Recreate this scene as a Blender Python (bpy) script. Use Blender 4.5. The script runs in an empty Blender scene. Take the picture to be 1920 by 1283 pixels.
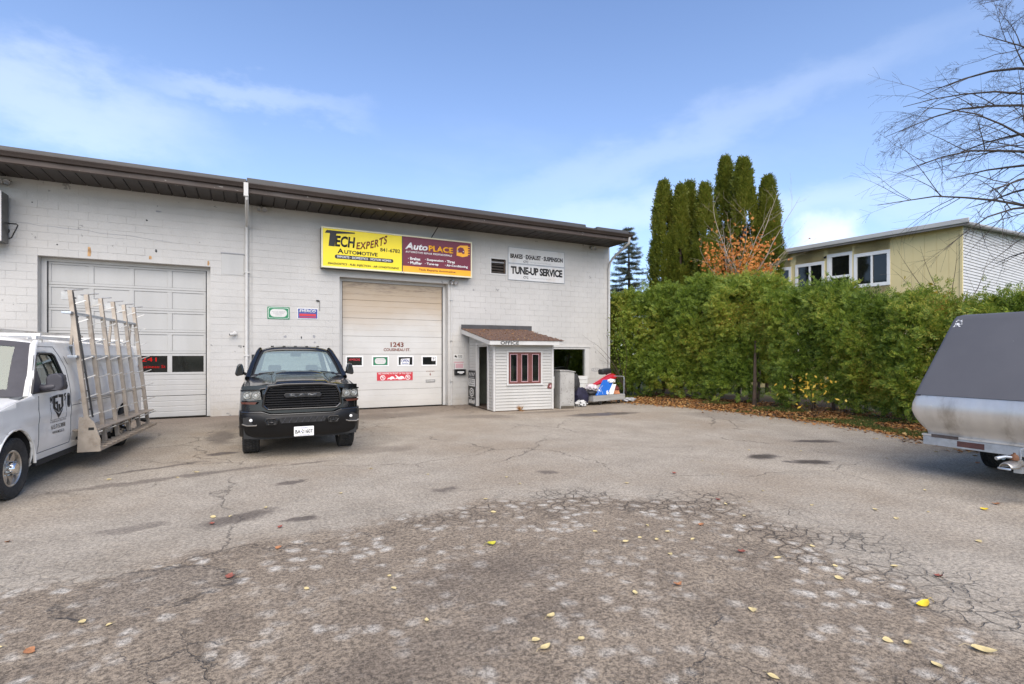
import bpy, bmesh, math, random
import numpy as np
from mathutils import Vector, Matrix, noise as mnoise
from mathutils.geometry import tessellate_polygon
R = math.radians
sc = bpy.context.scene
COL = sc.collection
random.seed(7); RNG = np.random.default_rng(7)

# ---------------------------------------------------------------- camera
cam = bpy.data.cameras.new('camera'); camo = bpy.data.objects.new('camera', cam); COL.objects.link(camo)
camo.location = (0, 0, 1.75); camo.rotation_euler = (R(90), 0, R(-27.2))
cam.sensor_width = 36; cam.lens = 18.225; cam.shift_y = 0.0122; cam.clip_end = 3000; cam.clip_start = 0.05
sc.camera = camo

# ---------------------------------------------------------------- node helper
class NT:
    def __init__(s, t): s.t = t
    def n(s, typ, props=None, **ins):
        nd = s.t.nodes.new('ShaderNode' + typ)
        for k, v in (props or {}).items(): setattr(nd, k, v)
        for k, v in ins.items():
            k = int(k[1:]) if k[0] == '_' and k[1:].isdigit() else k.replace('_', ' ')
            s.put(nd.inputs[k], v)
        return nd
    def put(s, sock, v):
        if isinstance(v, bpy.types.NodeSocket): s.t.links.new(v, sock)
        elif isinstance(v, (tuple, list)) and len(v) == 3 and sock.type == 'RGBA': sock.default_value = (*v, 1)
        else: sock.default_value = v
    def m(s, op, *a):
        return s.n('Math', {'operation': op}, **{f'_{i}': v for i, v in enumerate(a)}).outputs[0]
    def add(s, a, b): return s.m('ADD', a, b)
    def sub(s, a, b): return s.m('SUBTRACT', a, b)
    def mul(s, a, b): return s.m('MULTIPLY', a, b)
    def mx(s, a, b): return s.m('MAXIMUM', a, b)
    def mn(s, a, b): return s.m('MINIMUM', a, b)
    def vm(s, op, a, b=None, out=0):
        k = {'_0': a}
        if b is not None: k['_1'] = b
        return s.n('VectorMath', {'operation': op}, **k).outputs[out]
    def scale(s, v, xyz): return s.vm('MULTIPLY', v, xyz)
    def noise(s, v, sc_, det=4, rough=.55, out=0, dist=0.):
        return s.n('TexNoise', Vector=v, Scale=float(sc_), Detail=float(det), Roughness=rough, Distortion=dist).outputs[out]
    def vor(s, v, sc_, feat='F1', out='Distance', rnd=1.):
        return s.n('TexVoronoi', {'feature': feat}, Vector=v, Scale=float(sc_), Randomness=rnd).outputs[out]
    def ramp(s, x, lo, hi, a=0., b=1.):
        return s.n('MapRange', {'interpolation_type': 'SMOOTHSTEP'}, _0=x, _1=lo, _2=hi, _3=a, _4=b).outputs[0]
    def mix(s, f, a, b, bt='MIX'):
        nd = s.t.nodes.new('ShaderNodeMix'); nd.data_type = 'RGBA'; nd.blend_type = bt
        s.put(nd.inputs[0], f); s.put(nd.inputs[6], a); s.put(nd.inputs[7], b)
        return nd.outputs[2]
    def xyz(s, v):
        o = s.n('SeparateXYZ', Vector=v).outputs
        return o[0], o[1], o[2]
    def comb(s, x, y, z=0.): return s.n('CombineXYZ', X=x, Y=y, Z=z).outputs[0]
    def coord(s, k='Object'): return s.n('TexCoord').outputs[k]
    def bump(s, h, strength=.5, dist=.02, nrm=None):
        k = dict(Height=h, Strength=strength, Distance=dist)
        if nrm is not None: k['Normal'] = nrm
        return s.n('Bump', **k).outputs[0]

# ---------------------------------------------------------------- sky and sun
SUN_EL, SUN_AZ = R(45), R(196)          # azimuth clockwise from +Y; the sun stands behind the camera, to its left
w = bpy.data.worlds.new('World'); sc.world = w; w.use_nodes = True
w.node_tree.nodes.clear(); N = NT(w.node_tree)
sky = N.n('TexSky', {'sky_type': 'NISHITA', 'sun_disc': False, 'sun_elevation': SUN_EL, 'sun_rotation': SUN_AZ,
                     'air_density': 1.0, 'dust_density': 0.6, 'ozone_density': 2.4, 'altitude': 60})
d = N.coord('Generated')
dx, dy, dz = N.xyz(d)
den = N.add(N.mx(dz, 0.0), 0.16)
px, py = N.m('DIVIDE', dx, den), N.m('DIVIDE', dy, den)
def rotp(a): return (N.add(N.mul(px, math.cos(a)), N.mul(py, math.sin(a))), N.sub(N.mul(py, math.cos(a)), N.mul(px, math.sin(a))))
ax, ay = rotp(R(-8))
streak = N.comb(N.mul(ax, .28), N.mul(ay, 1.0), 3.7)
warp = N.vm('ADD', streak, N.scale(N.noise(streak, 1.1, 3, out=1), (.55, .55, .0)))
c1 = N.ramp(N.noise(warp, .62, 6, .56), .46, .82)
c2 = N.ramp(N.noise(N.comb(N.mul(ax, .8), N.mul(ay, 1.1), 9.1), .9, 5, .6), .52, .8)
def puff(v, r0, r1, sc_=9., amt=.22):                       # one soft cloud about a direction
    v = Vector(v).normalized()
    dd = N.vm('DISTANCE', N.vm('ADD', d, N.scale(N.vm('SUBTRACT', N.noise(d, sc_, 5, .6, out=1), (.5, .5, .5)), (amt, amt, amt * .6))), tuple(v), 'Value')
    return N.ramp(dd, r0, r1, 1., 0.)
def bank(v, ex, ez, amt=.16, sc_=5., tilt=0.):                       # long flat bank
    v = Vector(v).normalized(); t = Vector((v.y, -v.x, 0)).normalized(); u = t.cross(v)
    q = N.vm('ADD', d, N.scale(N.vm('SUBTRACT', N.noise(N.scale(d, (1, 1, 2.2)), sc_, 6, .6, out=1), (.5, .5, .5)), (amt, amt, amt)))
    q = N.vm('SUBTRACT', q, tuple(v))
    u = -u if u.z < 0 else u; t, u = t * math.cos(tilt) + u * math.sin(tilt), u * math.cos(tilt) - t * math.sin(tilt)
    a_ = N.mul(N.vm('DOT_PRODUCT', q, tuple(t), 'Value'), 1 / ex); b_ = N.mul(N.vm('DOT_PRODUCT', q, tuple(u), 'Value'), 1 / ez)
    return N.ramp(N.m('SQRT', N.add(N.mul(a_, a_), N.mul(b_, b_))), .15, 1.15, 1., 0.)
cl = N.mul(N.mx(N.mul(c1, .20), N.mul(c2, .10)), N.ramp(dz, .0, .25, .55, 1.))
cl = N.mx(cl, N.mul(bank((-.311, 1.284, .494), .24, .070, .22), .25))
cl = N.mx(cl, N.mul(bank((.018, 1.115, .494), .20, .030, .18), .17))
cl = N.mx(cl, N.mul(bank((.78, .84, .30), .70, .05), .20))
cl = N.mx(cl, N.mul(bank((.722, .753, .40), .55, .055, .20, 4., R(17)), .13))
cl = N.mx(cl, N.mul(puff((.975, .60, .225), .012, .06, 16, .08), .55))
hz = N.ramp(dz, .0, .70, .27, .04)
skyc = N.mix(hz, N.mix(1., sky.outputs[0], (.95, 1.02, 1.2), 'MULTIPLY'), (4.4, 5.5, 7.0))
skyc = N.mix(cl, skyc, (6.8, 7.2, 8.0))
bg = N.n('Background', Color=skyc, Strength=0.12)
N.t.links.new(bg.outputs[0], N.n('OutputWorld').inputs[0])

sl = bpy.data.lights.new('sun', 'SUN'); sl.energy = 2.7; sl.angle = R(70); sl.color = (1, .88, .71)
so = bpy.data.objects.new('sun', sl); COL.objects.link(so); so.location = (-10, -20, 30)
sdir = Vector((math.sin(SUN_AZ) * math.cos(SUN_EL), math.cos(SUN_AZ) * math.cos(SUN_EL), math.sin(SUN_EL)))
so.rotation_euler = sdir.to_track_quat('Z', 'Y').to_euler()

sc.view_settings.view_transform = 'Standard'; sc.view_settings.look = 'None'
sc.view_settings.exposure = 0.75; sc.view_settings.gamma = 1.0; sc.view_settings.use_curve_mapping = False
sc.render.engine = 'CYCLES'; sc.cycles.use_denoising = True; sc.cycles.max_bounces = 10; sc.cycles.diffuse_bounces = 6; sc.cycles.transmission_bounces = 6
sc.cycles.transparent_max_bounces = 16

# ---------------------------------------------------------------- mesh helpers
class MB:
    def __init__(s): s.v = []; s.f = []
    def add(s, vs, fs):
        o = len(s.v); s.v += [tuple(p) for p in vs]; s.f += [tuple(i + o for i in q) for q in fs]; return s
    def box(s, x0, x1, y0, y1, z0, z1, M=None):
        vs = [Vector((x, y, z)) for z in (z0, z1) for y in (y0, y1) for x in (x0, x1)]
        if M: vs = [M @ p for p in vs]
        return s.add(vs, [(0, 2, 3, 1), (4, 5, 7, 6), (0, 1, 5, 4), (2, 6, 7, 3), (0, 4, 6, 2), (1, 3, 7, 5)])
    def bar(s, p, q, w_, h=None, up=(0, 0, 1)):
        p, q = Vector(p), Vector(q); z = (q - p); L = z.length; z.normalize(); h = h or w_
        x = z.cross(Vector(up))
        if x.length < 1e-4: x = z.cross(Vector((1, 0, 0)))
        x.normalize(); y = z.cross(x)
        M = Matrix((x, y, z)).transposed().to_4x4(); M.translation = p
        return s.box(-w_ / 2, w_ / 2, -h / 2, h / 2, 0, L, M)
    def tube(s, pts, r, n=8, cap=True):
        pts = [Vector(p) for p in pts]; rs = r if isinstance(r, (list, tuple)) else [r] * len(pts)
        o = len(s.v); ref = None
        for i, p in enumerate(pts):
            t = (pts[min(i + 1, len(pts) - 1)] - pts[max(i - 1, 0)])
            if t.length < 1e-9: t = Vector((0, 0, 1))
            t.normalize()
            if ref is None: ref = t.orthogonal().normalized()
            else:
                ref = ref - t * ref.dot(t)
                if ref.length < 1e-6: ref = t.orthogonal()
                ref.normalize()
            b = t.cross(ref)
            for k in range(n):
                a = 2 * math.pi * k / n
                s.v.append(tuple(p + (ref * math.cos(a) + b * math.sin(a)) * rs[i]))
        for i in range(len(pts) - 1):
            for k in range(n):
                k2 = (k + 1) % n
                s.f.append((o + i * n + k, o + i * n + k2, o + (i + 1) * n + k2, o + (i + 1) * n + k))
        if cap:
            s.f.append(tuple(o + k for k in range(n))[::-1]); e = o + (len(pts) - 1) * n
            s.f.append(tuple(e + k for k in range(n)))
        return s
    def lathe(s, prof, n=32, axis='z', c=(0, 0, 0), close=False):
        o = len(s.v); c = Vector(c)
        for r, h in prof:
            for k in range(n):
                a = 2 * math.pi * k / n; u, v = r * math.cos(a), r * math.sin(a)
                p = {'z': (u, v, h), 'x': (h, u, v), 'y': (v, h, u)}[axis]
                s.v.append(tuple(c + Vector(p)))
        m = len(prof)
        for i in range(m - 1 if not close else m):
            i2 = (i + 1) % m
            for k in range(n):
                k2 = (k + 1) % n
                s.f.append((o + i * n + k, o + i * n + k2, o + i2 * n + k2, o + i2 * n + k))
        return s
    def prism(s, poly, a, b, plane='xz'):
        # polygon in a plane pulled from a to b along the third axis
        def P(u, v, t): return {'xz': (u, t, v), 'xy': (u, v, t), 'yz': (t, u, v)}[plane]
        n = len(poly); vs = [P(u, v, a) for u, v in poly] + [P(u, v, b) for u, v in poly]
        tri = tessellate_polygon([[Vector((u, v, 0)) for u, v in poly]])
        fs = [tuple(t) for t in tri] + [tuple(i + n for i in t[::-1]) for t in tri]
        fs += [(i, (i + 1) % n, (i + 1) % n + n, i + n) for i in range(n)]
        return s.add(vs, fs)
    def ring(s, outer, inner, a, b, plane='xz'):
        def P(u, v, t): return {'xz': (u, t, v), 'xy': (u, v, t), 'yz': (t, u, v)}[plane]
        n = len(outer); assert n == len(inner)
        vs = [P(u, v, t) for t in (a, b) for pl in (outer, inner) for u, v in pl]
        fs = []
        for i in range(n):
            j = (i + 1) % n
            fs += [(i, j, n + j, n + i), (2 * n + i, 3 * n + i, 3 * n + j, 2 * n + j), (i, 2 * n + i, 2 * n + j, j), (n + i, n + j, 3 * n + j, 3 * n + i)]
        return s.add(vs, fs)
    def grid(s, fn, nu, nv):
        vs = [fn(i / nu, j / nv) for j in range(nv + 1) for i in range(nu + 1)]
        fs = [(j * (nu + 1) + i, j * (nu + 1) + i + 1, (j + 1) * (nu + 1) + i + 1, (j + 1) * (nu + 1) + i) for j in range(nv) for i in range(nu)]
        return s.add(vs, fs)
    def panel(s, outer, holes, cu, cv, fn):
        polys = [[Vector((u, v, 0)) for u, v in p] for p in [outer] + list(holes)]
        flat = [p for pl in polys for p in pl]
        bm = bmesh.new(); bv = [bm.verts.new(p) for p in flat]
        for t in tessellate_polygon(polys):
            try: bm.faces.new([bv[i] for i in t])
            except ValueError: pass
        for axis, cuts in ((0, cu), (1, cv)):
            for c in cuts:
                co = [0, 0, 0]; no = [0, 0, 0]; co[axis] = c; no[axis] = 1
                bmesh.ops.bisect_plane(bm, geom=bm.verts[:] + bm.edges[:] + bm.faces[:], plane_co=co, plane_no=no, dist=1e-5)
        bm.verts.index_update()
        s.add([fn(p.co.x, p.co.y) for p in bm.verts], [tuple(q.index for q in f.verts) for f in bm.faces]); bm.free()
        return s
    def mesh(s, name, mat, smooth=None, fix=True):
        me = bpy.data.meshes.new(name); me.from_pydata(s.v, [], s.f)
        if fix:
            bm = bmesh.new(); bm.from_mesh(me); bmesh.ops.recalc_face_normals(bm, faces=bm.faces[:]); bm.to_mesh(me); bm.free()
        if mat: me.materials.append(mat)
        if smooth is not None:
            me.polygons.foreach_set('use_smooth', [True] * len(me.polygons)); me.set_sharp_from_angle(angle=R(smooth))
        me.update(); return me
    def build(s, name, mat, parent=None, smooth=None, bevel=0, seg=2, loc=None, rot=None, kind=None, label=None, fix=True, solid=0):
        return put(name, s.mesh(name, mat, smooth, fix), parent, loc, rot, kind, label, bevel, seg, solid)

def put(name, me, parent=None, loc=None, rot=None, kind=None, label=None, bevel=0, seg=2, solid=0):
    o = bpy.data.objects.new(name, me); COL.objects.link(o)
    if parent is not None: o.parent = parent
    if loc is not None: o.location = loc
    if rot is not None: o.rotation_euler = rot
    if kind: o['kind'] = kind
    if label: o['label'] = label
    if solid:
        m = o.modifiers.new('thickness', 'SOLIDIFY'); m.thickness = solid; m.offset = -1
    if bevel:
        m = o.modifiers.new('bevel', 'BEVEL'); m.width = bevel; m.segments = seg; m.limit_method = 'ANGLE'; m.angle_limit = R(35)
    return o
def tag(o, label, cat, group=None):
    o['label'] = label; o['category'] = cat
    if group: o['group'] = group
    return o
def thing(name, label, cat, loc=(0, 0, 0), rz=0, group=None):
    o = bpy.data.objects.new(name, None); COL.objects.link(o); o.empty_display_size = .2
    o.location = loc; o.rotation_euler = (0, 0, rz); return tag(o, label, cat, group)
def sub(name, parent, loc=(0, 0, 0), rot=(0, 0, 0)):           # an Empty that is a part and parents sub-parts
    o = bpy.data.objects.new(name, None); COL.objects.link(o); o.empty_display_size = .1
    o.parent = parent; o.location = loc; o.rotation_euler = rot; return o
def copy_tree(o, parent=None):
    c = o.copy(); COL.objects.link(c)
    if parent is not None: c.parent = parent
    for ch in [k for k in ALLKIDS.get(o, o.children)]: copy_tree(ch, c)
    return c
ALLKIDS = {}
def rrect(x0, x1, z0, z1, r, n=4):
    out = []
    for cx, cz, a0 in ((x1 - r, z1 - r, 0), (x0 + r, z1 - r, 90), (x0 + r, z0 + r, 180), (x1 - r, z0 + r, 270)):
        for k in range(n + 1):
            a = R(a0 + 90 * k / n); out.append((cx + r * math.cos(a), cz + r * math.sin(a)))
    return out
def circ(cx, cz, r, n=20, rz=None):
    return [(cx + r * math.cos(2 * math.pi * k / n), cz + (rz or r) * math.sin(2 * math.pi * k / n)) for k in range(n)]

# ---------------------------------------------------------------- materials
def newmat(name):
    m = bpy.data.materials.new(name); m.use_nodes = True; m.node_tree.nodes.clear()
    n = NT(m.node_tree); out = n.n('OutputMaterial'); return m, n, out
def pm(name, col, rough=.6, metal=0., var=.12, vs=2., bump=0., bs=60., dirt=None, spec=.5, coat=0., stretch=(1, 1, 1), scr=None, alpha=None, rvar=.1):
    m, n, out = newmat(name); co = n.scale(n.coord(), stretch)
    f = n.noise(co, vs, 5, .6)
    c = n.mix(n.ramp(f, .3, .7), tuple(x * (1 - var) for x in col), tuple(min(1, x * (1 + var)) for x in col))
    rg = n.add(rough, n.mul(n.sub(n.noise(co, vs * 3.1, 4), .5), rvar * 2))
    if dirt:
        dc, amt, ds = dirt
        dm = n.mul(n.ramp(n.noise(n.vm('ADD', co, (3.3, 1.7, 5.1)), ds, 7, .68), .48, .72), amt)
        c = n.mix(dm, c, dc)
    if scr:                                             # small chips of another colour
        dc, amt, ds = scr
        dm = n.ramp(n.noise(n.vm('ADD', co, (7.3, 4.7, 2.1)), ds, 3, .5), 1 - amt, 1 - amt + .03)
        c = n.mix(dm, c, dc)
    b = n.n('BsdfPrincipled', Base_Color=c, Roughness=rg, Metallic=metal)
    b.inputs['Specular IOR Level'].default_value = spec; b.inputs['Coat Weight'].default_value = coat; b.inputs['Coat Roughness'].default_value = .04
    if bump: n.put(b.inputs['Normal'], n.bump(n.noise(co, bs, 4, .6), .6, bump))
    n.t.links.new(b.outputs[0], out.inputs[0]); return m
def glassmat(name, tint=(.6, .72, .70), fac=.35, gl=(.85, .93, .93), sky_film=0):
    m, n, out = newmat(name)
    t = n.n('BsdfTransparent', Color=tint); g = n.n('BsdfGlossy', Color=gl, Roughness=.03)
    if sky_film: t = n.n('MixShader', _0=sky_film, _1=t.outputs[0], _2=n.n('BsdfDiffuse', Color=(.50, .60, .55)).outputs[0])  # pale diffuse film stands in for bright sky reflected in the windshield
    fr = n.n('Fresnel', IOR=1.45).outputs[0]
    mx = n.n('MixShader', _0=n.mn(n.add(fac, n.mul(fr, .7)), 1.), _1=t.outputs[0], _2=g.outputs[0])
    n.t.links.new(mx.outputs[0], out.inputs[0]); return m
def leafmat(name, cols, rough=.55, trans=.25, ns=.5, big=.35, shade=None):
    """colours picked per leaf (random per island) and shifted by a broad noise"""
    m, n, out = newmat(name)
    r = n.n('NewGeometry').outputs['Random Per Island']
    nd = n.t.nodes.new('ShaderNodeValToRGB'); cr = nd.color_ramp; cr.interpolation = 'LINEAR'
    while len(cr.elements) > 1: cr.elements.remove(cr.elements[-1])
    for i, (p, c) in enumerate(cols):
        e = cr.elements[0] if i == 0 else cr.elements.new(p)
        e.position = p; e.color = (*c, 1)
    n.put(nd.inputs[0], n.add(n.mul(r, 1 - big), n.mul(n.ramp(n.noise(n.coord(), ns, 4), .3, .7), big)))
    b = n.n('BsdfPrincipled', Base_Color=nd.outputs[0], Roughness=rough); b.inputs['Specular IOR Level'].default_value = .3
    tr = n.n('BsdfTranslucent', Color=nd.outputs[0])
    mx = n.n('MixShader', _0=trans, _1=b.outputs[0], _2=tr.outputs[0])
    n.t.links.new(mx.outputs[0], out.inputs[0]); return m
def emis(name, col, st):
    m, n, out = newmat(name); e = n.n('Emission', Color=col, Strength=st); n.t.links.new(e.outputs[0], out.inputs[0]); return m

MAT = dict(
    white_wood=pm('white_wood', (.66, .66, .63), .65, var=.06, vs=1.5, dirt=((.38, .36, .31), .35, 1.4), bump=.002, bs=50),
    siding=pm('siding', (.475, .465, .435), .55, var=.06, vs=1.2, dirt=((.40, .38, .33), .35, 2.2), stretch=(1, 1, 3)),
    trim_white=pm('trim_white', (.55, .54, .515), .5, var=.05, dirt=((.42, .40, .35), .3, 3.)),
    brown_fascia=pm('brown_fascia', (.062, .043, .033), .6, var=.2, vs=1.2, dirt=((.10, .085, .075), .6, 1.2), scr=((.4, .37, .33), .31, 9.), stretch=(.7, 1, 2)),
    gutter=pm('gutter', (.040, .029, .024), .45, var=.15, vs=1.),
    roof_edge=pm('roof_edge', (.060, .056, .053), .45, var=.12, vs=.7, dirt=((.085, .08, .075), .5, .8)),
    soffit=pm('soffit', (.042, .035, .031), .6, var=.16, vs=.6),
    roofing=pm('roofing', (.12, .11, .10), .9, bump=.01),
    door_grey=pm('door_grey', (.45, .445, .425), .5, var=.05, vs=.9, dirt=((.42, .41, .37), .35, 1.3), stretch=(1.6, 1, .4)),
    steel=pm('steel', (.42, .41, .39), .38, .85, var=.12, vs=6., dirt=((.30, .26, .21), .5, 5.)),
    galv=pm('galv', (.48, .52, .56), .42, .75, var=.14, vs=9., dirt=((.26, .27, .27), .3, 4.)),
    dark_gap=pm('dark_gap', (.02, .02, .02), .8, var=0),
    interior=pm('interior', (.05, .05, .045), .85, var=.3),
    black_plastic=pm('black_plastic', (.018, .018, .02), .45, var=.15, vs=8),
    grey_plastic=pm('grey_plastic', (.045, .043, .052), .5, var=.1, vs=8),
    rubber=pm('rubber', (.024, .024, .024), .82, var=.25, vs=9, dirt=((.10, .09, .075), .4, 7.), bump=.002, bs=150),
    black_paint=pm('black_paint', (.006, .006, .0065), .2, var=.05, spec=.35, coat=.7, rvar=.03, dirt=((.035, .033, .03), .10, 3.)),
    black_trim=pm('black_trim', (.010, .010, .011), .3, var=.1, coat=.3, rvar=.05),
    van_white=pm('van_white', (.80, .785, .74), .3, var=.03, vs=1.2, coat=.6, rvar=.05, dirt=((.45, .42, .37), .30, 1.6)),
    grille_black=pm('grille_black', (.016, .016, .017), .25, coat=.5),
    glass_van=glassmat('glass_van', (.62, .76, .69), .05, (1., .98, .88), .26),
    black_gloss=pm('black_gloss', (.006, .006, .006), .08, var=.05, coat=1., rvar=.02),
    chrome=pm('chrome', (.75, .74, .72), .12, 1., var=.05, rvar=.03),
    rim_steel=pm('rim_steel', (.60, .56, .50), .32, .8, var=.1, vs=9., dirt=((.22, .17, .12), .75, 6.)),
    alu_dirty=pm('alu_dirty', (.45, .385, .31), .5, .4, var=.12, vs=4., dirt=((.26, .20, .15), .7, 4.)),
    alu=pm('alu', (.66, .64, .60), .44, .72, var=.08, vs=3., dirt=((.33, .29, .24), .8, 2.2), stretch=(1, 1, .4)),
    glass_car=glassmat('glass_car', (.70, .82, .76), .22, (1., .98, .86), .34),
    glass_side=glassmat('glass_side', (.55, .63, .60), .16),
    glass_lamp=glassmat('glass_lamp', (.95, .95, .94), .10),
    glass_dark=pm('glass_dark', (.010, .011, .010), .06, var=.3, vs=1.5, spec=.6, rvar=.02),
    seat=pm('seat', (.12, .125, .125), .8, var=.1),
    ink_black=pm('ink_black', (.014, .014, .014), .55, var=.05),
    ink_white=pm('ink_white', (.80, .80, .78), .5, var=.03),
    ink_red=pm('ink_red', (.56, .035, .05), .5, var=.06),
    ink_maroon=pm('ink_maroon', (.15, .012, .030), .42, var=.05),
    ink_yellow=pm('ink_yellow', (.86, .69, .012), .42, var=.04, vs=1.),
    ink_gold=pm('ink_gold', (.90, .42, .014), .42, var=.05),
    ink_brown=pm('ink_brown', (.19, .045, .02), .5, var=.05),
    ink_green=pm('ink_green', (.015, .20, .085), .5, var=.06),
    ink_blue=pm('ink_blue', (.045, .075, .27), .5, var=.06),
    ink_grey=pm('ink_grey', (.30, .30, .31), .6, var=.1),
    ink_pink=pm('ink_pink', (.55, .34, .36), .6, var=.05),
    paper=pm('paper', (.62, .61, .58), .7, var=.05),
    bark_grey=pm('bark_grey', (.058, .046, .038), .9, var=.3, vs=6., bump=.01, bs=30),
    bark_brown=pm('bark_brown', (.085, .058, .04), .9, var=.3, vs=5., bump=.01, bs=20),
    red_brown=pm('red_brown', (.135, .040, .032), .55, var=.12, vs=3., dirt=((.20, .10, .08), .4, 7.)),
    shingle=pm('shingle', (.135, .078, .058), .9, var=.35, vs=2.2, dirt=((.24, .14, .07), .55, 7.), bump=.006, bs=40),
    rust=pm('rust', (.15, .065, .03), .8, var=.3, vs=8., dirt=((.10, .05, .03), .6, 9.), bump=.003),
)

# ---------------------------------------------------------------- lettering
DG = None
def text(s, parent, x0, x1, z0, z1, y, mat, name='lettering', shear=0., bold=0., thick=.0015, warp=None, rot=None, spacing=1.):
    """flat raised letters that fill the box x0..x1, z0..z1 and face -Y"""
    cu = bpy.data.curves.new(name, 'FONT'); cu.body = s; cu.size = 1; cu.shear = shear; cu.offset = bold; cu.resolution_u = 3; cu.space_character = spacing
    t = bpy.data.objects.new(name, cu); COL.objects.link(t)
    dg = bpy.context.evaluated_depsgraph_get(); dg.update()
    me = bpy.data.meshes.new_from_object(t.evaluated_get(dg)); bpy.data.objects.remove(t); bpy.data.curves.remove(cu)
    n = len(me.vertices); co = np.empty(n * 3); me.vertices.foreach_get('co', co); co = co.reshape(n, 3)
    lo, hi = co.min(0), co.max(0)
    u = (co[:, 0] - lo[0]) / max(hi[0] - lo[0], 1e-6); v = (co[:, 1] - lo[1]) / max(hi[1] - lo[1], 1e-6)
    out = np.zeros((n, 3)); out[:, 0] = x0 + u * (x1 - x0); out[:, 2] = z0 + v * (z1 - z0)
    if warp: out[:, 0], out[:, 2] = warp(u, v, out[:, 0], out[:, 2])
    out[:, 1] = y
    me.vertices.foreach_set('co', out.ravel()); me.materials.clear(); me.materials.append(mat); me.update()
    return put(name, me, parent, solid=thick) if thick else put(name, me, parent)
def poly(parent, pts, y, mat, name='print', t=.002, plane='xz'):
    return MB().prism(pts, y - t, y, plane).build(name, mat, parent)
def rect(parent, x0, x1, z0, z1, y, mat, name='print', t=.002):
    return MB().box(x0, x1, y - t, y, z0, z1).build(name, mat, parent)

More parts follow.
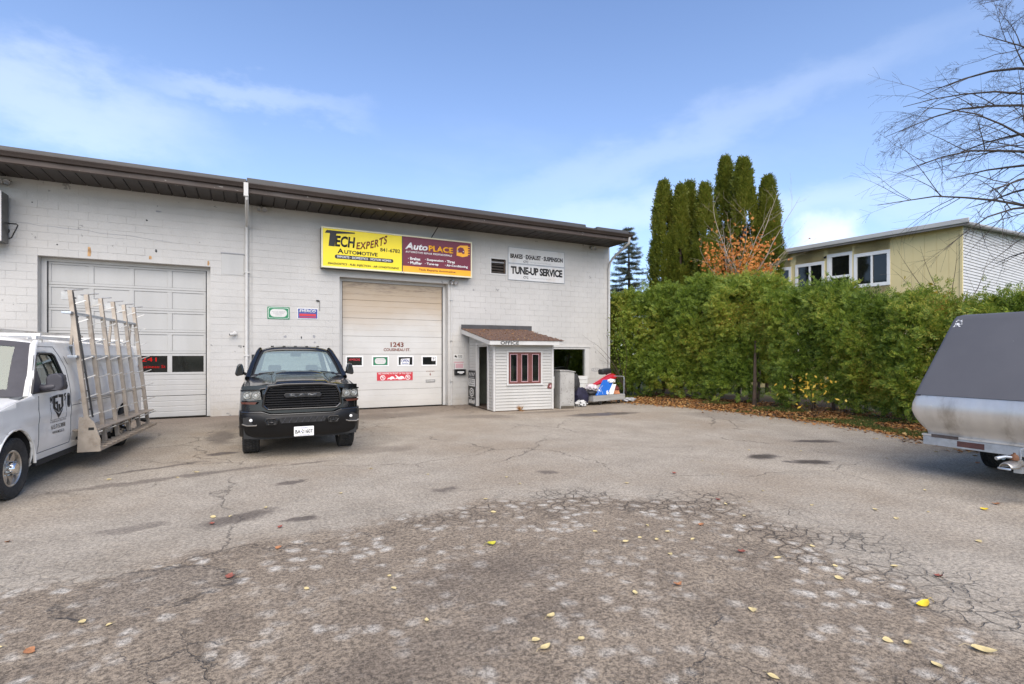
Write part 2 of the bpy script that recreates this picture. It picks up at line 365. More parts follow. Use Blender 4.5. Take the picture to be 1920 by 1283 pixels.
# ================================================================ ground
def asphalt_mat():
    m, n, out = newmat('asphalt'); P = n.coord()
    x, y, z = n.xyz(P)
    C_, S_ = math.cos(R(27.2)), math.sin(R(27.2))
    r_ = n.sub(n.mul(x, C_), n.mul(y, S_)); f_ = n.add(n.mul(x, S_), n.mul(y, C_))
    q = n.sub(r_, 1.0); q = n.mul(q, q)
    d1 = n.sub(n.sub(6.35, f_), n.mul(q, .03))
    d2 = n.mul(n.sub(n.add(6.55, n.mul(r_, .68)), f_), .83)
    q2 = n.sub(f_, 3.2); d3 = n.sub(n.sub(3.15, r_), n.mul(n.mul(q2, q2), .06))
    d4 = n.add(f_, 3.)
    D = n.mn(n.mn(d1, d2), n.mn(d3, d4))
    nz = n.sub(n.noise(P, .9, 5, .6), .5); nz2 = n.sub(n.noise(P, 3.4, 5, .6), .5)
    Dn = n.add(D, n.add(n.mul(nz, 1.3), n.mul(nz2, .5)))
    zone = n.ramp(Dn, -.08, .30)
    wP = n.vm('ADD', P, n.scale(n.vm('SUBTRACT', n.noise(P, 4.5, 4, .6, out=1), (.5, .5, .5)), (.16, .16, 0)))
    vs = 6.8
    vd = n.vor(wP, vs); ve = n.vor(wP, vs, 'DISTANCE_TO_EDGE')
    # base aggregate
    fine = n.noise(P, 130, 3, .8); fine2 = n.noise(P, 34, 5, .78); mid = n.noise(P, 1.3, 6, .62); big = n.noise(P, .35, 4)
    base = n.mix(n.ramp(mid, .3, .7), (.33, .284, .222), (.415, .36, .285))
    base = n.mix(n.mul(n.ramp(big, .42, .68), .7), base, (.315, .25, .178))
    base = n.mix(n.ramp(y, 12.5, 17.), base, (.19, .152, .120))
    base = n.mix(n.mul(n.ramp(n.noise(n.vm('ADD', P, (9., 2., 0)), .55, 5, .6), .55, .75), .45), base, (.41, .365, .295))
    dirt = n.mix(n.ramp(n.noise(P, 2.2, 6, .65), .3, .7), (.205, .162, .117), (.298, .240, .174))
    spotm = n.ramp(n.add(vd, n.mul(n.sub(n.noise(P, 17, 6, .75), .5), .74)), .12, .54, 1., 0.)
    patch = n.ramp(n.noise(n.vm('ADD', P, (4.1, 8.2, 0)), 1.1, 4, .6), .36, .60)
    near = n.ramp(f_, 2.2, 4.8, 1.0, .12)
    edgeb = n.ramp(Dn, .3, 1.5, 1., 0.)
    spots = n.mul(spotm, n.mn(n.add(n.mul(n.mx(patch, near), .75), n.mul(edgeb, .75)), 1.))
    cellr = n.xyz(n.vor(wP, vs, out='Color'))[0]
    spots = n.mul(spots, n.ramp(n.add(cellr, n.mul(n.sub(n.noise(P, 2.1, 5, .7), .5), 1.2)), .05, .62, .08, 1.))
    dirt = n.mix(spots, dirt, n.mix(fine2, (.44, .405, .345), (.54, .50, .43)))
    col = n.mix(zone, base, dirt)
    # crazed cracking, strongest round the rim of the dirty patch
    cm = n.mul(n.ramp(Dn, -.8, .0), n.ramp(Dn, .25, 1.2, 1., .10))
    cm = n.mul(cm, n.mul(n.ramp(n.noise(n.vm('ADD', P, (1.7, 6.4, 0)), .8, 3), .40, .56), n.ramp(r_, -2.2, 1., .22, 1.)))
    cr1 = n.mul(n.ramp(n.add(ve, n.mul(n.sub(fine2, .5), .05)), .012, .055, 1., 0.), cm)
    wQ = n.vm('ADD', P, n.scale(n.vm('SUBTRACT', n.noise(P, .9, 6, .62, out=1), (.5, .5, .5)), (1.3, 1.3, 0)))
    e2 = n.vor(wQ, .33, 'DISTANCE_TO_EDGE')
    cr2 = n.mul(n.ramp(e2, .001, .0045, .75, 0.), n.ramp(n.noise(n.vm('ADD', P, (3., 3., 0)), .4, 3), .44, .56))
    wQ3 = n.vm('ADD', P, n.scale(n.vm('SUBTRACT', n.noise(P, 2.5, 5, .62, out=1), (.5, .5, .5)), (.5, .5, 0)))
    cr3 = n.mul(n.ramp(n.vor(wQ3, 1.1, 'DISTANCE_TO_EDGE'), .002, .010, .8, 0.), n.ramp(n.noise(n.vm('ADD', P, (7., 1., 0)), .33, 3), .60, .70))
    cr = n.mx(n.mx(cr1, cr2), cr3)
    # stains and damp patches: x, y, half-lengths, angle, strength, wetness
    ws = n.vm('ADD', P, n.scale(n.vm('SUBTRACT', n.noise(P, 2.6, 5, .65, out=1), (.5, .5, .5)), (.55, .55, 0)))
    sx, sy, sz = n.xyz(ws); stain = None; wet = None
    for (a, b, la, lb, an, st, wt) in STAINS:
        ca, sa = math.cos(R(an)), math.sin(R(an)); ux, uy = n.sub(sx, a), n.sub(sy, b)
        u = n.mul(n.add(n.mul(ux, ca), n.mul(uy, sa)), 1 / la); v = n.mul(n.sub(n.mul(uy, ca), n.mul(ux, sa)), 1 / lb)
        s = n.mul(n.ramp(n.add(n.mul(u, u), n.mul(v, v)), .10, 1.15, 1., 0.), st)
        stain = s if stain is None else n.mx(stain, s)
        if wt:
            w_ = n.mul(s, wt); wet = w_ if wet is None else n.mx(wet, w_)
    col = n.mix(stain, col, n.mix(mid, (.085, .066, .052), (.125, .100, .080)))
    # old patched pothole on the left
    ux, uy = n.mul(n.sub(sx, -.62), 1 / .55), n.mul(n.sub(sy, 4.72), 1 / .36); pr = n.m('SQRT', n.add(n.mul(ux, ux), n.mul(uy, uy)))
    ph = n.ramp(pr, .85, 1., 1., 0.); rim = n.mul(n.ramp(pr, .86, .97), n.ramp(pr, 1.0, 1.12, 1., 0.))
    col = n.mix(n.mul(ph, .7), col, (.225, .185, .140)); cr = n.mx(cr, n.mul(rim, n.ramp(nz2, -.12, .06)))
    col = n.mix(n.mul(cr, .58), col, (.055, .044, .035))
    pb_ = n.add(n.mul(n.xyz(n.vor(P, 95, out='Color'))[0], .5), n.mul(n.xyz(n.vor(P, 42, out='Color'))[1], .5))
    g = n.add(n.add(n.mul(n.ramp(fine, .3, .7), .3), n.mul(n.ramp(fine2, .32, .68), .4)), n.mul(pb_, .3))
    grit = n.mix(n.ramp(g, .22, .78), (.40, .39, .38), (1.60, 1.59, 1.57)); soft = n.mix(n.ramp(g, .22, .78), (.60, .60, .60), (1.38, 1.38, 1.37))
    col = n.mix(1., col, n.mix(zone, soft, grit), 'MULTIPLY')
    b = n.n('BsdfPrincipled', Base_Color=col, Roughness=n.sub(.9, n.mul(wet, .62)))
    h = n.add(n.add(n.mul(fine, .25), n.mul(fine2, .6)), n.sub(n.mul(spots, .25), n.mul(cr, 1.5)))
    h = n.add(h, n.mul(n.noise(P, 9, 4, .6), .8))
    h = n.sub(h, n.mul(n.mul(ph, .5), 1.))
    n.put(b.inputs['Normal'], n.bump(h, 1., .014)); n.t.links.new(b.outputs[0], out.inputs[0]); return m
STAINS = [(7.86, 5.92, .42, .24, -8, 1., .9), (8.2, 5.28, .42, .22, -25, 1., .9), (9.3, 12.3, 1.35, .42, -4, 1., .9), (10.17, 6.55, .55, .22, -30, .95, .5),
          (4.02, 6.63, .22, .16, 0, .75, 0), (2.28, 6.42, .24, .16, 0, .7, 0), (.55, 7.69, .24, .12, 0, .8, .3), (.52, 5.9, .2, .12, 0, .85, .2),
          (-.05, 6.28, .52, .22, 18, .75, 0), (-1.06, 6.4, .35, .18, 10, .5, 0), (-.34, 10.5, .32, .2, 0, .95, .5), (-1.2, 9.6, .8, .11, 24, .75, .2),
          (-.9, 8.75, 1.7, .14, 12, .6, .1), (.9, 8.95, .5, .10, 10, .6, .1), (.5, 14.6, 1.6, 1.2, 0, .45, 0), (-.45, 12.6, .35, 1.3, 0, .7, .2), (3.6, 14.8, 1.6, .8, 0, .4, 0),
          (5.9, 13.4, 1.2, .5, -20, .45, 0), (8.2, 13.6, 1.4, .3, -3, .5, 0), (1.7, 3.7, .9, .5, 10, .35, 0), (-1.9, 3.5, .8, .4, 0, .35, 0), (1.0, 2.9, 1.3, .35, 8, .3, 0), (12., 10.5, .9, 1.3, 0, .3, 0), (2.2, 9.6, .9, .4, 0, .4, 0)]
EDGE = [(13.2, 17.2), (12.7, 15.9), (12.35, 14.9), (12.75, 13.6), (13.05, 12.4), (13.2, 11.), (13.15, 9.4), (13.2, 7.95), (12.75, 6.6), (12.2, 5.4), (11.85, 4.5), (11.8, 3), (12.1, 0), (12.3, -6), (12.3, -40)]
def jag(pts, amp, n=6):
    out = []
    for (a, b), (c, d) in zip(pts, pts[1:]):
        for k in range(n):
            t = k / n; out.append((a + (c - a) * t + random.uniform(-amp, amp), b + (d - b) * t))
    return out + [pts[-1]]
EJ = jag(EDGE, .05)
def sheet(name, pts, z, mat):
    o = MB(); o.v = [(x, y, z) for x, y in pts]; o.f = [tuple(t) for t in tessellate_polygon([[Vector((x, y, 0)) for x, y in pts]])]
    ob = o.build(name, mat, kind='structure'); return ob
earth = pm('earth', (.085, .060, .038), .95, var=.3, vs=1.3, dirt=((.060, .075, .022), .8, .8), bump=.02, bs=25)
lawn = pm('lawn', (.055, .075, .022), .95, var=.3, vs=.6, dirt=((.10, .075, .04), .5, .9), bump=.03, bs=18)
G = MB().grid(lambda u, v: ((u - .5) * 1600, (v - .5) * 1600, -.012), 4, 4).build('ground', lawn, kind='structure')
sheet('parking_lot', EJ[::-1] + [(13.2, 17.2), (-60, 17.2), (-60, -40)], 0., asphalt_mat())
# verge: a low bank of earth between the lot and the hedge
def hedge_x(y): return float(np.interp(y, [-6, 2, 6.5, 8.6, 11.4, 14, 17.2], [14.7, 14.5, 14.3, 14.65, 14.95, 14.5, 13.85]))
def edge_x(y): return float(np.interp(y, [p[1] for p in EDGE[::-1]], [p[0] for p in EDGE[::-1]]))
def verge_pt(u, v):
    y = -6 + v * 24.; x0 = edge_x(min(y, 17.2)) - .03; x = x0 + u * 4.6
    return (x, y, .004 + .16 * min(1, u * 1.6) ** 1.3 + .03 * (mnoise.noise((x * 1.5, y * 1.5, 0))) * min(1, u * 6))
def verge_z(x, y):
    u = max(0, (x - edge_x(min(y, 17.2)) + .03) / 4.6); return .004 + .16 * min(1, u * 1.6) ** 1.3 + .03 * mnoise.noise((x * 1.5, y * 1.5, 0)) * min(1, u * 6)
MB().grid(verge_pt, 24, 110).build('verge', earth, smooth=60, kind='structure')

def diamonds(name, P, D, W, mat, parent=None, kind=None, fold=None, label=None):
    """one four-sided leaf per row: base P, length vector D, half-width vector W"""
    M = len(P); v = np.empty((M, 4, 3)); mid_ = P + D * .48
    if fold is not None: mid_ = mid_ + fold
    v[:, 0] = P; v[:, 1] = mid_ + W; v[:, 2] = P + D; v[:, 3] = mid_ - W
    me = bpy.data.meshes.new(name); me.vertices.add(M * 4); me.loops.add(M * 4); me.polygons.add(M)
    me.vertices.foreach_set('co', v.ravel()); me.loops.foreach_set('vertex_index', np.arange(M * 4, dtype=np.int32))
    me.polygons.foreach_set('loop_start', np.arange(0, M * 4, 4, dtype=np.int32))
    try: me.polygons.foreach_set('loop_total', np.full(M, 4, dtype=np.int32))
    except Exception: pass
    me.update(); me.validate(); me.materials.append(mat)
    return put(name, me, parent, kind=kind, label=label)
def unit(a): return a / np.maximum(np.linalg.norm(a, axis=1, keepdims=True), 1e-9)

litter_m = leafmat('dry_leaves', [(0, (.13, .065, .03)), (.3, (.29, .13, .045)), (.6, (.44, .21, .07)), (.85, (.50, .32, .12)), (1, (.45, .36, .18))], .7, .1, 1.2, .25)
def litter(n):
    P = []
    while len(P) < n:
        y = random.uniform(2.5, 16.6); u = random.random(); ex = edge_x(y)
        x = ex - .05 + u * 2.5 if random.random() < .93 else ex - abs(random.gauss(0, .3))
        if random.random() > (.35 + .9 * max(0, mnoise.noise((x * .8, y * .8, 4)) + .25)) and random.random() < .7: continue
        P.append((x, y, (verge_z(x, y) if x > ex else .006) + random.uniform(.004, .03)))
    P = np.array(P); a = RNG.uniform(0, 2 * np.pi, n); L = RNG.uniform(.05, .105, n)
    D = np.stack([np.cos(a) * L, np.sin(a) * L, RNG.normal(0, .018, n)], 1)
    W = np.stack([-np.sin(a), np.cos(a), RNG.normal(0, .35, n)], 1) * (L * .33)[:, None]
    F = np.zeros((n, 3)); F[:, 2] = RNG.uniform(-.004, .016, n)
    return P, D, W, F
P, D, W, F = litter(17000)
o = diamonds('leaf_litter', P, D, W, litter_m, kind='stuff', fold=F); o['label'] = 'brown and orange dry leaves drifted along the hedge foot'; o['category'] = 'leaves'
grass_m = leafmat('grass_blades', [(0, (.055, .085, .018)), (.6, (.10, .14, .03)), (1, (.20, .18, .06))], .6, .3)
def grass(n):
    P = []
    while len(P) < n:
        y = random.uniform(2.5, 16.5); x = edge_x(y) + random.uniform(.02, 1.6)
        if mnoise.noise((x * .9, y * .45, 12)) < .10: continue
        P.append((x, y, verge_z(x, y) - .005))
    P = np.array(P); L = RNG.uniform(.04, .12, n)
    D = unit(np.stack([RNG.normal(0, .5, n), RNG.normal(0, .5, n), np.ones(n)], 1)) * L[:, None]
    W = unit(np.stack([RNG.normal(0, 1, n), RNG.normal(0, 1, n), np.zeros(n)], 1)) * .006
    return P, D, W
o = diamonds('grass', *grass(14000), grass_m, kind='stuff'); o['label'] = 'short green grass tufts among the fallen leaves'; o['category'] = 'grass'

# ================================================================ workshop building
WY = 16.85; TOP = 6.07; BX0, BX1 = -14., 13.1
B = thing('workshop_building', 'white painted block workshop with two tall overhead doors and brown eave', 'building', (0, 0, 0))
def wall_paint():
    m, n, out = newmat('block_paint'); P = n.coord('Object'); geo = n.n('NewGeometry').outputs['Position']
    x, y, z = n.xyz(geo)
    c = n.mix(n.ramp(n.noise(geo, .7, 5, .6), .3, .7), (.48, .467, .44), (.54, .525, .495))
    st = n.scale(geo, (2.6, 1, .28))
    c = n.mix(n.mul(n.ramp(n.noise(st, .9, 6, .65), .5, .8), .30), c, (.50, .475, .435))
    c = n.mix(n.mul(n.ramp(z, .0, .55, 1., 0.), n.ramp(n.noise(geo, 2.4, 5, .65), .38, .62, .15, .75)), c, (.42, .38, .32))
    chips = n.ramp(n.add(n.noise(geo, 3.1, 4, .6), n.ramp(z, .1, 1.2, .075, 0.)), .69, .71)
    c = n.mix(n.mul(chips, .8), c, (.24, .235, .225))
    b = n.n('BsdfPrincipled', Base_Color=c, Roughness=.62); b.inputs['Specular IOR Level'].default_value = .35
    h = n.add(n.noise(geo, 26, 4, .6), n.mul(n.noise(geo, 90, 3, .6), .4))
    n.put(b.inputs['Normal'], n.bump(h, .55, .008)); n.t.links.new(b.outputs[0], out.inputs[0]); return m
MAT['block_paint'] = wall_paint()
OPEN = [(-4.6, -.88, 0, 4.22), (2.61, 6.19, 0, 4.18), (7.82, 8.40, 4.67, 5.19), (9.9, 11.92, .85, 2.01)]
def span_boxes(x0, x1, z0, z1, opens):
    xs = sorted({x0, x1, *[o[0] for o in opens], *[o[1] for o in opens]}); out = []
    for a, b in zip(xs, xs[1:]):
        cuts = sorted((o[2], o[3]) for o in opens if o[0] <= a and o[1] >= b); z = z0
        for c, d_ in cuts:
            if c > z: out.append((a, b, z, c))
            z = d_
        if z < z1: out.append((a, b, z, z1))
    return out
mb = MB()
for a, b, c, d_ in span_boxes(BX0, BX1, -.3, TOP + .05, OPEN): mb.box(a, b, WY + .0062, WY + .30, c, d_)
mb.box(BX1 - .2, BX1, WY + .302, 32, -.3, TOP + .05).box(BX0, BX0 + .2, WY + .302, 32, -.3, TOP + .05).box(BX0, BX1, 32.002, 32.2, -.3, TOP + .05)
wall = mb.build('wall', MAT['block_paint'], B)
cells = []
for row in range(31):
    z0 = row * .2 + .0045; z1 = min(row * .2 + .1955, TOP - .002)
    if z1 - z0 < .03: continue
    off = .2 if row % 2 else 0.
    x = BX0 - off
    while x < BX1:
        a, b = max(x + .0025, BX0), min(x + .3975, BX1 - .001); x += .4
        if b - a < .05: continue
        parts = [(a, b, z0, z1)]
        for o in OPEN:
            new = []
            for p in parts:
                if p[1] <= o[0] or p[0] >= o[1] or p[3] <= o[2] or p[2] >= o[3]: new.append(p); continue
                if p[0] < o[0]: new.append((p[0], o[0], p[2], p[3]))
                if p[1] > o[1]: new.append((o[1], p[1], p[2], p[3]))
                m0, m1 = max(p[0], o[0]), min(p[1], o[1])
                if p[2] < o[2]: new.append((m0, m1, p[2], o[2]))
                if p[3] > o[3]: new.append((m0, m1, o[3], p[3]))
            parts = new
        cells += [p for p in parts if p[1] - p[0] > .012 and p[3] - p[2] > .012]
def fwd(p): return (p[0] + p[1]) / 2 * .457 + WY * .889
def blk_seen(p):
    x, z = (p[0] + p[1]) / 2, (p[2] + p[3]) / 2; F_ = fwd(p); px_ = 960 + 972 * (x * .889 - WY * .457) / F_; py_ = 665 - (z - 1.75) / F_ * 972
    return 5 < px_ < 1150 and not (px_ < 150 and py_ > 640) and not (450 < px_ < 665 and py_ > 655)
full = [p for p in cells if abs(p[1] - p[0] - .395) < .002 and abs(p[3] - p[2] - .191) < .002 and blk_seen(p)]
full.sort(key=fwd); pick = set(full[:298])
bme = MB().box(0, .395, 0, .014, 0, .191).mesh('block', MAT['block_paint'])
rest = MB()
for p in cells:
    dy = random.uniform(-.0030, .0024); 
    if random.random() < .05: dy -= .002
    if p in pick: put('block', bme, wall, (p[0], WY + dy, p[2]))
    else: rest.box(p[0], p[1], WY + dy, WY + .014, p[2], p[3])
rest.build('block_courses', MAT['block_paint'], wall, kind='stuff')
MB().box(BX0 + .21, BX1 - .21, WY + .32, 31.9, -.02, .01).build('floor', MAT['interior'], B)
MB().box(BX0 + .21, BX1 - .21, 21, 21.1, .012, 6.).build('partition', MAT['interior'], B)
# joint between the two units
MB().box(.155, .175, WY - .006, WY + .004, 0, TOP - .01).build('control_joint', pm('joint_grey', (.40, .395, .38), .7), B)
# ---- roof and eave
EY = 15.55
rf = MB().box(BX0, 13.0, EY + .16, 32.3, 6.30, 6.44).build('roof', MAT['roofing'], B)
MB().box(BX0, .02, EY + .06, EY + .158, 6.33, 6.452).build('roof_edge', MAT['roof_edge'], B, bevel=.008)
MB().box(.03, 11.05, EY + .05, EY + .158, 6.33, 6.492).build('roof_edge', MAT['roof_edge'], B, bevel=.008)
MB().prism([(11.05, 6.33), (11.05, 6.44), (11.12, 6.36), (11.45, 6.345), (11.5, 6.44), (11.55, 6.33)], EY + .06, EY + .15, 'xz').build('roof_edge', MAT['roof_edge'], B, label='bent and torn length of roof edge')
MB().box(11.56, 13.06, EY + .05, EY + .158, 6.33, 6.475).build('roof_edge', MAT['roof_edge'], B, bevel=.008)
MB().box(BX0, 13.05, EY, EY + .155, 6.07, 6.25).build('fascia', MAT['brown_fascia'], B, bevel=.006)
gp = [(EY - .002, 6.19), (EY - .07, 6.20), (EY - .085, 6.24), (EY - .115, 6.30), (EY - .115, 6.325), (EY - .10, 6.325), (EY - .10, 6.31), (EY - .07, 6.255), (EY - .002, 6.255)]
MB().prism([(y_, z_) for y_, z_ in gp], BX0, 13.12, 'yz').build('gutter', MAT['gutter'], B)
MB().box(13.05, 13.075, EY, 17.2, 6.07, 6.44).build('end_fascia', MAT['gutter'], B)
sf = MB().box(BX0, 13.04, EY + .16, WY - .002, 6.125, 6.16).build('soffit', MAT['dark_gap'], B)
sme = MB().box(0, .287, EY + .157, WY - .003, 6.085, 6.115).mesh('soffit_panel', MAT['soffit'])
k = 0; x = -6.4
while x < 12.72:
    put('soffit_panel', sme, sf, (x, 0, random.uniform(-.003, .003))); x += .31
MB().box(BX0, -6.41, EY + .157, WY - .003, 6.085, 6.115).build('soffit_panel', MAT['soffit'], sf)
MB().box(x, 13.03, EY + .157, WY - .003, 6.085, 6.115).build('soffit_panel', MAT['soffit'], sf)
# ---- downpipes
dp = MB().bar((.03, EY - .05, 6.2), (.03, EY - .05, 5.98), .10, .08)
dp = MB().box(-.04, .06, EY - .115, EY - .03, 5.72, 6.30)
MB().box(-.045, .065, EY - .125, EY - .02, 5.95, 6.31).build('outlet', MAT['trim_white'], B, bevel=.006)
o = MB().tube([(.03, EY - .07, 6.0), (.03, EY - .06, 5.9), (.03, WY - .09, 5.45), (.03, WY - .06, 5.3), (.03, WY - .06, .12), (.03, WY - .2, .05)], .045, 10).build('downpipe', MAT['trim_white'], B, smooth=40)
for z in (1.7, 4.1): MB().box(-.035, .095, WY - .11, WY - .004, z, z + .03).build('pipe_strap', MAT['trim_white'], o)
o = MB().tube([(13.0, EY - .05, 6.22), (13.02, EY + .02, 6.0), (13.06, WY - .25, 5.6), (13.05, WY - .1, 5.45), (13.02, WY - .07, 5.2), (13.02, WY - .07, .1)], .045, 10).build('downpipe', MAT['trim_white'], B, smooth=40)
# ---- left overhead door
DY = WY + .285
def side_frame(o, part):
    x0, x1, z0, z1 = o
    MB().box(x0 + .004, x0 + .11, DY - .03, DY + .02, 0, z1 - .004).build('jamb', MAT['trim_white'], part)
    MB().box(x1 - .10, x1 - .004, DY - .03, DY + .02, 0, z1 - .004).build('jamb', MAT['trim_white'], part)
    MB().box(x0 + .112, x1 - .102, DY - .03, DY + .02, z1 - .09, z1 - .004).build('header', MAT['trim_white'], part)
    MB().box(x0 + .112, x0 + .130, DY - .015, DY + .03, .0, z1 - .092).build('weather_seal', MAT['black_plastic'], part)
    MB().box(x1 - .125, x1 - .104, DY - .015, DY + .03, .0, z1 - .092).build('weather_seal', MAT['black_plastic'], part)
o = OPEN[0]; ld = sub('overhead_door', B); side_frame(o, ld)
x0, x1 = o[0] + .132, o[1] - .127; ph = (o[3] - .10) / 7
def stile_panel(z, glazed):
    xs = np.linspace(x0, x1, 5)
    mb = MB(); st = .055
    mb.box(x0, x1, DY + .012, DY + .05, z + .004, z + .07).box(x0, x1, DY + .012, DY + .05, z + ph - .065, z + ph - .004)
    for i, xx in enumerate(xs):
        a = xx if i == 0 else xx - st; b = xx if i == 4 else xx + st
        mb.box(a, b, DY + .010, DY + .048, z + .071, z + ph - .066)
    mb.build('section_frame', MAT['door_grey'], ld, bevel=.004, kind='stuff' if False else None)
    for i in range(4):
        a = xs[i] + (st if i else st * 0) + .0; b = xs[i + 1] - st
        if i == 0: a = xs[0]
        if i == 3: b = xs[4]
        a += .002; b -= .002
        if glazed: MB().box(a, b, DY + .028, DY + .036, z + .075, z + ph - .07).build('pane', MAT['glass_dark'], ld)
        else:
            MB().box(a, b, DY + .030, DY + .045, z + .075, z + ph - .07).build('panel', MAT['door_grey'], ld, bevel=.003)
for r_ in range(7):
    z = .01 + r_ * ph
    if r_ < 2:
        mb = MB(); nr = 4
        prof = [(DY + .05, z + .004)]
        for k in range(nr):
            za = z + .004 + k * (ph - .008) / nr; zb = z + .004 + (k + 1) * (ph - .008) / nr
            prof += [(DY + .020, za + .004), (DY + .012, za + .014), (DY + .012, zb - .012), (DY + .020, zb - .002)]
        prof += [(DY + .05, z + ph - .004)]
        mb.prism(prof, x0, x1, 'yz').build('ribbed_section', MAT['door_grey'], ld)
    else: stile_panel(z, r_ == 2)
sx = np.linspace(x0, x1, 5); z = .01 + 2 * ph
led = emis('led_red', (1., .025, .02), .42)
text('1241', ld, sx[2] + .12, sx[2] + .56, z + .37, z + .48, DY + .024, led, name='led_number', bold=.0)
text('Cousineau St', ld, sx[2] + .08, sx[3] - .10, z + .19, z + .27, DY + .024, led, name='led_street_name', bold=-.005)
# ---- right overhead door: plain sections stained at the top
def stained_door():
    m, n, out = newmat('stained_door'); geo = n.n('NewGeometry').outputs['Position']; x, y, z = n.xyz(geo)
    c = n.mix(n.ramp(n.noise(geo, 1.1, 4), .3, .7), (.54, .525, .49), (.60, .585, .55))
    k = n.add(n.mul(n.ramp(z, 1.4, 4.1), 1.), n.mul(n.sub(n.noise(n.scale(geo, (.5, 1, 1.4)), 1.2, 5, .6), .5), .5))
    c = n.mix(n.mul(n.ramp(k, .15, 1.05), .95), c, (.43, .33, .22))
    c = n.mix(n.mul(n.ramp(z, .0, .5, 1., 0.), .3), c, (.55, .50, .42))
    sc_ = n.ramp(n.noise(n.scale(geo, (1.4, 1, 9.)), 1.6, 6, .7), .45, .72)
    c = n.mix(n.mul(sc_, n.ramp(z, 3.5, 4.0, 0., .95)), c, (.20, .15, .11))
    b = n.n('BsdfPrincipled', Base_Color=c, Roughness=.5); n.t.links.new(b.outputs[0], out.inputs[0]); return m
SD = stained_door()
o = OPEN[1]; rd = sub('overhead_door', B); side_frame(o, rd); x0, x1 = o[0] + .132, o[1] - .127; ph = (o[3] - .10) / 7
wins = [(2.87, 3.36), (3.70, 4.19), (4.54, 5.03), (5.37, 5.86)]
for r_ in range(7):
    z = .01 + r_ * ph
    if r_ == 2:
        mb = MB(); za, zb = 1.39, 1.675
        for a, b, c, d_ in span_boxes(x0, x1, z + .003, z + ph - .003, [(q[0], q[1], za, zb) for q in wins]): mb.box(a, b, DY + .012, DY + .05, c, d_)
        mb.build('door_section', SD, rd)
        for q in wins:
            MB().ring([(q[0] - .03, za - .03), (q[1] + .03, za - .03), (q[1] + .03, zb + .03), (q[0] - .03, zb + .03)], [(q[0] + .01, za + .01), (q[1] - .01, za + .01), (q[1] - .01, zb - .01), (q[0] + .01, zb - .01)], DY + .002, DY + .02).build('window_frame', MAT['ink_white'], rd)
            MB().box(q[0] + .002, q[1] - .002, DY + .022, DY + .03, za + .002, zb - .002).build('pane', MAT['glass_dark'], rd)
    else:
        prof = [(DY + .05, z + .002)]
        for k in range(3):
            za = z + .002 + k * (ph - .004) / 3; zb = z + .002 + (k + 1) * (ph - .004) / 3
            dd = .006 if k else .0
            prof += [(DY + .017 + dd * .3, za + .002), (DY + .012, za + .007), (DY + .012, zb - .006), (DY + .017, zb - .001)]
        prof += [(DY + .05, z + ph - .002)]
        MB().prism(prof, x0, x1, 'yz').build('door_section', SD, rd)
FY = DY + .011
text('1243', rd, 4.28, 4.72, 2.00, 2.16, FY - .002, MAT['ink_brown'], name='house_number', bold=.03)
text('COUSINEAU ST.', rd, 4.05, 4.95, 1.86, 1.955, FY - .002, MAT['ink_brown'], name='street_name', bold=.03)
text('KEY DROP BOX', rd, 5.50, 5.80, 1.155, 1.19, FY - .002, MAT['ink_brown'], name='small_print')
poly(rd, [(5.62, 1.07), (5.65, 1.02), (5.68, 1.07), (5.66, 1.07), (5.66, 1.12), (5.64, 1.12), (5.64, 1.07)], FY - .001, MAT['ink_brown'], name='arrow')
sl_ = MB().ring(rrect(5.49, 5.82, .80, .89, .01, 1), rrect(5.51, 5.80, .82, .875, .008, 1), FY - .014, FY + .002).build('mail_slot', MAT['steel'], rd)
MB().box(5.512, 5.798, FY - .006, FY + .002, .822, .873).build('flap', MAT['alu'], sl_)
# things in those four panes
t = text('AMSOIL', rd, 2.93, 3.30, 1.545, 1.62, DY + .019, MAT['ink_red'], name='window_lettering', shear=.3, bold=.02)
cert = MB().ring(rrect(3.73, 4.16, 1.41, 1.655, .004, 6), rrect(3.765, 4.125, 1.435, 1.63, .09, 6), DY + .018, DY + .0205).build('window_certificate', MAT['ink_green'], rd)
MB().prism(rrect(3.765, 4.125, 1.435, 1.63, .09, 6), DY + .0175, DY + .0205).build('sheet', MAT['paper'], cert)
text('INSPECTION STATION', cert, 3.80, 4.09, 1.56, 1.585, DY + .016, MAT['ink_grey']); text('LICENCE', cert, 3.85, 4.04, 1.49, 1.515, DY + .016, MAT['ink_grey'])
op = MB().prism([(4.62, 1.41), (4.92, 1.41), (4.93, 1.62), (4.63, 1.60)], DY + .0175, DY + .0205).build('open_sign', MAT['ink_white'], rd)
text('OPEN', op, 4.645, 4.905, 1.485, 1.585, DY + .016, MAT['ink_blue'], bold=.02); rect(op, 4.66, 4.89, 1.435, 1.455, DY + .0165, MAT['ink_blue'])
st_ = rect(rd, 5.70, 5.84, 1.53, 1.665, DY + .0195, MAT['ink_white'], name='window_sticker'); poly(st_, circ(5.77, 1.61, .035, 12), DY + .017, MAT['ink_grey']); rect(st_, 5.72, 5.82, 1.545, 1.56, DY + .017, MAT['ink_grey'])
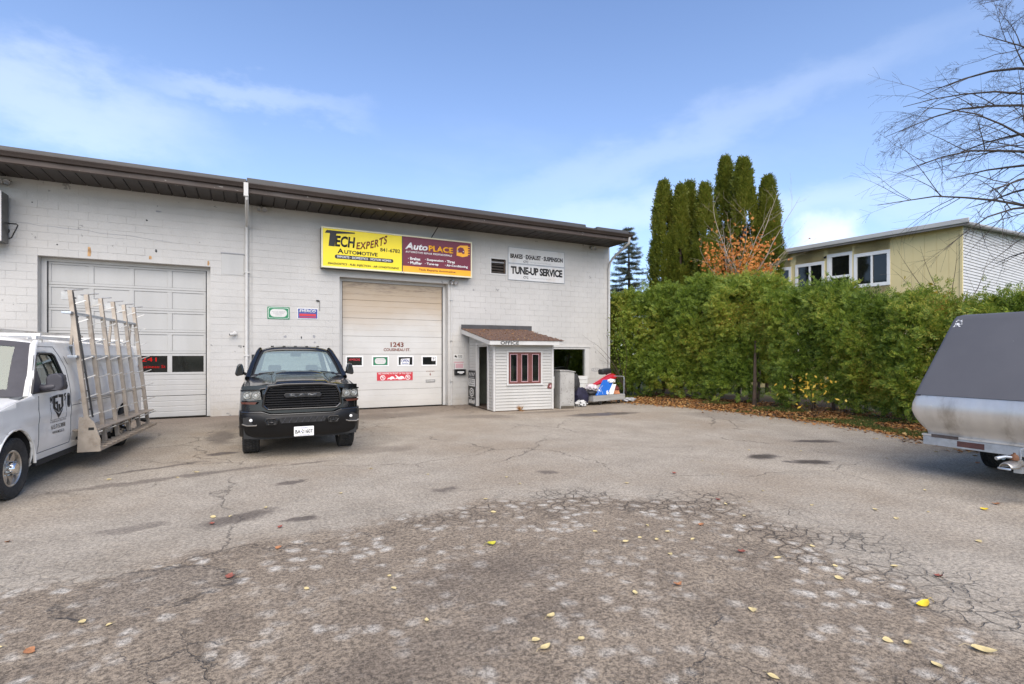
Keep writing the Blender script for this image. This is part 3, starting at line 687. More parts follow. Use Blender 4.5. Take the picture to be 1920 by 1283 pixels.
# red banner on the door
bn = rect(rd, 3.83, 5.03, .88, 1.165, FY - .004, MAT['ink_red'], name='parking_banner')
rect(bn, 3.84, 5.02, 1.150, 1.158, FY - .0065, MAT['ink_pink']); rect(bn, 3.84, 5.02, .887, .895, FY - .0065, MAT['ink_pink'])
text('NO PARKING IN FRONT OF THIS DOOR', bn, 3.88, 4.98, 1.09, 1.14, FY - .008, MAT['ink_white'], bold=.012)
for cx in (4.02, 4.86):
    MB().ring(circ(cx, .985, .085, 20), circ(cx, .985, .066, 20), FY - .008, FY - .0055).build('no_parking_ring', MAT['ink_white'], bn)
    text('P', bn, cx - .028, cx + .032, .94, 1.03, FY - .008, MAT['ink_white'], bold=.03)
    poly(bn, [(cx - .055, 1.025), (cx - .045, 1.038), (cx + .055, .945), (cx + .045, .932)], FY - .0095, MAT['ink_white'])
poly(bn, [(4.17, .92), (4.19, .97), (4.26, .985), (4.30, 1.02), (4.36, 1.02), (4.40, .985), (4.42, .94), (4.40, .92), (4.36, .95), (4.32, .92), (4.27, .92), (4.23, .95)], FY - .007, MAT['ink_white'], name='car_symbol')
poly(bn, [(4.43, .92), (4.46, .975), (4.50, .985), (4.43, 1.06), (4.45, 1.075), (4.56, .995), (4.63, 1.03), (4.70, 1.02), (4.74, .97), (4.76, .92), (4.70, .95), (4.65, .92), (4.55, .92), (4.50, .95)], FY - .007, MAT['ink_white'], name='tow_truck_symbol')
# ---- small louvre window high on the wall
o = OPEN[2]; lv = sub('window', B)
mb = MB().ring([(o[0] - .05, o[2] - .05), (o[1] + .05, o[2] - .05), (o[1] + .05, o[3] + .04), (o[0] - .05, o[3] + .04)], [(o[0], o[2]), (o[1], o[2]), (o[1], o[3]), (o[0], o[3])], WY - .012, WY + .05)
mb.build('frame', MAT['trim_white'], lv)
MB().box(o[0] + .002, o[1] - .002, WY + .12, WY + .14, o[2] + .002, o[3] - .002).build('backing', MAT['dark_gap'], lv)
for k in range(5):
    z = o[2] + .03 + k * .1
    MB().prism([(WY + .03, z), (WY + .035, z - .008), (WY + .11, z + .062), (WY + .105, z + .07)], o[0] + .004, o[1] - .06, 'yz').build('slat', MAT['bark_grey'], lv)
MB().box(o[1] - .055, o[1] - .02, WY + .02, WY + .1, o[2] + .004, o[3] - .004).build('stile', MAT['bark_brown'], lv)
MB().box(o[0] + .004, o[1] - .056, WY + .01, WY + .03, o[3] - .14, o[3] - .10).build('rail', MAT['ink_grey'], lv)
# ---- ground floor window right of the office hut
o = OPEN[3]; gw = sub('window', B)
MB().ring([(o[0] - .06, o[2] - .05), (o[1] + .16, o[2] - .05), (o[1] + .16, o[3] + .02), (o[0] - .06, o[3] + .02)], [(o[0] + .03, o[2] + .02), (o[1] - .03, o[2] + .02), (o[1] - .03, o[3] - .05), (o[0] + .03, o[3] - .05)], WY - .02, WY + .12).build('frame', MAT['trim_white'], gw)
MB().box(o[0] - .1, o[1] + .2, WY - .05, WY - .002, o[3] + .022, o[3] + .06).build('drip_cap', MAT['trim_white'], gw)
MB().box(o[0] + .03, o[1] - .03, WY + .07, WY + .078, o[2] + .02, o[3] - .05).build('pane', glassmat('glass_shop', (.30, .33, .27), .13, (.8, .85, .8)), gw)
cw = MB()
for k in range(9):
    x = o[0] + .75 + k * .13; q = MB().tube([(x + .05 * math.cos(a * .7), WY + .22, .98 + .05 * math.sin(a * .7) + .12 * ((k + 1) % 2)) for a in range(10)], .006, 4); cw.add(q.v, q.f)
cw.build('tangled_wire', MAT['trim_white'], gw, kind='stuff')
MB().box(9.95, 11.9, WY + .16, WY + .5, .80, .84).build('sill_shelf', MAT['bark_brown'], gw)
# blanked-in panel near the joint
MB().box(-.61, -.05, WY - .012, WY + .002, 4.03, 4.62).build('blank_panel', MAT['door_grey'], B, bevel=.004)
MB().box(-.63, -.03, WY - .03, WY - .002, 4.622, 4.65).build('drip_cap', MAT['ink_grey'], B)
# rust streaks and scars
rm = pm('rust_stain', (.44, .26, .12), .8, var=.4, vs=9.)
for cx, zt, w_, h_ in ((-3.58, 4.52, .028, .24), (-2.28, 4.40, .025, .09), (-.93, 4.38, .02, .13)):
    poly(B, [(cx - w_ * 1.3, zt - h_), (cx - w_, zt), (cx + w_ * .8, zt), (cx + w_ * 1.5, zt - h_ * .5), (cx + w_, zt - h_)], WY - .0015, rm, name='rust_streak', t=.0015)
for cx, cz, a, b in ((-2.36, 5.35, .03, .03), (-2.15, 4.55, .03, .05), (-2.1, 5.62, .09, .025), (-4.22, 4.52, .02, .02), (1.05, 2.28, .05, .05), (1.50, 2.26, .025, .05), (1.86, 2.30, .06, .05), (1.88, 2.12, .04, .03), (1.5, 1.98, .04, .03), (-.05, 1.98, .02, .03), (-4.7, 5.52, .018, .018)):
    poly(B, [(cx + a * math.cos(t) * random.uniform(.6, 1.1), cz + b * math.sin(t) * random.uniform(.6, 1.1)) for t in np.linspace(0, 5.6, 9)], WY - .0015, MAT['ink_grey'] if a > .03 else MAT['ink_black'], name='wall_scar', t=.0015)
cr_ = [(-5.0 + .23 * k, WY - .0018, 5.0 - .012 * k + random.uniform(-.025, .025)) for k in range(15)]
MB().tube(cr_, .006, 4).build('wall_crack', MAT['ink_grey'], B)

# ---- lamps and camera on the wall
def twin_lamp(x, z, label, y=WY):
    t = thing('floodlight', label, 'wall lamp', (x, y, z), 0, 'twin floodlights on the workshop wall')
    MB().box(-.06, .06, -.05, -.001, -.06, .06).build('mounting_plate', MAT['steel'], t, bevel=.008)
    for s in (-1, 1):
        h = MB().lathe([(.03, 0), (.055, .05), (.07, .10), (.075, .12), (.06, .122), (.05, .11)], 14, 'y')
        h.v = [(a, -b, c) for a, b, c in h.v]
        hd = h.build('lamp_head', MAT['steel'], t, smooth=40, loc=(s * .11, -.07, 0), rot=(R(25), 0, s * R(-18)))
        MB().lathe([(.0, .105), (.055, .112)], 14, 'y').build('lens', MAT['ink_grey'], hd).scale = (1, -1, 1)
        MB().tube([(s * .05, -.03, 0), (s * .11, -.08, 0)], .014, 6).build('arm', MAT['steel'], t)
twin_lamp(.42, 6.0, 'small twin floodlight under the eave beside the white downpipe')
twin_lamp(-5.2, 5.95, 'small twin floodlight under the eave above the blank light box')
twin_lamp(12.18, 5.98, 'small twin floodlight under the eave near the building corner')
twin_lamp(6.34, 4.26, 'small twin floodlight under the end of the shop sign')
t = thing('security_camera', 'small white security camera on the block wall beside the downpipe', 'camera', (-.28, WY, 2.36))
MB().lathe([(.05, 0), (.05, .02), (.02, .03)], 14, 'y').build('base', MAT['trim_white'], t, smooth=40).scale = (1, -1, 1)
MB().tube([(0, -.02, 0), (-.0, -.08, -.02)], .012, 6).build('arm', MAT['trim_white'], t)
bd = MB().lathe([(.001, .07), (.036, .07), (.04, 0.), (.04, -.10), (.034, -.115), (.001, -.112)], 14, 'x').build('housing', MAT['trim_white'], t, smooth=40, loc=(-.02, -.10, -.03), rot=(0, R(-10), R(30)))
MB().lathe([(.001, -.119), (.026, -.117), (.026, -.112)], 12, 'x').build('lens', MAT['black_plastic'], bd)
# conduit right of the door
t = thing('conduit', 'thin white conduit pipe running up the wall beside the beige door', 'pipe', (6.30, WY, 0))
MB().tube([(0, -.025, .02), (0, -.025, 4.2)], .018, 8).build('pipe', MAT['trim_white'], t, smooth=40)
for z in (.8, 2.2, 3.6): MB().box(-.04, .04, -.045, -.002, z, z + .025).build('strap', MAT['steel'], t)
t = thing('vent_pipe', 'dark round roof vent poking above the roof edge', 'vent', (-7.0, 19.5, 6.44))
MB().lathe([(.18, 0), (.18, .62), (.36, .64), (.42, .72), (.30, .84), (.001, .90)], 20).build('cowl', MAT['roof_edge'], t, smooth=40)

# ================================================================ signs
SY = 16.56
t = thing('shop_sign', 'long light box sign, yellow and maroon, over the beige door', 'sign', (0, 0, 0))
X0, XM, X1, Z0, Z1 = 2.03, 4.51, 6.95, 4.385, 5.625
MB().box(X0, X1, SY, WY - .004, Z0, Z1).build('cabinet', MAT['black_trim'], t, bevel=.01)
MB().ring([(X0, Z0), (X1, Z0), (X1, Z1), (X0, Z1)], [(X0 + .045, Z0 + .05), (X1 - .045, Z0 + .05), (X1 - .045, Z1 - .045), (X0 + .045, Z1 - .045)], SY - .03, SY - .002).build('frame', pm('sign_cream', (.70, .66, .46), .5, var=.06), t, bevel=.006)
yl = MB().box(X0 + .047, XM - .012, SY - .012, SY - .001, Z0 + .052, Z1 - .047).build('yellow_face', MAT['ink_yellow'], t)
mr = MB().box(XM + .012, X1 - .047, SY - .012, SY - .001, Z0 + .052, Z1 - .047).build('maroon_face', MAT['ink_maroon'], t)
MB().box(XM - .011, XM + .011, SY - .024, SY - .002, Z0 + .052, Z1 - .047).build('divider', MAT['black_trim'], t)
def Y(px_, py_): return X0 + (px_ - 128) / (1032 - 128) * (XM - X0)          # placement along the face
y1, y2 = SY - .0145, SY - .0175; K = MAT['ink_black']
poly(yl, [(2.13, 5.44), (2.19, 5.53), (3.02, 5.53), (3.02, 5.50), (2.47, 5.44), (2.42, 5.05), (2.24, 5.05), (2.28, 5.44)], y1, K, name='swoosh_letter')
for k in range(4): poly(yl, [(2.46 + .05 * k, 5.475 - .014 * k), (3.02, 5.492 - .02 * k), (3.02, 5.488 - .02 * k), (2.46 + .05 * k, 5.467 - .014 * k)], y1 - .0005, MAT['ink_yellow'], name='speed_line', t=.001)
text('ECH', yl, 2.43, 3.03, 5.05, 5.39, y1, K, shear=.12, bold=.035)
def arch(u, v, X, Z): return X, Z + .30 * u - .06 * np.sin(u * np.pi) + (v - .5) * .05 * u
text('EXPERTS', yl, 3.06, 4.02, 5.02, 5.235, y2, MAT['ink_brown'], shear=.12, bold=.03, warp=arch, spacing=1.15)
text('841-6782', yl, 3.80, 4.44, 5.02, 5.14, y1, K, bold=.02)
text('A', yl, 2.50, 2.68, 4.85, 5.0, y1, K, bold=.03); text('UTOMOTIVE', yl, 2.70, 3.72, 4.85, 4.965, y1, K, bold=.03)
poly(yl, rrect(2.42, 4.22, 4.685, 4.805, .058, 5), y1, K, name='pill')
text('IMPORTS · DOMESTICS · MOTOR HOMES', yl, 2.49, 4.15, 4.71, 4.782, y2 - .001, MAT['ink_white'], bold=.022)
text('DIAGNOSTICS - FUEL INJECTION - AIR CONDITIONING', yl, 2.22, 4.40, 4.475, 4.56, y1, K, shear=.2, bold=.03)
gs = MB().box(XM + .02, X1 - .049, SY - .016, SY - .0125, Z0 + .054, Z0 + .245).build('gold_strip', MAT['ink_gold'], mr)
text('Tech Experts Automotive', gs, 5.06, 6.34, 4.495, 4.575, SY - .019, MAT['ink_brown'], bold=.035, spacing=1.1)
text('Auto', mr, 4.60, 5.37, 5.17, 5.40, y1, MAT['ink_white'], shear=.22, bold=.035)
text('PLACE', mr, 5.40, 6.26, 5.17, 5.37, y1, MAT['ink_gold'], bold=.035)
text('AUTOMOTIVE REPAIR PROFESSIONALS', mr, 4.62, 6.22, 5.06, 5.125, y1, MAT['ink_white'], bold=.03, spacing=1.2)
for cx, rows in ((4.70, ('· Brakes', '· Muffler')), (5.27, ('· Suspension', '· Tune-up')), (5.97, ('· Tires', '· Air-Conditioning'))):
    for i, s_ in enumerate(rows):
        text(s_, mr, cx, cx + .062 * (len(s_) - 1) * (.78 if len(s_) > 14 else .95), 4.83 - .135 * i, 4.93 - .135 * i, y1, MAT['ink_white'], bold=.035)
lg = MB().prism([(6.38, 5.12), (6.40, 5.40), (6.52, 5.47), (6.80, 5.49), (6.80, 5.13), (6.60, 5.08)], SY - .0145, SY - .0125).build('car_emblem', MAT['ink_gold'], mr)
poly(lg, [(6.40, 5.26), (6.44, 5.36), (6.52, 5.41), (6.62, 5.39), (6.67, 5.31), (6.67, 5.20), (6.60, 5.19), (6.58, 5.23), (6.46, 5.22)], SY - .0165, MAT['ink_maroon'])
poly(lg, circ(6.43, 5.27, .018, 8), SY - .0182, MAT['ink_white']); poly(lg, circ(6.63, 5.27, .018, 8), SY - .0182, MAT['ink_white'])
for k in range(4): poly(lg, [(6.62, 5.44 - .08 * k), (6.86, 5.45 - .08 * k), (6.86, 5.42 - .08 * k), (6.66, 5.41 - .08 * k)], SY - .0152, MAT['ink_gold'], name='speed_line')
for x in (XM - .06, XM + .02): MB().box(x, x + .045, SY - .034, SY - .0305, Z0 + .008, Z0 + .04).build('clip', MAT['steel'], t)
MB().bar((5.55, WY - .02, 5.64), (5.62, EY + .3, 6.06), .02).build('stay', MAT['black_trim'], t)

t = thing('service_sign', 'white two panel sign reading tune-up service on the block wall', 'sign', (0, 0, 0))
for za, zb in ((4.475, 5.075), (5.09, 5.675)):
    pnl = MB().box(8.49, 10.92, WY - .02, WY - .004, za, zb).build('panel', pm('sign_panel', (.64, .635, .615), .55, var=.05, vs=1., dirt=((.52, .45, .38), .5, 1.6)), t)
    MB().ring([(8.485, za - .004), (10.925, za - .004), (10.925, zb + .004), (8.485, zb + .004)], [(8.505, za + .015), (10.905, za + .015), (10.905, zb - .015), (8.505, zb - .015)], WY - .026, WY - .0205).build('edging', MAT['steel'], pnl)
    if za < 5: text('TUNE-UP SERVICE', pnl, 8.60, 10.82, 4.70, 4.985, WY - .0225, K, bold=.045, spacing=.95)
    else: text('BRAKES · EXHAUST · SUSPENSION', pnl, 8.58, 10.84, 5.27, 5.44, WY - .0225, K, bold=.045)
    zz = za + .08 if za < 5 else za + .045
    text('CTC', pnl, 9.12, 9.33, zz, zz + .085, WY - .0225, K, bold=.03); text('The Right Brand For The Job', pnl, 9.40, 10.30, zz + .01, zz + .055, WY - .0225, MAT['ink_grey'])
def cert_sign(name, label, x0, x1, z0, z1, frame, kind):
    t = thing(name, label, 'sign', (0, 0, 0))
    f = MB().box(x0, x1, WY - .014, WY - .003, z0, z1).build('panel', MAT[frame], t)
    return t, f
t, f_ = cert_sign('inspection_sign', 'white sign with a rounded green border on the block wall', .57, 1.17, 2.80, 3.16, 'ink_green', 0)
MB().prism(rrect(.595, 1.145, 2.825, 3.135, .03, 3), WY - .0165, WY - .0145).build('rim', MAT['ink_white'], f_)
MB().prism(rrect(.605, 1.135, 2.835, 3.125, .03, 3), WY - .0185, WY - .0170).build('band', MAT['ink_green'], f_)
MB().prism(rrect(.64, 1.10, 2.865, 3.095, .11, 6), WY - .0205, WY - .0190).build('face', MAT['paper'], f_)
for s_, a, b, z in (('MOTOR VEHICLE', .69, 1.05, 3.0), ('INSPECTION', .73, 1.01, 2.955), ('STATION', .79, .95, 2.905)): text(s_, f_, a, b, z, z + .035, WY - .0225, MAT['ink_grey'])
t, f_ = cert_sign('parts_brand_sign', 'small blue sign with white lettering over a red band', 1.39, 1.97, 2.83, 3.15, 'ink_white', 0)
MB().box(1.405, 1.955, WY - .0165, WY - .0145, 2.845, 3.135).build('face', MAT['ink_blue'], f_)
text('EVERCO', f_, 1.44, 1.91, 3.03, 3.115, WY - .019, MAT['ink_white'], shear=.25, bold=.03)
rect(f_, 1.44, 1.915, 2.91, 2.985, WY - .0168, MAT['ink_red']); rect(f_, 1.44, 1.915, 2.865, 2.885, WY - .0168, MAT['ink_red'])
t = thing('hanging_cable', 'short loose black cable end dangling above the small blue sign', 'cable', (1.98, WY, 3.38))
MB().tube([(-.04, -.03, .02), (.03, -.03, .0), (.045, -.012, -.05), (.04, -.01, -.3)], .006, 5).build('wire', K, t); MB().box(-.06, .03, -.05, -.002, 0, .035).build('junction', K, t)
# light box at the left edge, standing off the wall
t = thing('light_box', 'blank white light box sign with dark side on the wall', 'sign', (0, 0, 0))
MB().box(-8.2, -5.10, WY - .52, WY - .12, 4.42, 5.60).build('cabinet', MAT['black_trim'], t, bevel=.01)
MB().ring([(-8.2, 4.42), (-5.10, 4.42), (-5.10, 5.60), (-8.2, 5.60)], [(-8.13, 4.48), (-5.17, 4.48), (-5.17, 5.54), (-8.13, 5.54)], WY - .56, WY - .522).build('frame', MAT['trim_white'], t)
MB().box(-8.128, -5.172, WY - .54, WY - .523, 4.482, 5.538).build('face', MAT['ink_white'], t)
MB().box(-5.6, -5.3, WY - .118, WY - .005, 4.6, 5.4).build('bracket', MAT['black_trim'], t)
t = thing('scroll_bracket', 'thin black iron loop with a scroll on the wall beside the light box', 'bracket', (0, 0, 0))
MB().tube([(-5.6, WY - .02, 4.93), (-4.99, WY - .02, 4.95), (-4.96, WY - .02, 4.92), (-5.08, WY - .02, 4.6), (-5.16, WY - .02, 4.56), (-5.6, WY - .02, 4.55)], .011, 6).build('loop', K, t, smooth=40)
MB().tube([(-5.6, WY - .02, 4.72)] + [(-5.20 + .08 * math.cos(a), WY - .02, 4.76 + .075 * math.sin(a)) for a in np.linspace(-1.7, 2.3, 12)], .011, 6).build('scroll', K, t, smooth=40)
# notices beside the hut
t = thing('dog_notice', 'small white notice with a dark animal and two words on the wall', 'sign', (0, 0, 0))
f_ = rect(t, 6.39, 6.74, 1.60, 1.76, WY - .004, MAT['paper'], name='plate', t=.004)
poly(f_, [(6.42, 1.70), (6.47, 1.73), (6.50, 1.69), (6.53, 1.66), (6.50, 1.64), (6.46, 1.66), (6.43, 1.66)], WY - .0085, K, name='dog'); text('GUARD', f_, 6.55, 6.71, 1.685, 1.725, WY - .010, K, bold=.02); text('DOG', f_, 6.57, 6.70, 1.635, 1.675, WY - .010, K, bold=.02)
t = thing('pink_notice', 'faded notice with a pink heading above the black letter box', 'sign', (0, 0, 0))
f_ = rect(t, 6.40, 6.76, 1.25, 1.50, WY - .004, MAT['paper'], name='plate', t=.004); rect(f_, 6.40, 6.76, 1.455, 1.50, WY - .0085, MAT['ink_pink'], name='heading'); rect(f_, 6.46, 6.74, 1.28, 1.43, WY - .0085, MAT['ink_pink'], name='print'); rect(f_, 6.405, 6.43, 1.26, 1.44, WY - .0085, MAT['ink_grey'], name='print')
t = thing('letter_box', 'black wall letter box with a pale label', 'letter box', (0, 0, 0))
f_ = MB().box(6.40, 6.80, WY - .12, WY - .004, 1.04, 1.24).build('body', MAT['black_trim'], t, bevel=.01)
MB().box(6.39, 6.81, WY - .135, WY - .005, 1.205, 1.225).build('lid', MAT['black_trim'], f_); rect(f_, 6.49, 6.73, 1.12, 1.165, WY - .122, MAT['ink_white'], name='label'); rect(f_, 6.56, 6.68, 1.085, 1.105, WY - .122, MAT['ink_white'], name='label')
t = thing('painted_mark', 'faint grey scribbled oval mark low on the wall right of the shop window', 'marking')
MB().ring(circ(12.42, 1.145, .22, 20, .075), circ(12.42, 1.145, .20, 20, .058), WY - .0045, WY - .0025).build('oval', MAT['ink_grey'], t)
for k in range(4): poly(t, [(12.26 + .09 * k, 1.11), (12.30 + .09 * k, 1.18), (12.33 + .09 * k, 1.175), (12.285 + .09 * k, 1.105)], WY - .003, MAT['ink_grey'], name='stroke')

# ================================================================ office hut
H = thing('office_hut', 'small white clapboard office hut with red-brown window and shingled lean-to roof', 'hut', (6.70, 14.27, 0), R(-4.5))
HW, HD = 2.04, 2.42
cl_m = MAT['siding']
DR = (.52, 1.52)                                             # doorway along the left side
WN = (.50, 1.60, .84, 1.82)                                  # window in the front
# shell behind the boards
mb = MB()
mb.box(.02, WN[0], .022, .06, .03, 2.05).box(WN[1], HW - .02, .022, .06, .03, 2.05).box(WN[0], WN[1], .022, .06, .03, WN[2]).box(WN[0], WN[1], .022, .06, WN[3], 2.05)
mb.build('front_sheathing', MAT['siding'], H)
for a, b, z0 in ((.061, DR[0] - .02, .03), (DR[1] + .02, HD, .03), (DR[0] - .02, DR[1] + .02, 2.0)):
    MB().prism([(a, z0), (b, z0), (b, 2.02 + b * .17), (a, 2.02 + a * .17)], .022, .06, 'yz').build('side_sheathing', MAT['siding'], H)
MB().prism([(.061, .03), (HD, .03), (HD, 2.02 + HD * .17), (.061, 2.02 + .061 * .17)], HW - .06, HW - .022, 'yz').build('side_sheathing', MAT['siding'], H)
MB().box(.061, HW - .061, HD - .03, HD, .03, 2.3).build('back_lining', pm('lining', (.14, .15, .12), .8, var=.2), H)
MB().box(.0, HW, .0, HD, -.02, .028).build('floor', MAT['bark_brown'], H)
EXP = .0925
fr = sub('front_wall', H)
def board(parent, L, horiz, cache={}):
    key = (round(L, 3), horiz)
    if key not in cache:
        pr = [(-.022, 0), (-.008, EXP - .019), (.0, EXP - .019), (.0, 0)]
        if horiz: cache[key] = MB().prism(pr, 0, L, 'yz').mesh('board', cl_m)
        else: cache[key] = MB().prism(pr, 0, L, 'xz').mesh('board', cl_m)
    return put('board', cache[key], parent)
for r_ in range(22):
    z = .03 + r_ * EXP
    if z + EXP > 2.06: break
    segs = [(.07, HW - .065)]
    if WN[2] - .06 < z + EXP * .5 < WN[3] + .05: segs = [(.07, WN[0] - .062), (WN[1] + .062, HW - .065)]
    for a, b in segs:
        o = board(fr, b - a, True); o.location = (a, .021, z); o.rotation_euler = (0, R(random.uniform(-.12, .12)), 0)
sw = sub('side_wall', H)
for r_ in range(26):
    z = .03 + r_ * EXP
    for a, b in ((.07, DR[0] - .10), (DR[1] + .10, HD - .03)):
        if z + EXP > 2.0 + a * .17: continue
        o = board(sw, b - a, False); o.location = (.021, a, z)
    if r_ < 23:
        pass
z = 2.02
while z + EXP < 2.02 + HD * .17:
    a = max(DR[0], (z + EXP - 2.02) / .17 + .06)
    z += EXP
sr = sub('right_wall', H)
for r_ in range(22):
    o = board(sr, HD - .1, False); o.location = (HW - .021, .05, .03 + r_ * EXP); o.scale = (-1, 1, 1)
for x in (0., HW - .062): MB().box(x, x + .062, -.004, .020, .02, 2.05).build('corner_board', MAT['trim_white'], H, bevel=.004)
MB().box(-.004, .02, .021, .068, .02, 2.05).build('corner_board', MAT['trim_white'], H, bevel=.004)
MB().box(HW, HW + .012, -.002, .09, .02, 2.05).build('corner_board', MAT['trim_white'], H)
# front window: three lights in a red-brown frame
wf = sub('window', H); a, b, c, d_ = WN; q = .055
MB().ring([(a - .06, c - .055), (b + .06, c - .055), (b + .06, d_ + .045), (a - .06, d_ + .045)], [(a, c), (b, c), (b, d_), (a, d_)], -.004, .03).build('casing', MAT['trim_white'], wf, bevel=.004)
MB().box(a - .075, b + .075, -.035, -.0045, c - .05, c - .02).build('sill', MAT['trim_white'], wf, bevel=.004)
MB().ring([(a + .003, c + .003), (b - .003, c + .003), (b - .003, d_ - .003), (a + .003, d_ - .003)], [(a + q, c + q), (b - q, c + q), (b - q, d_ - q), (a + q, d_ - q)], .0, .05).build('frame', MAT['red_brown'], wf, bevel=.006)
xs = [a + q, a + q + .245, a + q + .245 + .13, a + q + .61, a + q + .74, b - q]
for m0, m1 in ((xs[1], xs[2]), (xs[3], xs[4])): MB().box(m0, m1, -.004, .048, c + q + .002, d_ - q - .002).build('mullion', MAT['red_brown'], wf, bevel=.006)
gh = glassmat('glass_hut', (.62, .66, .60), .07, (.85, .88, .85))
for m0, m1 in ((xs[0], xs[1]), (xs[2], xs[3]), (xs[4], xs[5])):
    MB().box(m0 + .002, m1 - .002, .026, .030, c + q + .002, d_ - q - .002).build('pane', gh, wf)
    MB().ring([(m0 + .003, c + q + .003), (m1 - .003, c + q + .003), (m1 - .003, d_ - q - .003), (m0 + .003, d_ - q - .003)], [(m0 + .02, c + q + .02), (m1 - .02, c + q + .02), (m1 - .02, d_ - q - .02), (m0 + .02, d_ - q - .02)], .010, .0245).build('bead', MAT['ink_pink'], wf)
# broken board end
poly(H, [(HW - .22, .70), (HW - .17, .84), (HW - .055, .84), (HW - .06, .66), (HW - .2, .67)], -.0035, MAT['red_brown'], name='bare_patch', t=.003)
poly(H, [(HW - .15, .72), (HW - .11, .80), (HW - .08, .76), (HW - .09, .70)], -.0068, MAT['ink_pink'], name='bare_patch', t=.003)
# doorway with the door standing open inside
dw = sub('door', H); a, b = DR
MB().box(-.022, .07, a - .095, a - .002, .03, 2.06).build('casing', MAT['trim_white'], dw, bevel=.004)
MB().box(-.022, .07, b + .002, b + .095, .03, 2.06).build('casing', MAT['trim_white'], dw, bevel=.004)
MB().box(-.028, .07, a - .10, b + .10, 2.062, 2.13).build('head', MAT['trim_white'], dw, bevel=.004)
MB().box(-.03, .10, a, b, .03, .05).build('sill', MAT['bark_brown'], dw)
lf = MB().box(0, .82, -.02, .02, .06, 2.03).build('leaf', MAT['door_grey'], dw, bevel=.004, loc=(.10, a + .05, 0), rot=(0, 0, R(3)))
MB().lathe([(.012, 0), (.012, .05), (.03, .055), (.03, .085), (.001, .09)], 12, 'y').build('knob', MAT['steel'], lf, smooth=40, loc=(.74, -.02, 1.0)).scale = (1, -1, 1)
# roof
RX0, RX1, RY0, RY1 = -.26, HW + .20, -.33, 2.46
def rz_(y): return 2.17 + (y - RY0) * .163
MB().prism([(RY0 + .02, rz_(RY0) - .07), (RY1, rz_(RY1) - .07), (RY1, rz_(RY1) - .012), (RY0 + .02, rz_(RY0) - .012)], RX0 + .02, RX1 - .02, 'yz').build('roof_deck', MAT['trim_white'], H)
MB().box(RX0, RX1 - .16, RY0, RY0 + .019, rz_(RY0) - .13, rz_(RY0) - .006).build('fascia', MAT['trim_white'], H, bevel=.003)
MB().prism([(RY0, rz_(RY0) - .13), (RY1, rz_(RY1) - .15), (RY1, rz_(RY1) - .008), (RY0, rz_(RY0) - .008)], RX0 - .002, RX0 + .018, 'yz').build('rake_board', MAT['trim_white'], H)
rs = sub('roof', H)
shm = [MB().prism([(-.012, .004), (.18, .018), (.18, .024), (-.012, .016)], .0, w_ - .008, 'yz').mesh('shingle', MAT['shingle']) for w_ in (.30, .30, .30)]
ny = 15; ey = (RY1 - RY0) / ny; nx = 8; exx = (RX1 - RX0 + .0) / nx
for j in range(ny):
    for i in range(nx):
        x = RX0 + i * exx + (exx * .5 if j % 2 else 0)
        if x + exx > RX1 + .02: continue
        o = put('shingle', shm[i % 3], rs, (x + random.uniform(0, .006), RY0 + j * ey - .01, rz_(RY0 + j * ey) - .006 + random.uniform(0, .006)), (math.atan(.163) + R(random.uniform(-1, 2.)), 0, R(random.uniform(-1, 1))))
        o.scale = (exx / .30, 1, 1)
    if j % 2: put('shingle', shm[0], rs, (RX0, RY0 + j * ey - .01, rz_(RY0 + j * ey) - .006), (math.atan(.163), 0, 0)).scale = (exx * .5 / .30, 1, 1)
MB().box(RX0, HW + .38, RY1 - .01, RY1 + .012, rz_(RY1) - .02, rz_(RY1) + .16).build('flashing', pm('tar', (.06, .058, .06), .7, var=.15, vs=3), H)
text('OFFICE', H, .10, .70, rz_(RY0) - .12, rz_(RY0) - .02, RY0 - .003, MAT['ink_black'], bold=.025)
# needles and dry leaves lying on the shingles
P = np.stack([RNG.uniform(RX0, RX1, 700), RNG.uniform(RY0, RY1, 700), np.zeros(700)], 1); P[:, 2] = 2.17 + (P[:, 1] - RY0) * .163 + .022
a_ = RNG.uniform(0, 6.28, 700); L_ = RNG.uniform(.03, .07, 700)
hl = diamonds('roof_leaves', P, np.stack([np.cos(a_) * L_, np.sin(a_) * L_, RNG.normal(0.006, .012, 700)], 1), np.stack([-np.sin(a_), np.cos(a_), RNG.normal(0, .3, 700)], 1) * (L_ * .28)[:, None], litter_m, kind='stuff')
hl.location = H.location; hl.rotation_euler = H.rotation_euler; hl['label'] = 'dry brown leaves and needles scattered over the hut roof'; hl['category'] = 'leaves'
# tall black and white poster board leaning on the side of the hut
t = thing('poster_board', 'tall narrow black and white poster board leaning on the hut beside its door', 'sign', (6.70, 14.27, 0), R(-4.5))
M90 = (0, 0, R(-90))
pb = MB().box(-2.36, -1.64, -.036, -.015, .02, 1.20).build('board', MAT['ink_black'], t, rot=M90)
rect(pb, -2.34, -1.66, .80, .93, -.0375, MAT['paper']); rect(pb, -2.34, -1.66, .68, .80, -.0375, MAT['paper'])
for z in (.88, .815, .735): text({.88: 'RUSTPROOF', .815: 'OIL SPRAY', .735: 'UNDERCOAT'}[z], pb, -2.28, -1.72, z - .025, z + .025, -.041, MAT['ink_black'], bold=.02)
for k in range(4): poly(pb, [(-2.30 + .16 * k, 1.02), (-2.22 + .16 * k, 1.13), (-2.15 + .16 * k, 1.15), (-2.24 + .16 * k, 1.03)], -.0375, MAT['paper'], name='slash')
for k in range(5): rect(pb, -2.28 + .12 * k, -2.21 + .12 * k, .955, .995, -.0375, MAT['ink_grey'])
MB().ring(circ(-2.0, .47, .24, 8, .15), circ(-2.0, .47, .20, 8, .115), -.0395, -.0365).build('print', MAT['paper'], pb)
MB().ring(circ(-2.0, .47, .13, 6, .085), circ(-2.0, .47, .08, 6, .05), -.0395, -.0365).build('print', MAT['paper'], pb)
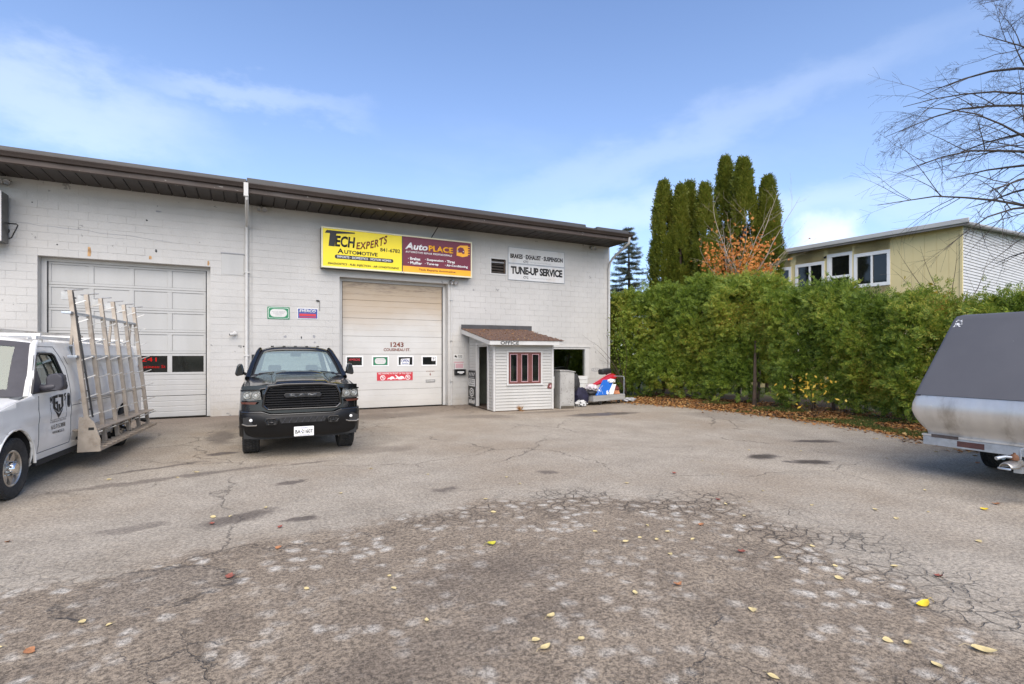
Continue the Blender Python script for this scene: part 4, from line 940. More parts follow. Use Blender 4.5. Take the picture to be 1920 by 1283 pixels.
for k in range(6): poly(pb, [(-2.3 + .11 * k, .10 + .04 * (k % 2)), (-2.26 + .11 * k, .22), (-2.20 + .11 * k, .20 + .04 * (k % 3)), (-2.23 + .11 * k, .08)], -.0375, MAT['paper'])
rect(pb, -2.34, -1.66, .29, .302, -.0375, MAT['paper'])

# ================================================================ cabinet, cart and the junk on and round it
conc = pm('peeling_metal', (.36, .35, .325), .8, var=.12, vs=2.5, dirt=((.27, .26, .23), .6, 3.), scr=((.12, .11, .10), .36, 24.), bump=.004)
t = thing('metal_cabinet', 'tall pale weathered cabinet with peeling specks beside the hut', 'cabinet', (8.98, 14.10, 0), R(-6))
cb = MB().prism([(.0, .0), (.52, .02), (.525, 1.17), (.28, 1.215), (.01, 1.22)], 0, .45, 'xz').build('body', conc, t, bevel=.02)
MB().prism([(-.02, 1.222), (.28, 1.218), (.55, 1.172), (.56, 1.195), (.29, 1.245), (-.02, 1.25)], -.03, .47, 'xz').build('top', MAT['alu'], t, bevel=.005)
MB().box(.03, .49, -.012, -.001, .12, 1.12).build('door', conc, t, bevel=.006)
MB().box(.03, .50, -.006, .02, .0, .09).build('kick_plate', pm('grime', (.09, .075, .055), .9, var=.3), t)
old_wood = pm('grey_board', (.33, .325, .31), .85, var=.15, vs=2., stretch=(.5, 3, 6), dirt=((.20, .19, .18), .5, 2.), bump=.003)
CA = thing('flat_cart', 'low grey wooden flat cart on casters piled with junk by the hedge', 'cart', (10.55, 14.45, 0), R(10))
for k in range(4): MB().box(0, 1.62, .04 + k * .2, .04 + k * .2 + .19, .30, .33).build('plank', old_wood, CA, bevel=.004)
MB().box(0, 1.62, 0, .035, .14, .335).build('side_board', old_wood, CA, bevel=.004); MB().box(0, .035, .037, .83, .14, .335).build('end_board', old_wood, CA, bevel=.004)
MB().box(0, 1.62, .835, .87, .14, .335).build('side_board', old_wood, CA, bevel=.004); MB().box(1.585, 1.62, .037, .83, .14, .335).build('end_board', old_wood, CA, bevel=.004)
for x, y in ((.42, .10), (1.40, .10), (.25, .75), (1.40, .75)):
    c_ = sub('caster', CA, (x, y, 0)); MB().lathe([(.001, -.02), (.06, -.02), (.065, 0), (.06, .02), (.001, .02)], 16, 'x').build('wheel', MAT['rubber'], c_, loc=(0, 0, .065))
    MB().box(-.035, -.024, -.03, .03, .05, .14).box(.024, .035, -.03, .03, .05, .14).build('fork', MAT['steel'], c_, kind='stuff')
MB().tube([(1.60, .04, .30), (1.60, .03, .92), (1.58, .05, .965), (1.1, .06, .985)], .017, 8).build('handle', MAT['galv'], CA, smooth=40)
MB().tube([(1.60, .80, .30), (1.60, .80, .95), (1.60, .04, .95)], .017, 8).build('handle', MAT['galv'], CA, smooth=40)
def lump(name, label, cat, loc, size, mat, seed, amp=.28, rz=0, freq=2.2, group=None, sq=1.):
    bm = bmesh.new(); bmesh.ops.create_icosphere(bm, subdivisions=3, radius=1)
    for v in bm.verts:
        p = v.co.copy(); n_ = mnoise.noise(p * freq + Vector((seed, seed * 1.7, 0))) + .5 * mnoise.noise(p * freq * 2.3 + Vector((0, seed, 3)))
        v.co = p * (1 + amp * n_); v.co.z = max(v.co.z, -.82)
        v.co.x *= size[0]; v.co.y *= size[1]; v.co.z = (v.co.z + .82) * size[2] / 1.82
    me = bpy.data.meshes.new(name); bm.to_mesh(me); bm.free(); me.materials.append(mat)
    me.polygons.foreach_set('use_smooth', [True] * len(me.polygons)); me.set_sharp_from_angle(angle=R(28))
    o = put(name, me, None, loc, (0, 0, rz)); tag(o, label, cat, group); return o
def at_cart(x, y, z=0): 
    p = CA.matrix_basis @ Vector((x, y, z)); return tuple(p)
blue = pm('blue_panel', (.02, .13, .50), .35, var=.05, scr=((.7, .75, .85), .33, 5.))
def slab(name, label, cat, x, y, z, w_, h, th, mat, tilt, lean, rz, group=None, parts=None):
    t = thing(name, label, cat, at_cart(x, y, z), R(10) + rz, group)
    b = MB().prism([(0, 0), (w_, 0), (w_ + tilt, h), (tilt, h)], 0, th, 'xz').build('sheet', mat, t, bevel=min(th * .3, .006), rot=(lean, 0, 0))
    return t, b
t, b = slab('blue_panel', 'bright blue flat panel slanting across the cart front', 'panel', .12, .02, .345, .60, .56, .02, blue, .62, R(-24), 0)
MB().tube([(.10, -.004, .02), (.30, -.004, .22), (.52, -.004, .35), (.34, -.004, .30), (.38, -.004, .02)], .0035, 4).build('cord', MAT['ink_white'], b)
MB().prism([(.602, 0), (.63, 0), (1.25, .56), (1.222, .56)], -.004, .022, 'xz').build('edge_strip', MAT['ink_white'], b)
slab('black_sheet', 'black sheet with pale edge standing behind the blue panel', 'panel', .62, .10, .345, .14, .50, .02, MAT['black_plastic'], .42, R(-20), 0)
slab('cardboard_sheet', 'thin tan strip of board leaning between dark sheets on the cart', 'panel', .78, .09, .345, .06, .34, .016, pm('kraft', (.42, .22, .11), .8), .30, R(-20), 0)
slab('plastic_sheet', 'white creased plastic sheet leaning on the cart middle', 'panel', .86, .07, .345, .20, .36, .014, MAT['ink_white'], .24, R(-16), R(-4))
slab('dark_sheet', 'dark navy sheet sandwiched beside the white creased plastic', 'panel', .80, .16, .345, .12, .44, .02, MAT['ink_blue'], .34, R(-18), 0)
lump('foam_bundle', 'rounded white foam bundle on top of the leaning sheets', 'bundle', at_cart(1.12, .22, .74), (.18, .12, .14), MAT['ink_white'], 4.2)
lump('rag_heap', 'heap of dark red rags at the right end of the cart', 'rags', at_cart(1.32, .40, .345), (.28, .30, .34), pm('rag_red', (.13, .018, .016), .85, var=.4, vs=7), 8.1, .4)
slab('rusty_plate', 'small rusty orange plate lying against the red rags', 'plate', 1.12, .06, .345, .30, .16, .02, pm('orange_rust', (.42, .17, .08), .8, var=.25, vs=6), .02, R(-30), 0)
# red hull: a long tapering shell
t = thing('red_fairing', 'long glossy red tapering fairing lying across the cart top', 'fairing', at_cart(.42, .50, .62), R(14))
mb = MB()
def fair(u, v):
    L = 1.15 * u; w_ = .06 + .17 * u ** .8; a = math.pi * (v * 1.06 - .03); hgt = .05 + .15 * u ** .7 * (1 - .25 * max(0, u - .8) * 5)
    return (L, -math.cos(a) * w_, .28 * u + math.sin(a) * hgt)
mb.grid(fair, 18, 10).build('shell', pm('red_gloss', (.42, .012, .018), .18, var=.05, coat=.8), t, smooth=50, solid=.012)
MB().tube([fair(u, .5)[:2] + (fair(u, .5)[2] + .004,) for u in np.linspace(.1, .95, 8)], .008, 5).build('trim_strip', MAT['ink_pink'], t)
t = thing('padded_seat', 'black padded seat propped upright behind the red fairing', 'seat', at_cart(1.42, .70, .335), R(5))
MB().box(-.03, .03, -.02, .02, 0, .75).build('post', MAT['black_plastic'], t); MB().box(-.24, .22, -.14, .14, .70, .90).build('cushion', MAT['black_plastic'], t, bevel=.06, seg=4, rot=(0, R(-6), 0)); MB().box(-.06, .30, -.12, .12, .50, .66).build('cushion', MAT['black_plastic'], t, bevel=.05, seg=4, rot=(0, R(10), 0))
lump('plastic_bag', 'clear pale plastic bag stuffed beside the blue panel', 'bag', at_cart(.22, .30, .50), (.22, .18, .22), pm('film', (.55, .50, .52), .2, var=.25, vs=8), 2.6, .4)
lump('black_tray', 'black shallow tub under the pale plastic bag', 'tub', at_cart(.12, .25, .345), (.25, .2, .18), MAT['black_plastic'], 6.6, .15)
navy = pm('navy_cloth', (.013, .012, .034), .8, var=.3, vs=6)
lump('navy_bag', 'navy blue cloth sack slumped on the ground left of the cart', 'bag', (10.22, 14.72, 0), (.30, .24, .62), navy, 1.1, .22, R(10))
lump('grey_jacket', 'dark grey jacket draped upright over the navy sack', 'jacket', (10.08, 14.86, .46), (.16, .14, .62), pm('jacket', (.035, .035, .036), .85, var=.3, vs=7), 3.4, .25, R(-12))
lump('white_bundle', 'crumpled white cloth bundle on the ground below the navy sack', 'bundle', (10.05, 14.46, 0), (.20, .14, .21), pm('white_cloth', (.6, .6, .58), .8, var=.3, vs=9, scr=((.05, .05, .05), .42, 12.)), 5.5, .5, 0, 3.2)
lump('crumpled_film', 'pale crumpled plastic film on the leaves right of the cart', 'plastic', (12.55, 15.0, .03), (.35, .18, .14), pm('film_grey', (.45, .45, .47), .3, var=.2, vs=9), 9.3, .5, R(20), 3.)
t = thing('white_bench', 'white painted board bench under the shop window', 'bench', (9.55, 15.9, 0), R(-2))
for k in range(3): MB().box(0, 1.75, 0, .03, .52 + .15 * k, .66 + .15 * k).build('board', MAT['white_wood'], t, bevel=.004)
for x in (.05, 1.65): MB().box(x, x + .07, .032, .5, .0, .96).build('leg', MAT['bark_brown'], t)
MB().box(.125, 1.645, .3, .34, .0, .5).build('under_bench_shade', MAT['dark_gap'], t)  # dark sheet put in as the shade under the bench boards

# ================================================================ vehicles
def tyre_mesh(Rr, W, rimR, mat, ncol=5, nseg=44, deep=.014, tread=True):
    h = W / 2
    mb = MB().lathe([(rimR, -h * .78), (rimR + .015, -h * .88), (Rr * .80, -h * 1.0), (Rr * .93, -h * .97), (Rr * .965, -h * .84), (Rr * .972, 0), (Rr * .965, h * .84), (Rr * .93, h * .97), (Rr * .80, h), (rimR + .015, h * .88), (rimR, h * .78)], 48, 'x')
    if tread:
        cw = 2 * h * .92 / ncol
        for i in range(nseg):
            for c in range(ncol):
                a = 2 * math.pi * (i + (.5 if c % 2 else 0)) / nseg; da = 2 * math.pi / nseg * .36
                x0 = -h * .92 + c * cw + .004; x1 = x0 + cw - .008; r0 = Rr * .955; r1 = Rr * (1.0 if 0 < c < ncol - 1 else .993)
                sk = da * .35 * (1 if c % 2 else -1); vs = []
                for r_ in (r0, r1):
                    for xx, s in ((x0, -1), (x1, 1)):
                        for e in (-1, 1):
                            t = a + e * da + s * sk; vs.append((xx, r_ * math.cos(t), r_ * math.sin(t)))
                mb.add(vs, [(4, 5, 7, 6), (0, 1, 5, 4), (2, 6, 7, 3), (0, 4, 6, 2), (1, 3, 7, 5)])
        for s in (-1, 1):                                     # shoulder lugs down the side wall
            for i in range(nseg):
                a = 2 * math.pi * (i + .25) / nseg; da = 2 * math.pi / nseg * .26; vs = []
                for r_, xx in ((Rr * .985, h * .88), (Rr * .90, h * 1.015)):
                    for e in (-1, 1):
                        for dd in (0, -.02): vs.append((s * (xx + dd), r_ * math.cos(a + e * da), r_ * math.sin(a + e * da)))
                mb.add(vs, [(0, 2, 6, 4), (0, 1, 3, 2), (4, 6, 7, 5), (0, 4, 5, 1), (2, 3, 7, 6)])
    return mb.mesh('tyre', mat, smooth=40)
def wheel(parent, loc, Rr, W, rimR, rim, face, tmesh, spokes=6, hub=None):
    """face = +1 when the outer side looks along +x"""
    w_ = sub('wheel', parent, loc, (random.uniform(0, 6), 0, 0))
    put('tyre', tmesh, w_)
    f = face; h = W / 2
    mb = MB().lathe([(rimR + .002, f * h * .80), (rimR - .012, f * h * .86), (rimR - .022, f * h * .78), (rimR - .03, f * h * .3), (rimR - .03, -f * h * .7), (rimR, -f * h * .78)], 40, 'x')
    mb.build('rim', rim, w_, smooth=35)
    MB().lathe([(.001, f * h * .10), (rimR - .031, f * h * .10)], 32, 'x').build('spoke_backing', MAT['dark_gap'], w_)  # dark backing disc, coloured as the shade behind the spokes
    mb = MB()
    for k in range(spokes):
        a = 2 * math.pi * k / spokes
        M = Matrix.Rotation(a, 4, 'X'); hw = rimR * .20
        pts = [(f * h * .50, -hw * 1.0, rimR * .34), (f * h * .50, hw * 1.0, rimR * .34), (f * h * .62, hw * 1.15, rimR - .026), (f * h * .62, -hw * 1.15, rimR - .026)]
        vs = [M @ Vector(p) for p in pts] + [M @ (Vector(p) - Vector((f * .03, 0, 0))) for p in pts]
        mb.add(vs, [(0, 1, 2, 3), (7, 6, 5, 4), (0, 4, 5, 1), (1, 5, 6, 2), (2, 6, 7, 3), (3, 7, 4, 0)])
    mb.lathe([(rimR * .40, f * h * .44), (rimR * .40, f * h * .53), (rimR * .36, f * h * .56), (.001, f * h * .56)], 28, 'x')
    mb.build('spokes', rim, w_, smooth=30)
    hb = hub or rim
    MB().lathe([(rimR * .36, f * h * .565), (rimR * .335, f * (h * .57 + .055)), (rimR * .26, f * (h * .57 + .075)), (.001, f * (h * .57 + .078))], 24, 'x').build('hub_cap', hb, w_, smooth=35)
    mb = MB()
    for k in range(8):
        a = 2 * math.pi * k / 8; y_, z_ = rimR * .345 * math.cos(a), rimR * .345 * math.sin(a)
        mb.lathe([(.014, f * h * .57), (.014, f * (h * .57 + .05)), (.001, f * (h * .57 + .06))], 6, 'x', (0, y_, z_))
    mb.build('lug_nuts', hb, w_, kind='stuff')
    return w_

# ---------------------------------------------------------------- black pickup
T = thing('pickup_truck', 'black crew cab pickup truck parked nose out before the block wall', 'pickup truck', (.865, 9.43, 0), R(-1.6))
BP, BT = MAT['black_paint'], MAT['black_trim']
def yf(x): return .012 + .20 * (abs(x) / .95) ** 3.2            # plan curve of the nose
HOODB = 1.47
def hood(u, v):
    x = (u * 2 - 1) * .925; ax_ = abs(x); y0 = yf(x) + .03; y = y0 + (HOODB - y0) * v
    zc = 1.275 + .165 * v ** .8
    if ax_ < .40: z = zc - .012 * (ax_ / .4) ** 2
    elif ax_ < .47: t = (ax_ - .40) / .07; z = zc - .012 - (.048 * (t * t * (3 - 2 * t)))
    elif ax_ < .74: t = (ax_ - .47) / .27; z = zc - .060 - .040 * t ** 1.3 + .018 * math.sin(t * 3.1)
    else: t = (ax_ - .74) / .185; z = zc - .100 - .075 * t ** 2.0
    z -= .045 * max(0, 1 - v * 7) ** 2
    return (x, y, z)
MB().grid(hood, 64, 26).build('hood', BP, T, smooth=50, solid=.015)
MB().tube([(x, yf(x) + .012, hood(x / 1.85 + .5, 0)[2] + .012) for x in np.linspace(-.90, .90, 60)], .016, 8).build('hood_glint_lip', MAT['black_gloss'], T, smooth=60)  # gloss tube added so the hood edge shows a bright sky highlight
# raised centre scoop lip and grooves
for s in (-1, 1): MB().tube([(s * x_, y_, z_ + .004) for x_, y_, z_ in [hood(.5 + .47 / 1.85, v) for v in np.linspace(.06, .9, 9)]], .006, 6).build('hood_crease', BT, T)
sc_ = MB().grid(lambda u, v: ((u - .5) * .80, .95 + .12 * v, hood(.5, (.95 + .12 * v) / HOODB)[2] + .034 * math.sin(math.pi * min(1, v * 1.3) * .5) * (1 - abs(u - .5) ** 4 * 12)), 20, 5).build('hood_scoop', BP, T, smooth=50)
# sides: front wing, doors and bed in one skin with wheel openings
FAY, RAY, TR = .95, 4.45, .405
def arch(cy, r, n=12): return [(cy + r * math.cos(a), .405 + r * math.sin(a)) for a in np.linspace(math.pi * 1.02, -.02 * math.pi, n)]
def top_at(y): return float(np.interp(y, [.15, 1.4, 1.55, 3.8, 3.82, 5.6], [1.145, 1.255, 1.29, 1.31, 1.30, 1.33]))
outer = [(.20, .48)] + [(.20 + .25, .40)] + arch(FAY, .47) + [(1.6, .40), (3.85, .40)] + arch(RAY, .47) + [(5.1, .45), (5.6, .5), (5.6, 1.33)] + [(y_, top_at(y_)) for y_ in (3.82, 3.8, 2.6, 1.55, 1.4, .8, .20)]
def skin(s):
    def f(y, z):
        x = .955 + .012 * math.sin(min(1, max(0, (z - .4) / .9)) * math.pi)
        for cy in (FAY, RAY):                                   # flared arches
            d_ = math.hypot(y - cy, z - .405); x += .022 * max(0, 1 - abs(d_ - .48) / .09)
        if y < .55: x -= .09 * ((.55 - y) / .35) ** 2
        if z > 1.12: x -= .06 * ((z - 1.12) / .2) ** 1.6
        return (s * x, y, z)
    return f
cu = list(np.arange(.25, 5.6, .11)); cv = [.5, .6, .7, .8, .9, 1.0, 1.08, 1.13, 1.18, 1.22, 1.26, 1.29]
for s in (-1, 1):
    MB().panel(outer, [], cu, cv, skin(s)).build('side_panel', BP, T, smooth=35, solid=.02 if s < 0 else .02)
    MB().grid(lambda u, v: (s * (.60 + .36 * v), FAY + .47 * math.cos(math.pi * u), .42 + .48 * math.sin(math.pi * u)), 16, 3).build('wheel_well', MAT['dark_gap'], T)
    MB().grid(lambda u, v: (s * (.60 + .36 * v), RAY + .47 * math.cos(math.pi * u), .42 + .48 * math.sin(math.pi * u)), 16, 3).build('wheel_well', MAT['dark_gap'], T)
MB().box(-.62, .62, .25, 5.5, .42, .62).build('chassis', MAT['dark_gap'], T)
MB().box(-.93, .93, 3.86, 5.55, .7, .72).build('bed_floor', MAT['black_plastic'], T); MB().box(-.93, .93, 5.54, 5.6, .6, 1.32).build('tailgate', BP, T); MB().box(-.93, .93, 3.82, 3.86, .62, 1.30).build('bed_front', BP, T)
# cab
wsb = lambda u: (.87 * (u * 2 - 1), 1.43 + .16 * (abs(u * 2 - 1)) ** 2.2, 1.365 - .025 * abs(u * 2 - 1) ** 2)
wst = lambda u: (.665 * (u * 2 - 1), 2.16 + .10 * (abs(u * 2 - 1)) ** 2.2, 1.845 - .04 * abs(u * 2 - 1) ** 2.5)
def ws(u, v):
    a, b = Vector(wsb(u)), Vector(wst(u)); p = a.lerp(b, v); p.z += .035 * math.sin(math.pi * v); return tuple(p)
MB().grid(lambda u, v: ws(.045 + .91 * u, .03 + .93 * v), 24, 8).build('windshield', MAT['glass_car'], T, smooth=60)
def wsrim(u, v): p = Vector(ws(u, v)); return p
rim_ = MB()
for a, b, c, d_ in ((0, 1, 0., .05), (0, 1, .95, 1.0)): rim_.grid(lambda u, v: tuple(Vector(ws(a + (b - a) * u, c + (d_ - c) * v)) + Vector((0, -.004, .003))), 24, 1)
for a, b in ((0, .055), (.945, 1.)): rim_.grid(lambda u, v: tuple(Vector(ws(a + (b - a) * u, .05 + .9 * v)) + Vector((0, -.004, .003))), 1, 8)
rim_.build('windshield_border', MAT['black_plastic'], T, smooth=60, kind='stuff')
def roof(u, v):
    x = (u * 2 - 1); y = 2.13 + .09 * abs(x) ** 2.2 * (1 - v) + 1.45 * v; e = min(v, 1 - v)
    z = 1.852 + .075 * min(1, (v * 6)) ** .6 * (1 - .15 * v) - .085 * abs(x) ** 4
    return (x * (.675 + .02 * v), y, z)
MB().grid(roof, 20, 14).build('roof', BP, T, smooth=60, solid=.03)
for k in range(5): MB().box(-.028, .028, -.015, .02, 0, .028).build('roof_marker', MAT['glass_dark'], T, bevel=.008, loc=(-.44 + .22 * k, 2.33, 1.905))
for s in (-1, 1):
    MB().tube([(s * .875, 1.46, 1.30), (s * .80, 1.80, 1.56), (s * .70, 2.19, 1.80), (s * .665, 2.35, 1.86)], [.05, .045, .042, .04], 8).build('pillar', BP, T, smooth=60)
    win = [(1.85, 1.33), (2.35, 1.76), (3.45, 1.76), (3.60, 1.33)]
    out_ = [(1.45, 1.285), (1.60, 1.33), (2.32, 1.84), (3.55, 1.86), (3.80, 1.31)]
    fx = lambda y, z: (s * (.925 - .26 * max(0, (z - 1.29)) / .57), y, z)
    MB().panel(out_, [win], [2.0, 2.5, 3.0], [1.4, 1.5, 1.6, 1.7], fx).build('cab_side', BP, T, smooth=35, solid=.03)
    MB().panel(win, [], [], [1.45, 1.6], lambda y, z: (fx(y, z)[0] * .985, y, z)).build('side_window', MAT['glass_side'], T)
    MB().box(s * .80 - .03, s * .80 + .03, 2.70, 2.80, 1.33, 1.75).build('pillar', BT, T)
    # mirror
    m = sub('mirror', T); MB().bar((s * .88, 1.78, 1.36), (s * .97, 1.74, 1.40), .07, .05).build('arm', MAT['black_plastic'], m, bevel=.015)
    MB().prism([(s * .945, 1.36), (s * 1.07, 1.335), (s * 1.095, 1.38), (s * 1.06, 1.53), (s * 1.01, 1.585), (s * .965, 1.56), (s * .935, 1.44)], 1.68, 1.80, 'xz').build('housing', BP, m, bevel=.025, seg=3)
    MB().box(s * 1.01 - .05, s * 1.01 + .05, 1.802, 1.81, 1.42, 1.56).build('mirror_glass', MAT['chrome'], m)
    st = MB().box(-.24, .24, -.06, .10, .72, 1.18).build('seat', MAT['seat'], T, bevel=.06, seg=3, loc=(s * .38, 2.72, .14), rot=(R(-14), 0, 0))
    MB().box(-.13, .13, -.04, .05, 1.22, 1.42).build('head_restraint', MAT['seat'], st, bevel=.04, seg=3)
MB().panel([(-.80, 1.31), (.80, 1.31), (.64, 1.86), (-.64, 1.86)], [[(-.66, 1.38), (.66, 1.38), (.56, 1.78), (-.56, 1.78)]], [], [], lambda x, z: (x, 3.74 - .12 * (z - 1.31) / .55, z)).build('cab_back', BP, T, solid=.02)
MB().panel([(-.66, 1.38), (.66, 1.38), (.56, 1.78), (-.56, 1.78)], [], [], [], lambda x, z: (x, 3.735 - .12 * (z - 1.31) / .55, z)).build('rear_window', MAT['glass_side'], T)
MB().prism([(1.50, 1.0), (1.52, 1.345), (1.80, 1.365), (2.0, 1.31), (2.02, 1.0)], -.84, .84, 'yz').build('dashboard', MAT['seat'], T, bevel=.02)
MB().box(-.9, .9, 1.5, 3.8, .60, .66).build('cab_floor', MAT['dark_gap'], T)
sw_ = MB().lathe([(.165 + .014 * math.cos(a), .014 * math.sin(a)) for a in np.linspace(0, 2 * math.pi, 9)[:-1]], 24, 'y', close=True).build('steering_wheel', MAT['black_plastic'], T, smooth=60, loc=(.38, 2.10, 1.33), rot=(R(25), 0, 0))
MB().box(-.15, .15, -.01, .01, -.03, .03).build('spoke', MAT['black_plastic'], sw_)
MB().box(-.10, .10, -.02, .02, -.035, .035).build('rear_view_mirror', MAT['black_plastic'], T, bevel=.012, loc=(0, 2.18, 1.745))
for s in (-1, 1): MB().tube([ws(.5 + s * .40, .05), ws(.5 + s * .15, .10), ws(.5 - s * .0, .075)], .009, 5).build('wiper', MAT['black_plastic'], T).location = (0, -.015, .012)
# nose
def nose(u, v):
    x = (u * 2 - 1) * .925; z = .72 + .52 * v; y = yf(x) + .035 + .035 * v
    return (x, y, z - .02 * abs(u * 2 - 1) ** 4 * v)
MB().grid(nose, 40, 8).build('nose_panel', BP, T, smooth=50)
go = [(-.63, .90), (-.55, .825), (.55, .825), (.63, .90), (.61, 1.10), (.55, 1.245), (.30, 1.275), (-.30, 1.275), (-.55, 1.245), (-.61, 1.10)]
gi = [(-.585, .915), (-.53, .86), (.53, .86), (.585, .915), (.57, 1.09), (.52, 1.20), (.28, 1.225), (-.28, 1.225), (-.52, 1.20), (-.57, 1.09)]
gr = sub('grille', T)
MB().ring(go, gi, -.055, .07).build('surround', MAT['black_gloss'], gr, bevel=.018, seg=3)
MB().prism(gi, .035, .06).build('backing', MAT['dark_gap'], gr)
def gw_(z): return float(np.interp(z, [.86, .915, 1.09, 1.20, 1.225], [.53, .583, .568, .515, .30]))
for k, z in enumerate(np.linspace(.885, 1.205, 9)):
    wv = gw_(z) - .002
    MB().prism([(-.042, -.010), (-.020, -.018), (.025, -.010), (.025, .006), (-.02, .010)], -wv, wv, 'yz').build('grille_bar', MAT['grille_black'], gr, loc=(0, 0, z))
bd_ = MB().prism([(-.30, 1.075), (-.27, 1.03), (.27, 1.03), (.30, 1.075), (.27, 1.105), (-.27, 1.105)], -.058, -.030).build('badge_plate', BT, gr, bevel=.006)
text('RAM', bd_, -.215, .215, 1.038, 1.098, -.066, pm('badge', (.075, .078, .08), .3, .5), bold=.05, thick=.008, spacing=1.15)
lens_m = MAT['glass_lamp']
for s in (-1, 1):
    hl_ = sub('headlight', T)
    pts = [(s * .635, 1.005), (s * .66, 1.155), (s * .80, 1.155), (s * .93, 1.135), (s * .945, .99), (s * .80, .985)]
    if s < 0: pts = pts[::-1]
    def hp(dy): return lambda x, z: (x, yf(x) + dy, z)
    MB().panel(pts, [], [s * v for v in (.7, .75, .8, .85, .9)], [], hp(-.002)).build('housing', pm('lamp_dark', (.30, .30, .29), .25, .5), hl_, solid=.01)
    MB().panel(pts, [], [s * v for v in (.7, .75, .8, .85, .9)], [], hp(-.052)).build('lens', lens_m, hl_)
    for cx, r_ in ((.715, .050), (.845, .052)):
        MB().lathe([(r_ + .008, -.03), (r_ + .004, -.045), (r_ - .006, -.03), (r_ * .6, -.01), (.001, -.008)], 20, 'y').build('reflector', MAT['chrome'], hl_, smooth=50, loc=(s * cx, yf(cx) + .0, 1.075))
        MB().lathe([(r_ * .55, -.015), (r_ * .45, -.033), (r_ * .2, -.042), (.001, -.044)], 16, 'y').build('projector', MAT['ink_white'], hl_, smooth=60, loc=(s * cx, yf(cx), 1.075))
    MB().panel([(s * .66, 1.155), (s * .945, 1.14), (s * .945, 1.165), (s * .64, 1.178)], [], [s * .75, s * .85], [], hp(-.03)).build('brow', BP, hl_, solid=.03)
    MB().panel([(s * .70, .965), (s * .945, .965), (s * .93, .93), (s * .73, .925)], [], [s * .8, s * .87], [], hp(-.012)).build('turn_signal', pm('amber_dark', (.11, .035, .022), .2, coat=1.), hl_, solid=.02)
# bumper
def bprof(t): return [(.10, .815), (.045, .815), (.0, .79), (-.022, .735), (-.018, .64), (.0, .55), (.03, .49), (.045, .43), (.10, .375), (.16, .37)][t]
def bump_(u, v):
    x = (u * 2 - 1) * .965; dy, z = bprof(int(round(v * 9))); ax_ = abs(x)
    lift = .0 if ax_ > .62 else -.045 * min(1, (.62 - ax_) / .12)
    wz = lift if z > .7 else 0
    return (x, yf(x) - .05 + dy + (.10 * max(0, (ax_ - .86) / .1) ** 2), z + wz)
MB().grid(bump_, 48, 9).build('bumper', pm('bumper_black', (.007, .007, .0075), .42, var=.1, spec=.3), T, smooth=40, solid=.012)
def bz(x, dy): return yf(x) - .05 + dy
MB().tube([(x, bz(x, .012), .795 + (0 if abs(x) > .62 else -.045 * min(1, (.62 - abs(x)) / .12))) for x in np.linspace(-.93, .93, 40)], .016, 8).build('bumper_glint_edge', MAT['black_gloss'], T, smooth=60)  # gloss tube added to draw a sky highlight along the bumper top
MB().box(-.90, .90, .16, .5, .35, .80).build('bumper_core', MAT['dark_gap'], T)
lg_ = sub('lower_grille', T)
lo = [(-.34, .61), (.34, .61), (.36, .66), (.33, .705), (-.33, .705), (-.36, .66)]
MB().prism(lo, -.070, -.050).build('opening_shade', MAT['dark_gap'], lg_)  # solid dark plate painted as the shade of a recess
for k in range(7): MB().bar((-.32 + .1 * k, -.074, .615), (-.27 + .1 * k, -.074, .70), .008).build('mesh_bar', MAT['grey_plastic'], lg_); MB().bar((-.27 + .1 * k, -.0745, .615), (-.32 + .1 * k, -.0745, .70), .008).build('mesh_bar', BT, lg_)
for s in (-1, 1):
    th = sub('tow_hook', T); q = [(s * .56, .585), (s * .40, .585), (s * .385, .66), (s * .42, .70), (s * .57, .70), (s * .59, .65)]; q2 = [(s * .535, .61), (s * .425, .61), (s * .415, .66), (s * .435, .68), (s * .55, .68), (s * .562, .65)]
    MB().ring(q, q2, -.072, -.045).build('bezel', BP, th, bevel=.006); MB().prism(q2, -.052, -.046).build('opening_shade', MAT['dark_gap'], th)  # the dark plate inside the bezel is painted shade, not a hole
    MB().tube([(s * .51, -.055, .655), (s * .51, -.085, .63), (s * .46, -.085, .63), (s * .46, -.055, .655)], .012, 6).build('hook', BT, th)
    fl = sub('fog_light', T); x0_ = s * .80; yy = bz(.80, -.02)
    MB().prism([(x0_ - .10, .59), (x0_ + .09, .585), (x0_ + .12, .68), (x0_ + .02, .725), (x0_ - .11, .715)], yy - .008, yy + .02).build('opening_shade', MAT['dark_gap'], fl)  # dark plate on the bumper in place of a shaded recess
    MB().lathe([(.026, 0), (.025, -.014), (.016, -.02), (.001, -.022)], 16, 'y').build('lamp', MAT['ink_white'], fl, smooth=60, loc=(x0_ - s * .01, yy - .006, .668))
    MB().tube([(x0_ - .12, yy - .018, .615), (x0_ - .05, yy - .022, .585), (x0_ + .08, yy - .022, .58), (x0_ + .12, yy - .010, .60)], .012, 6).build('chrome_lip', MAT['steel'], fl, smooth=60)
pl = MB().box(-.145, .165, -.100, -.090, .385, .545).build('licence_plate', MAT['ink_white'], T, bevel=.006)
text('BA 21607', pl, -.125, .145, .43, .495, -.103, MAT['ink_black'], bold=.015); text('ONTARIO', pl, -.05, .07, .512, .528, -.103, MAT['ink_blue'], bold=.01); text('YOURS TO DISCOVER', pl, -.08, .10, .397, .409, -.103, MAT['ink_blue'])
poly(pl, circ(-.032, .462, .009, 8), -.1012, MAT['ink_blue'])
for x in (-.10, .12):
    for z in (.53, .40): MB().lathe([(.006, 0), (.001, -.004)], 8, 'y').build('screw', MAT['steel'], pl, loc=(x, -.1005, z))
tm = tyre_mesh(TR, .27, .225, MAT['rubber'])
for s in (-1, 1):
    for y in (FAY, RAY): wheel(T, (s * .80, y, TR - .008), TR, .27, .225, BT, s, tm, 6)
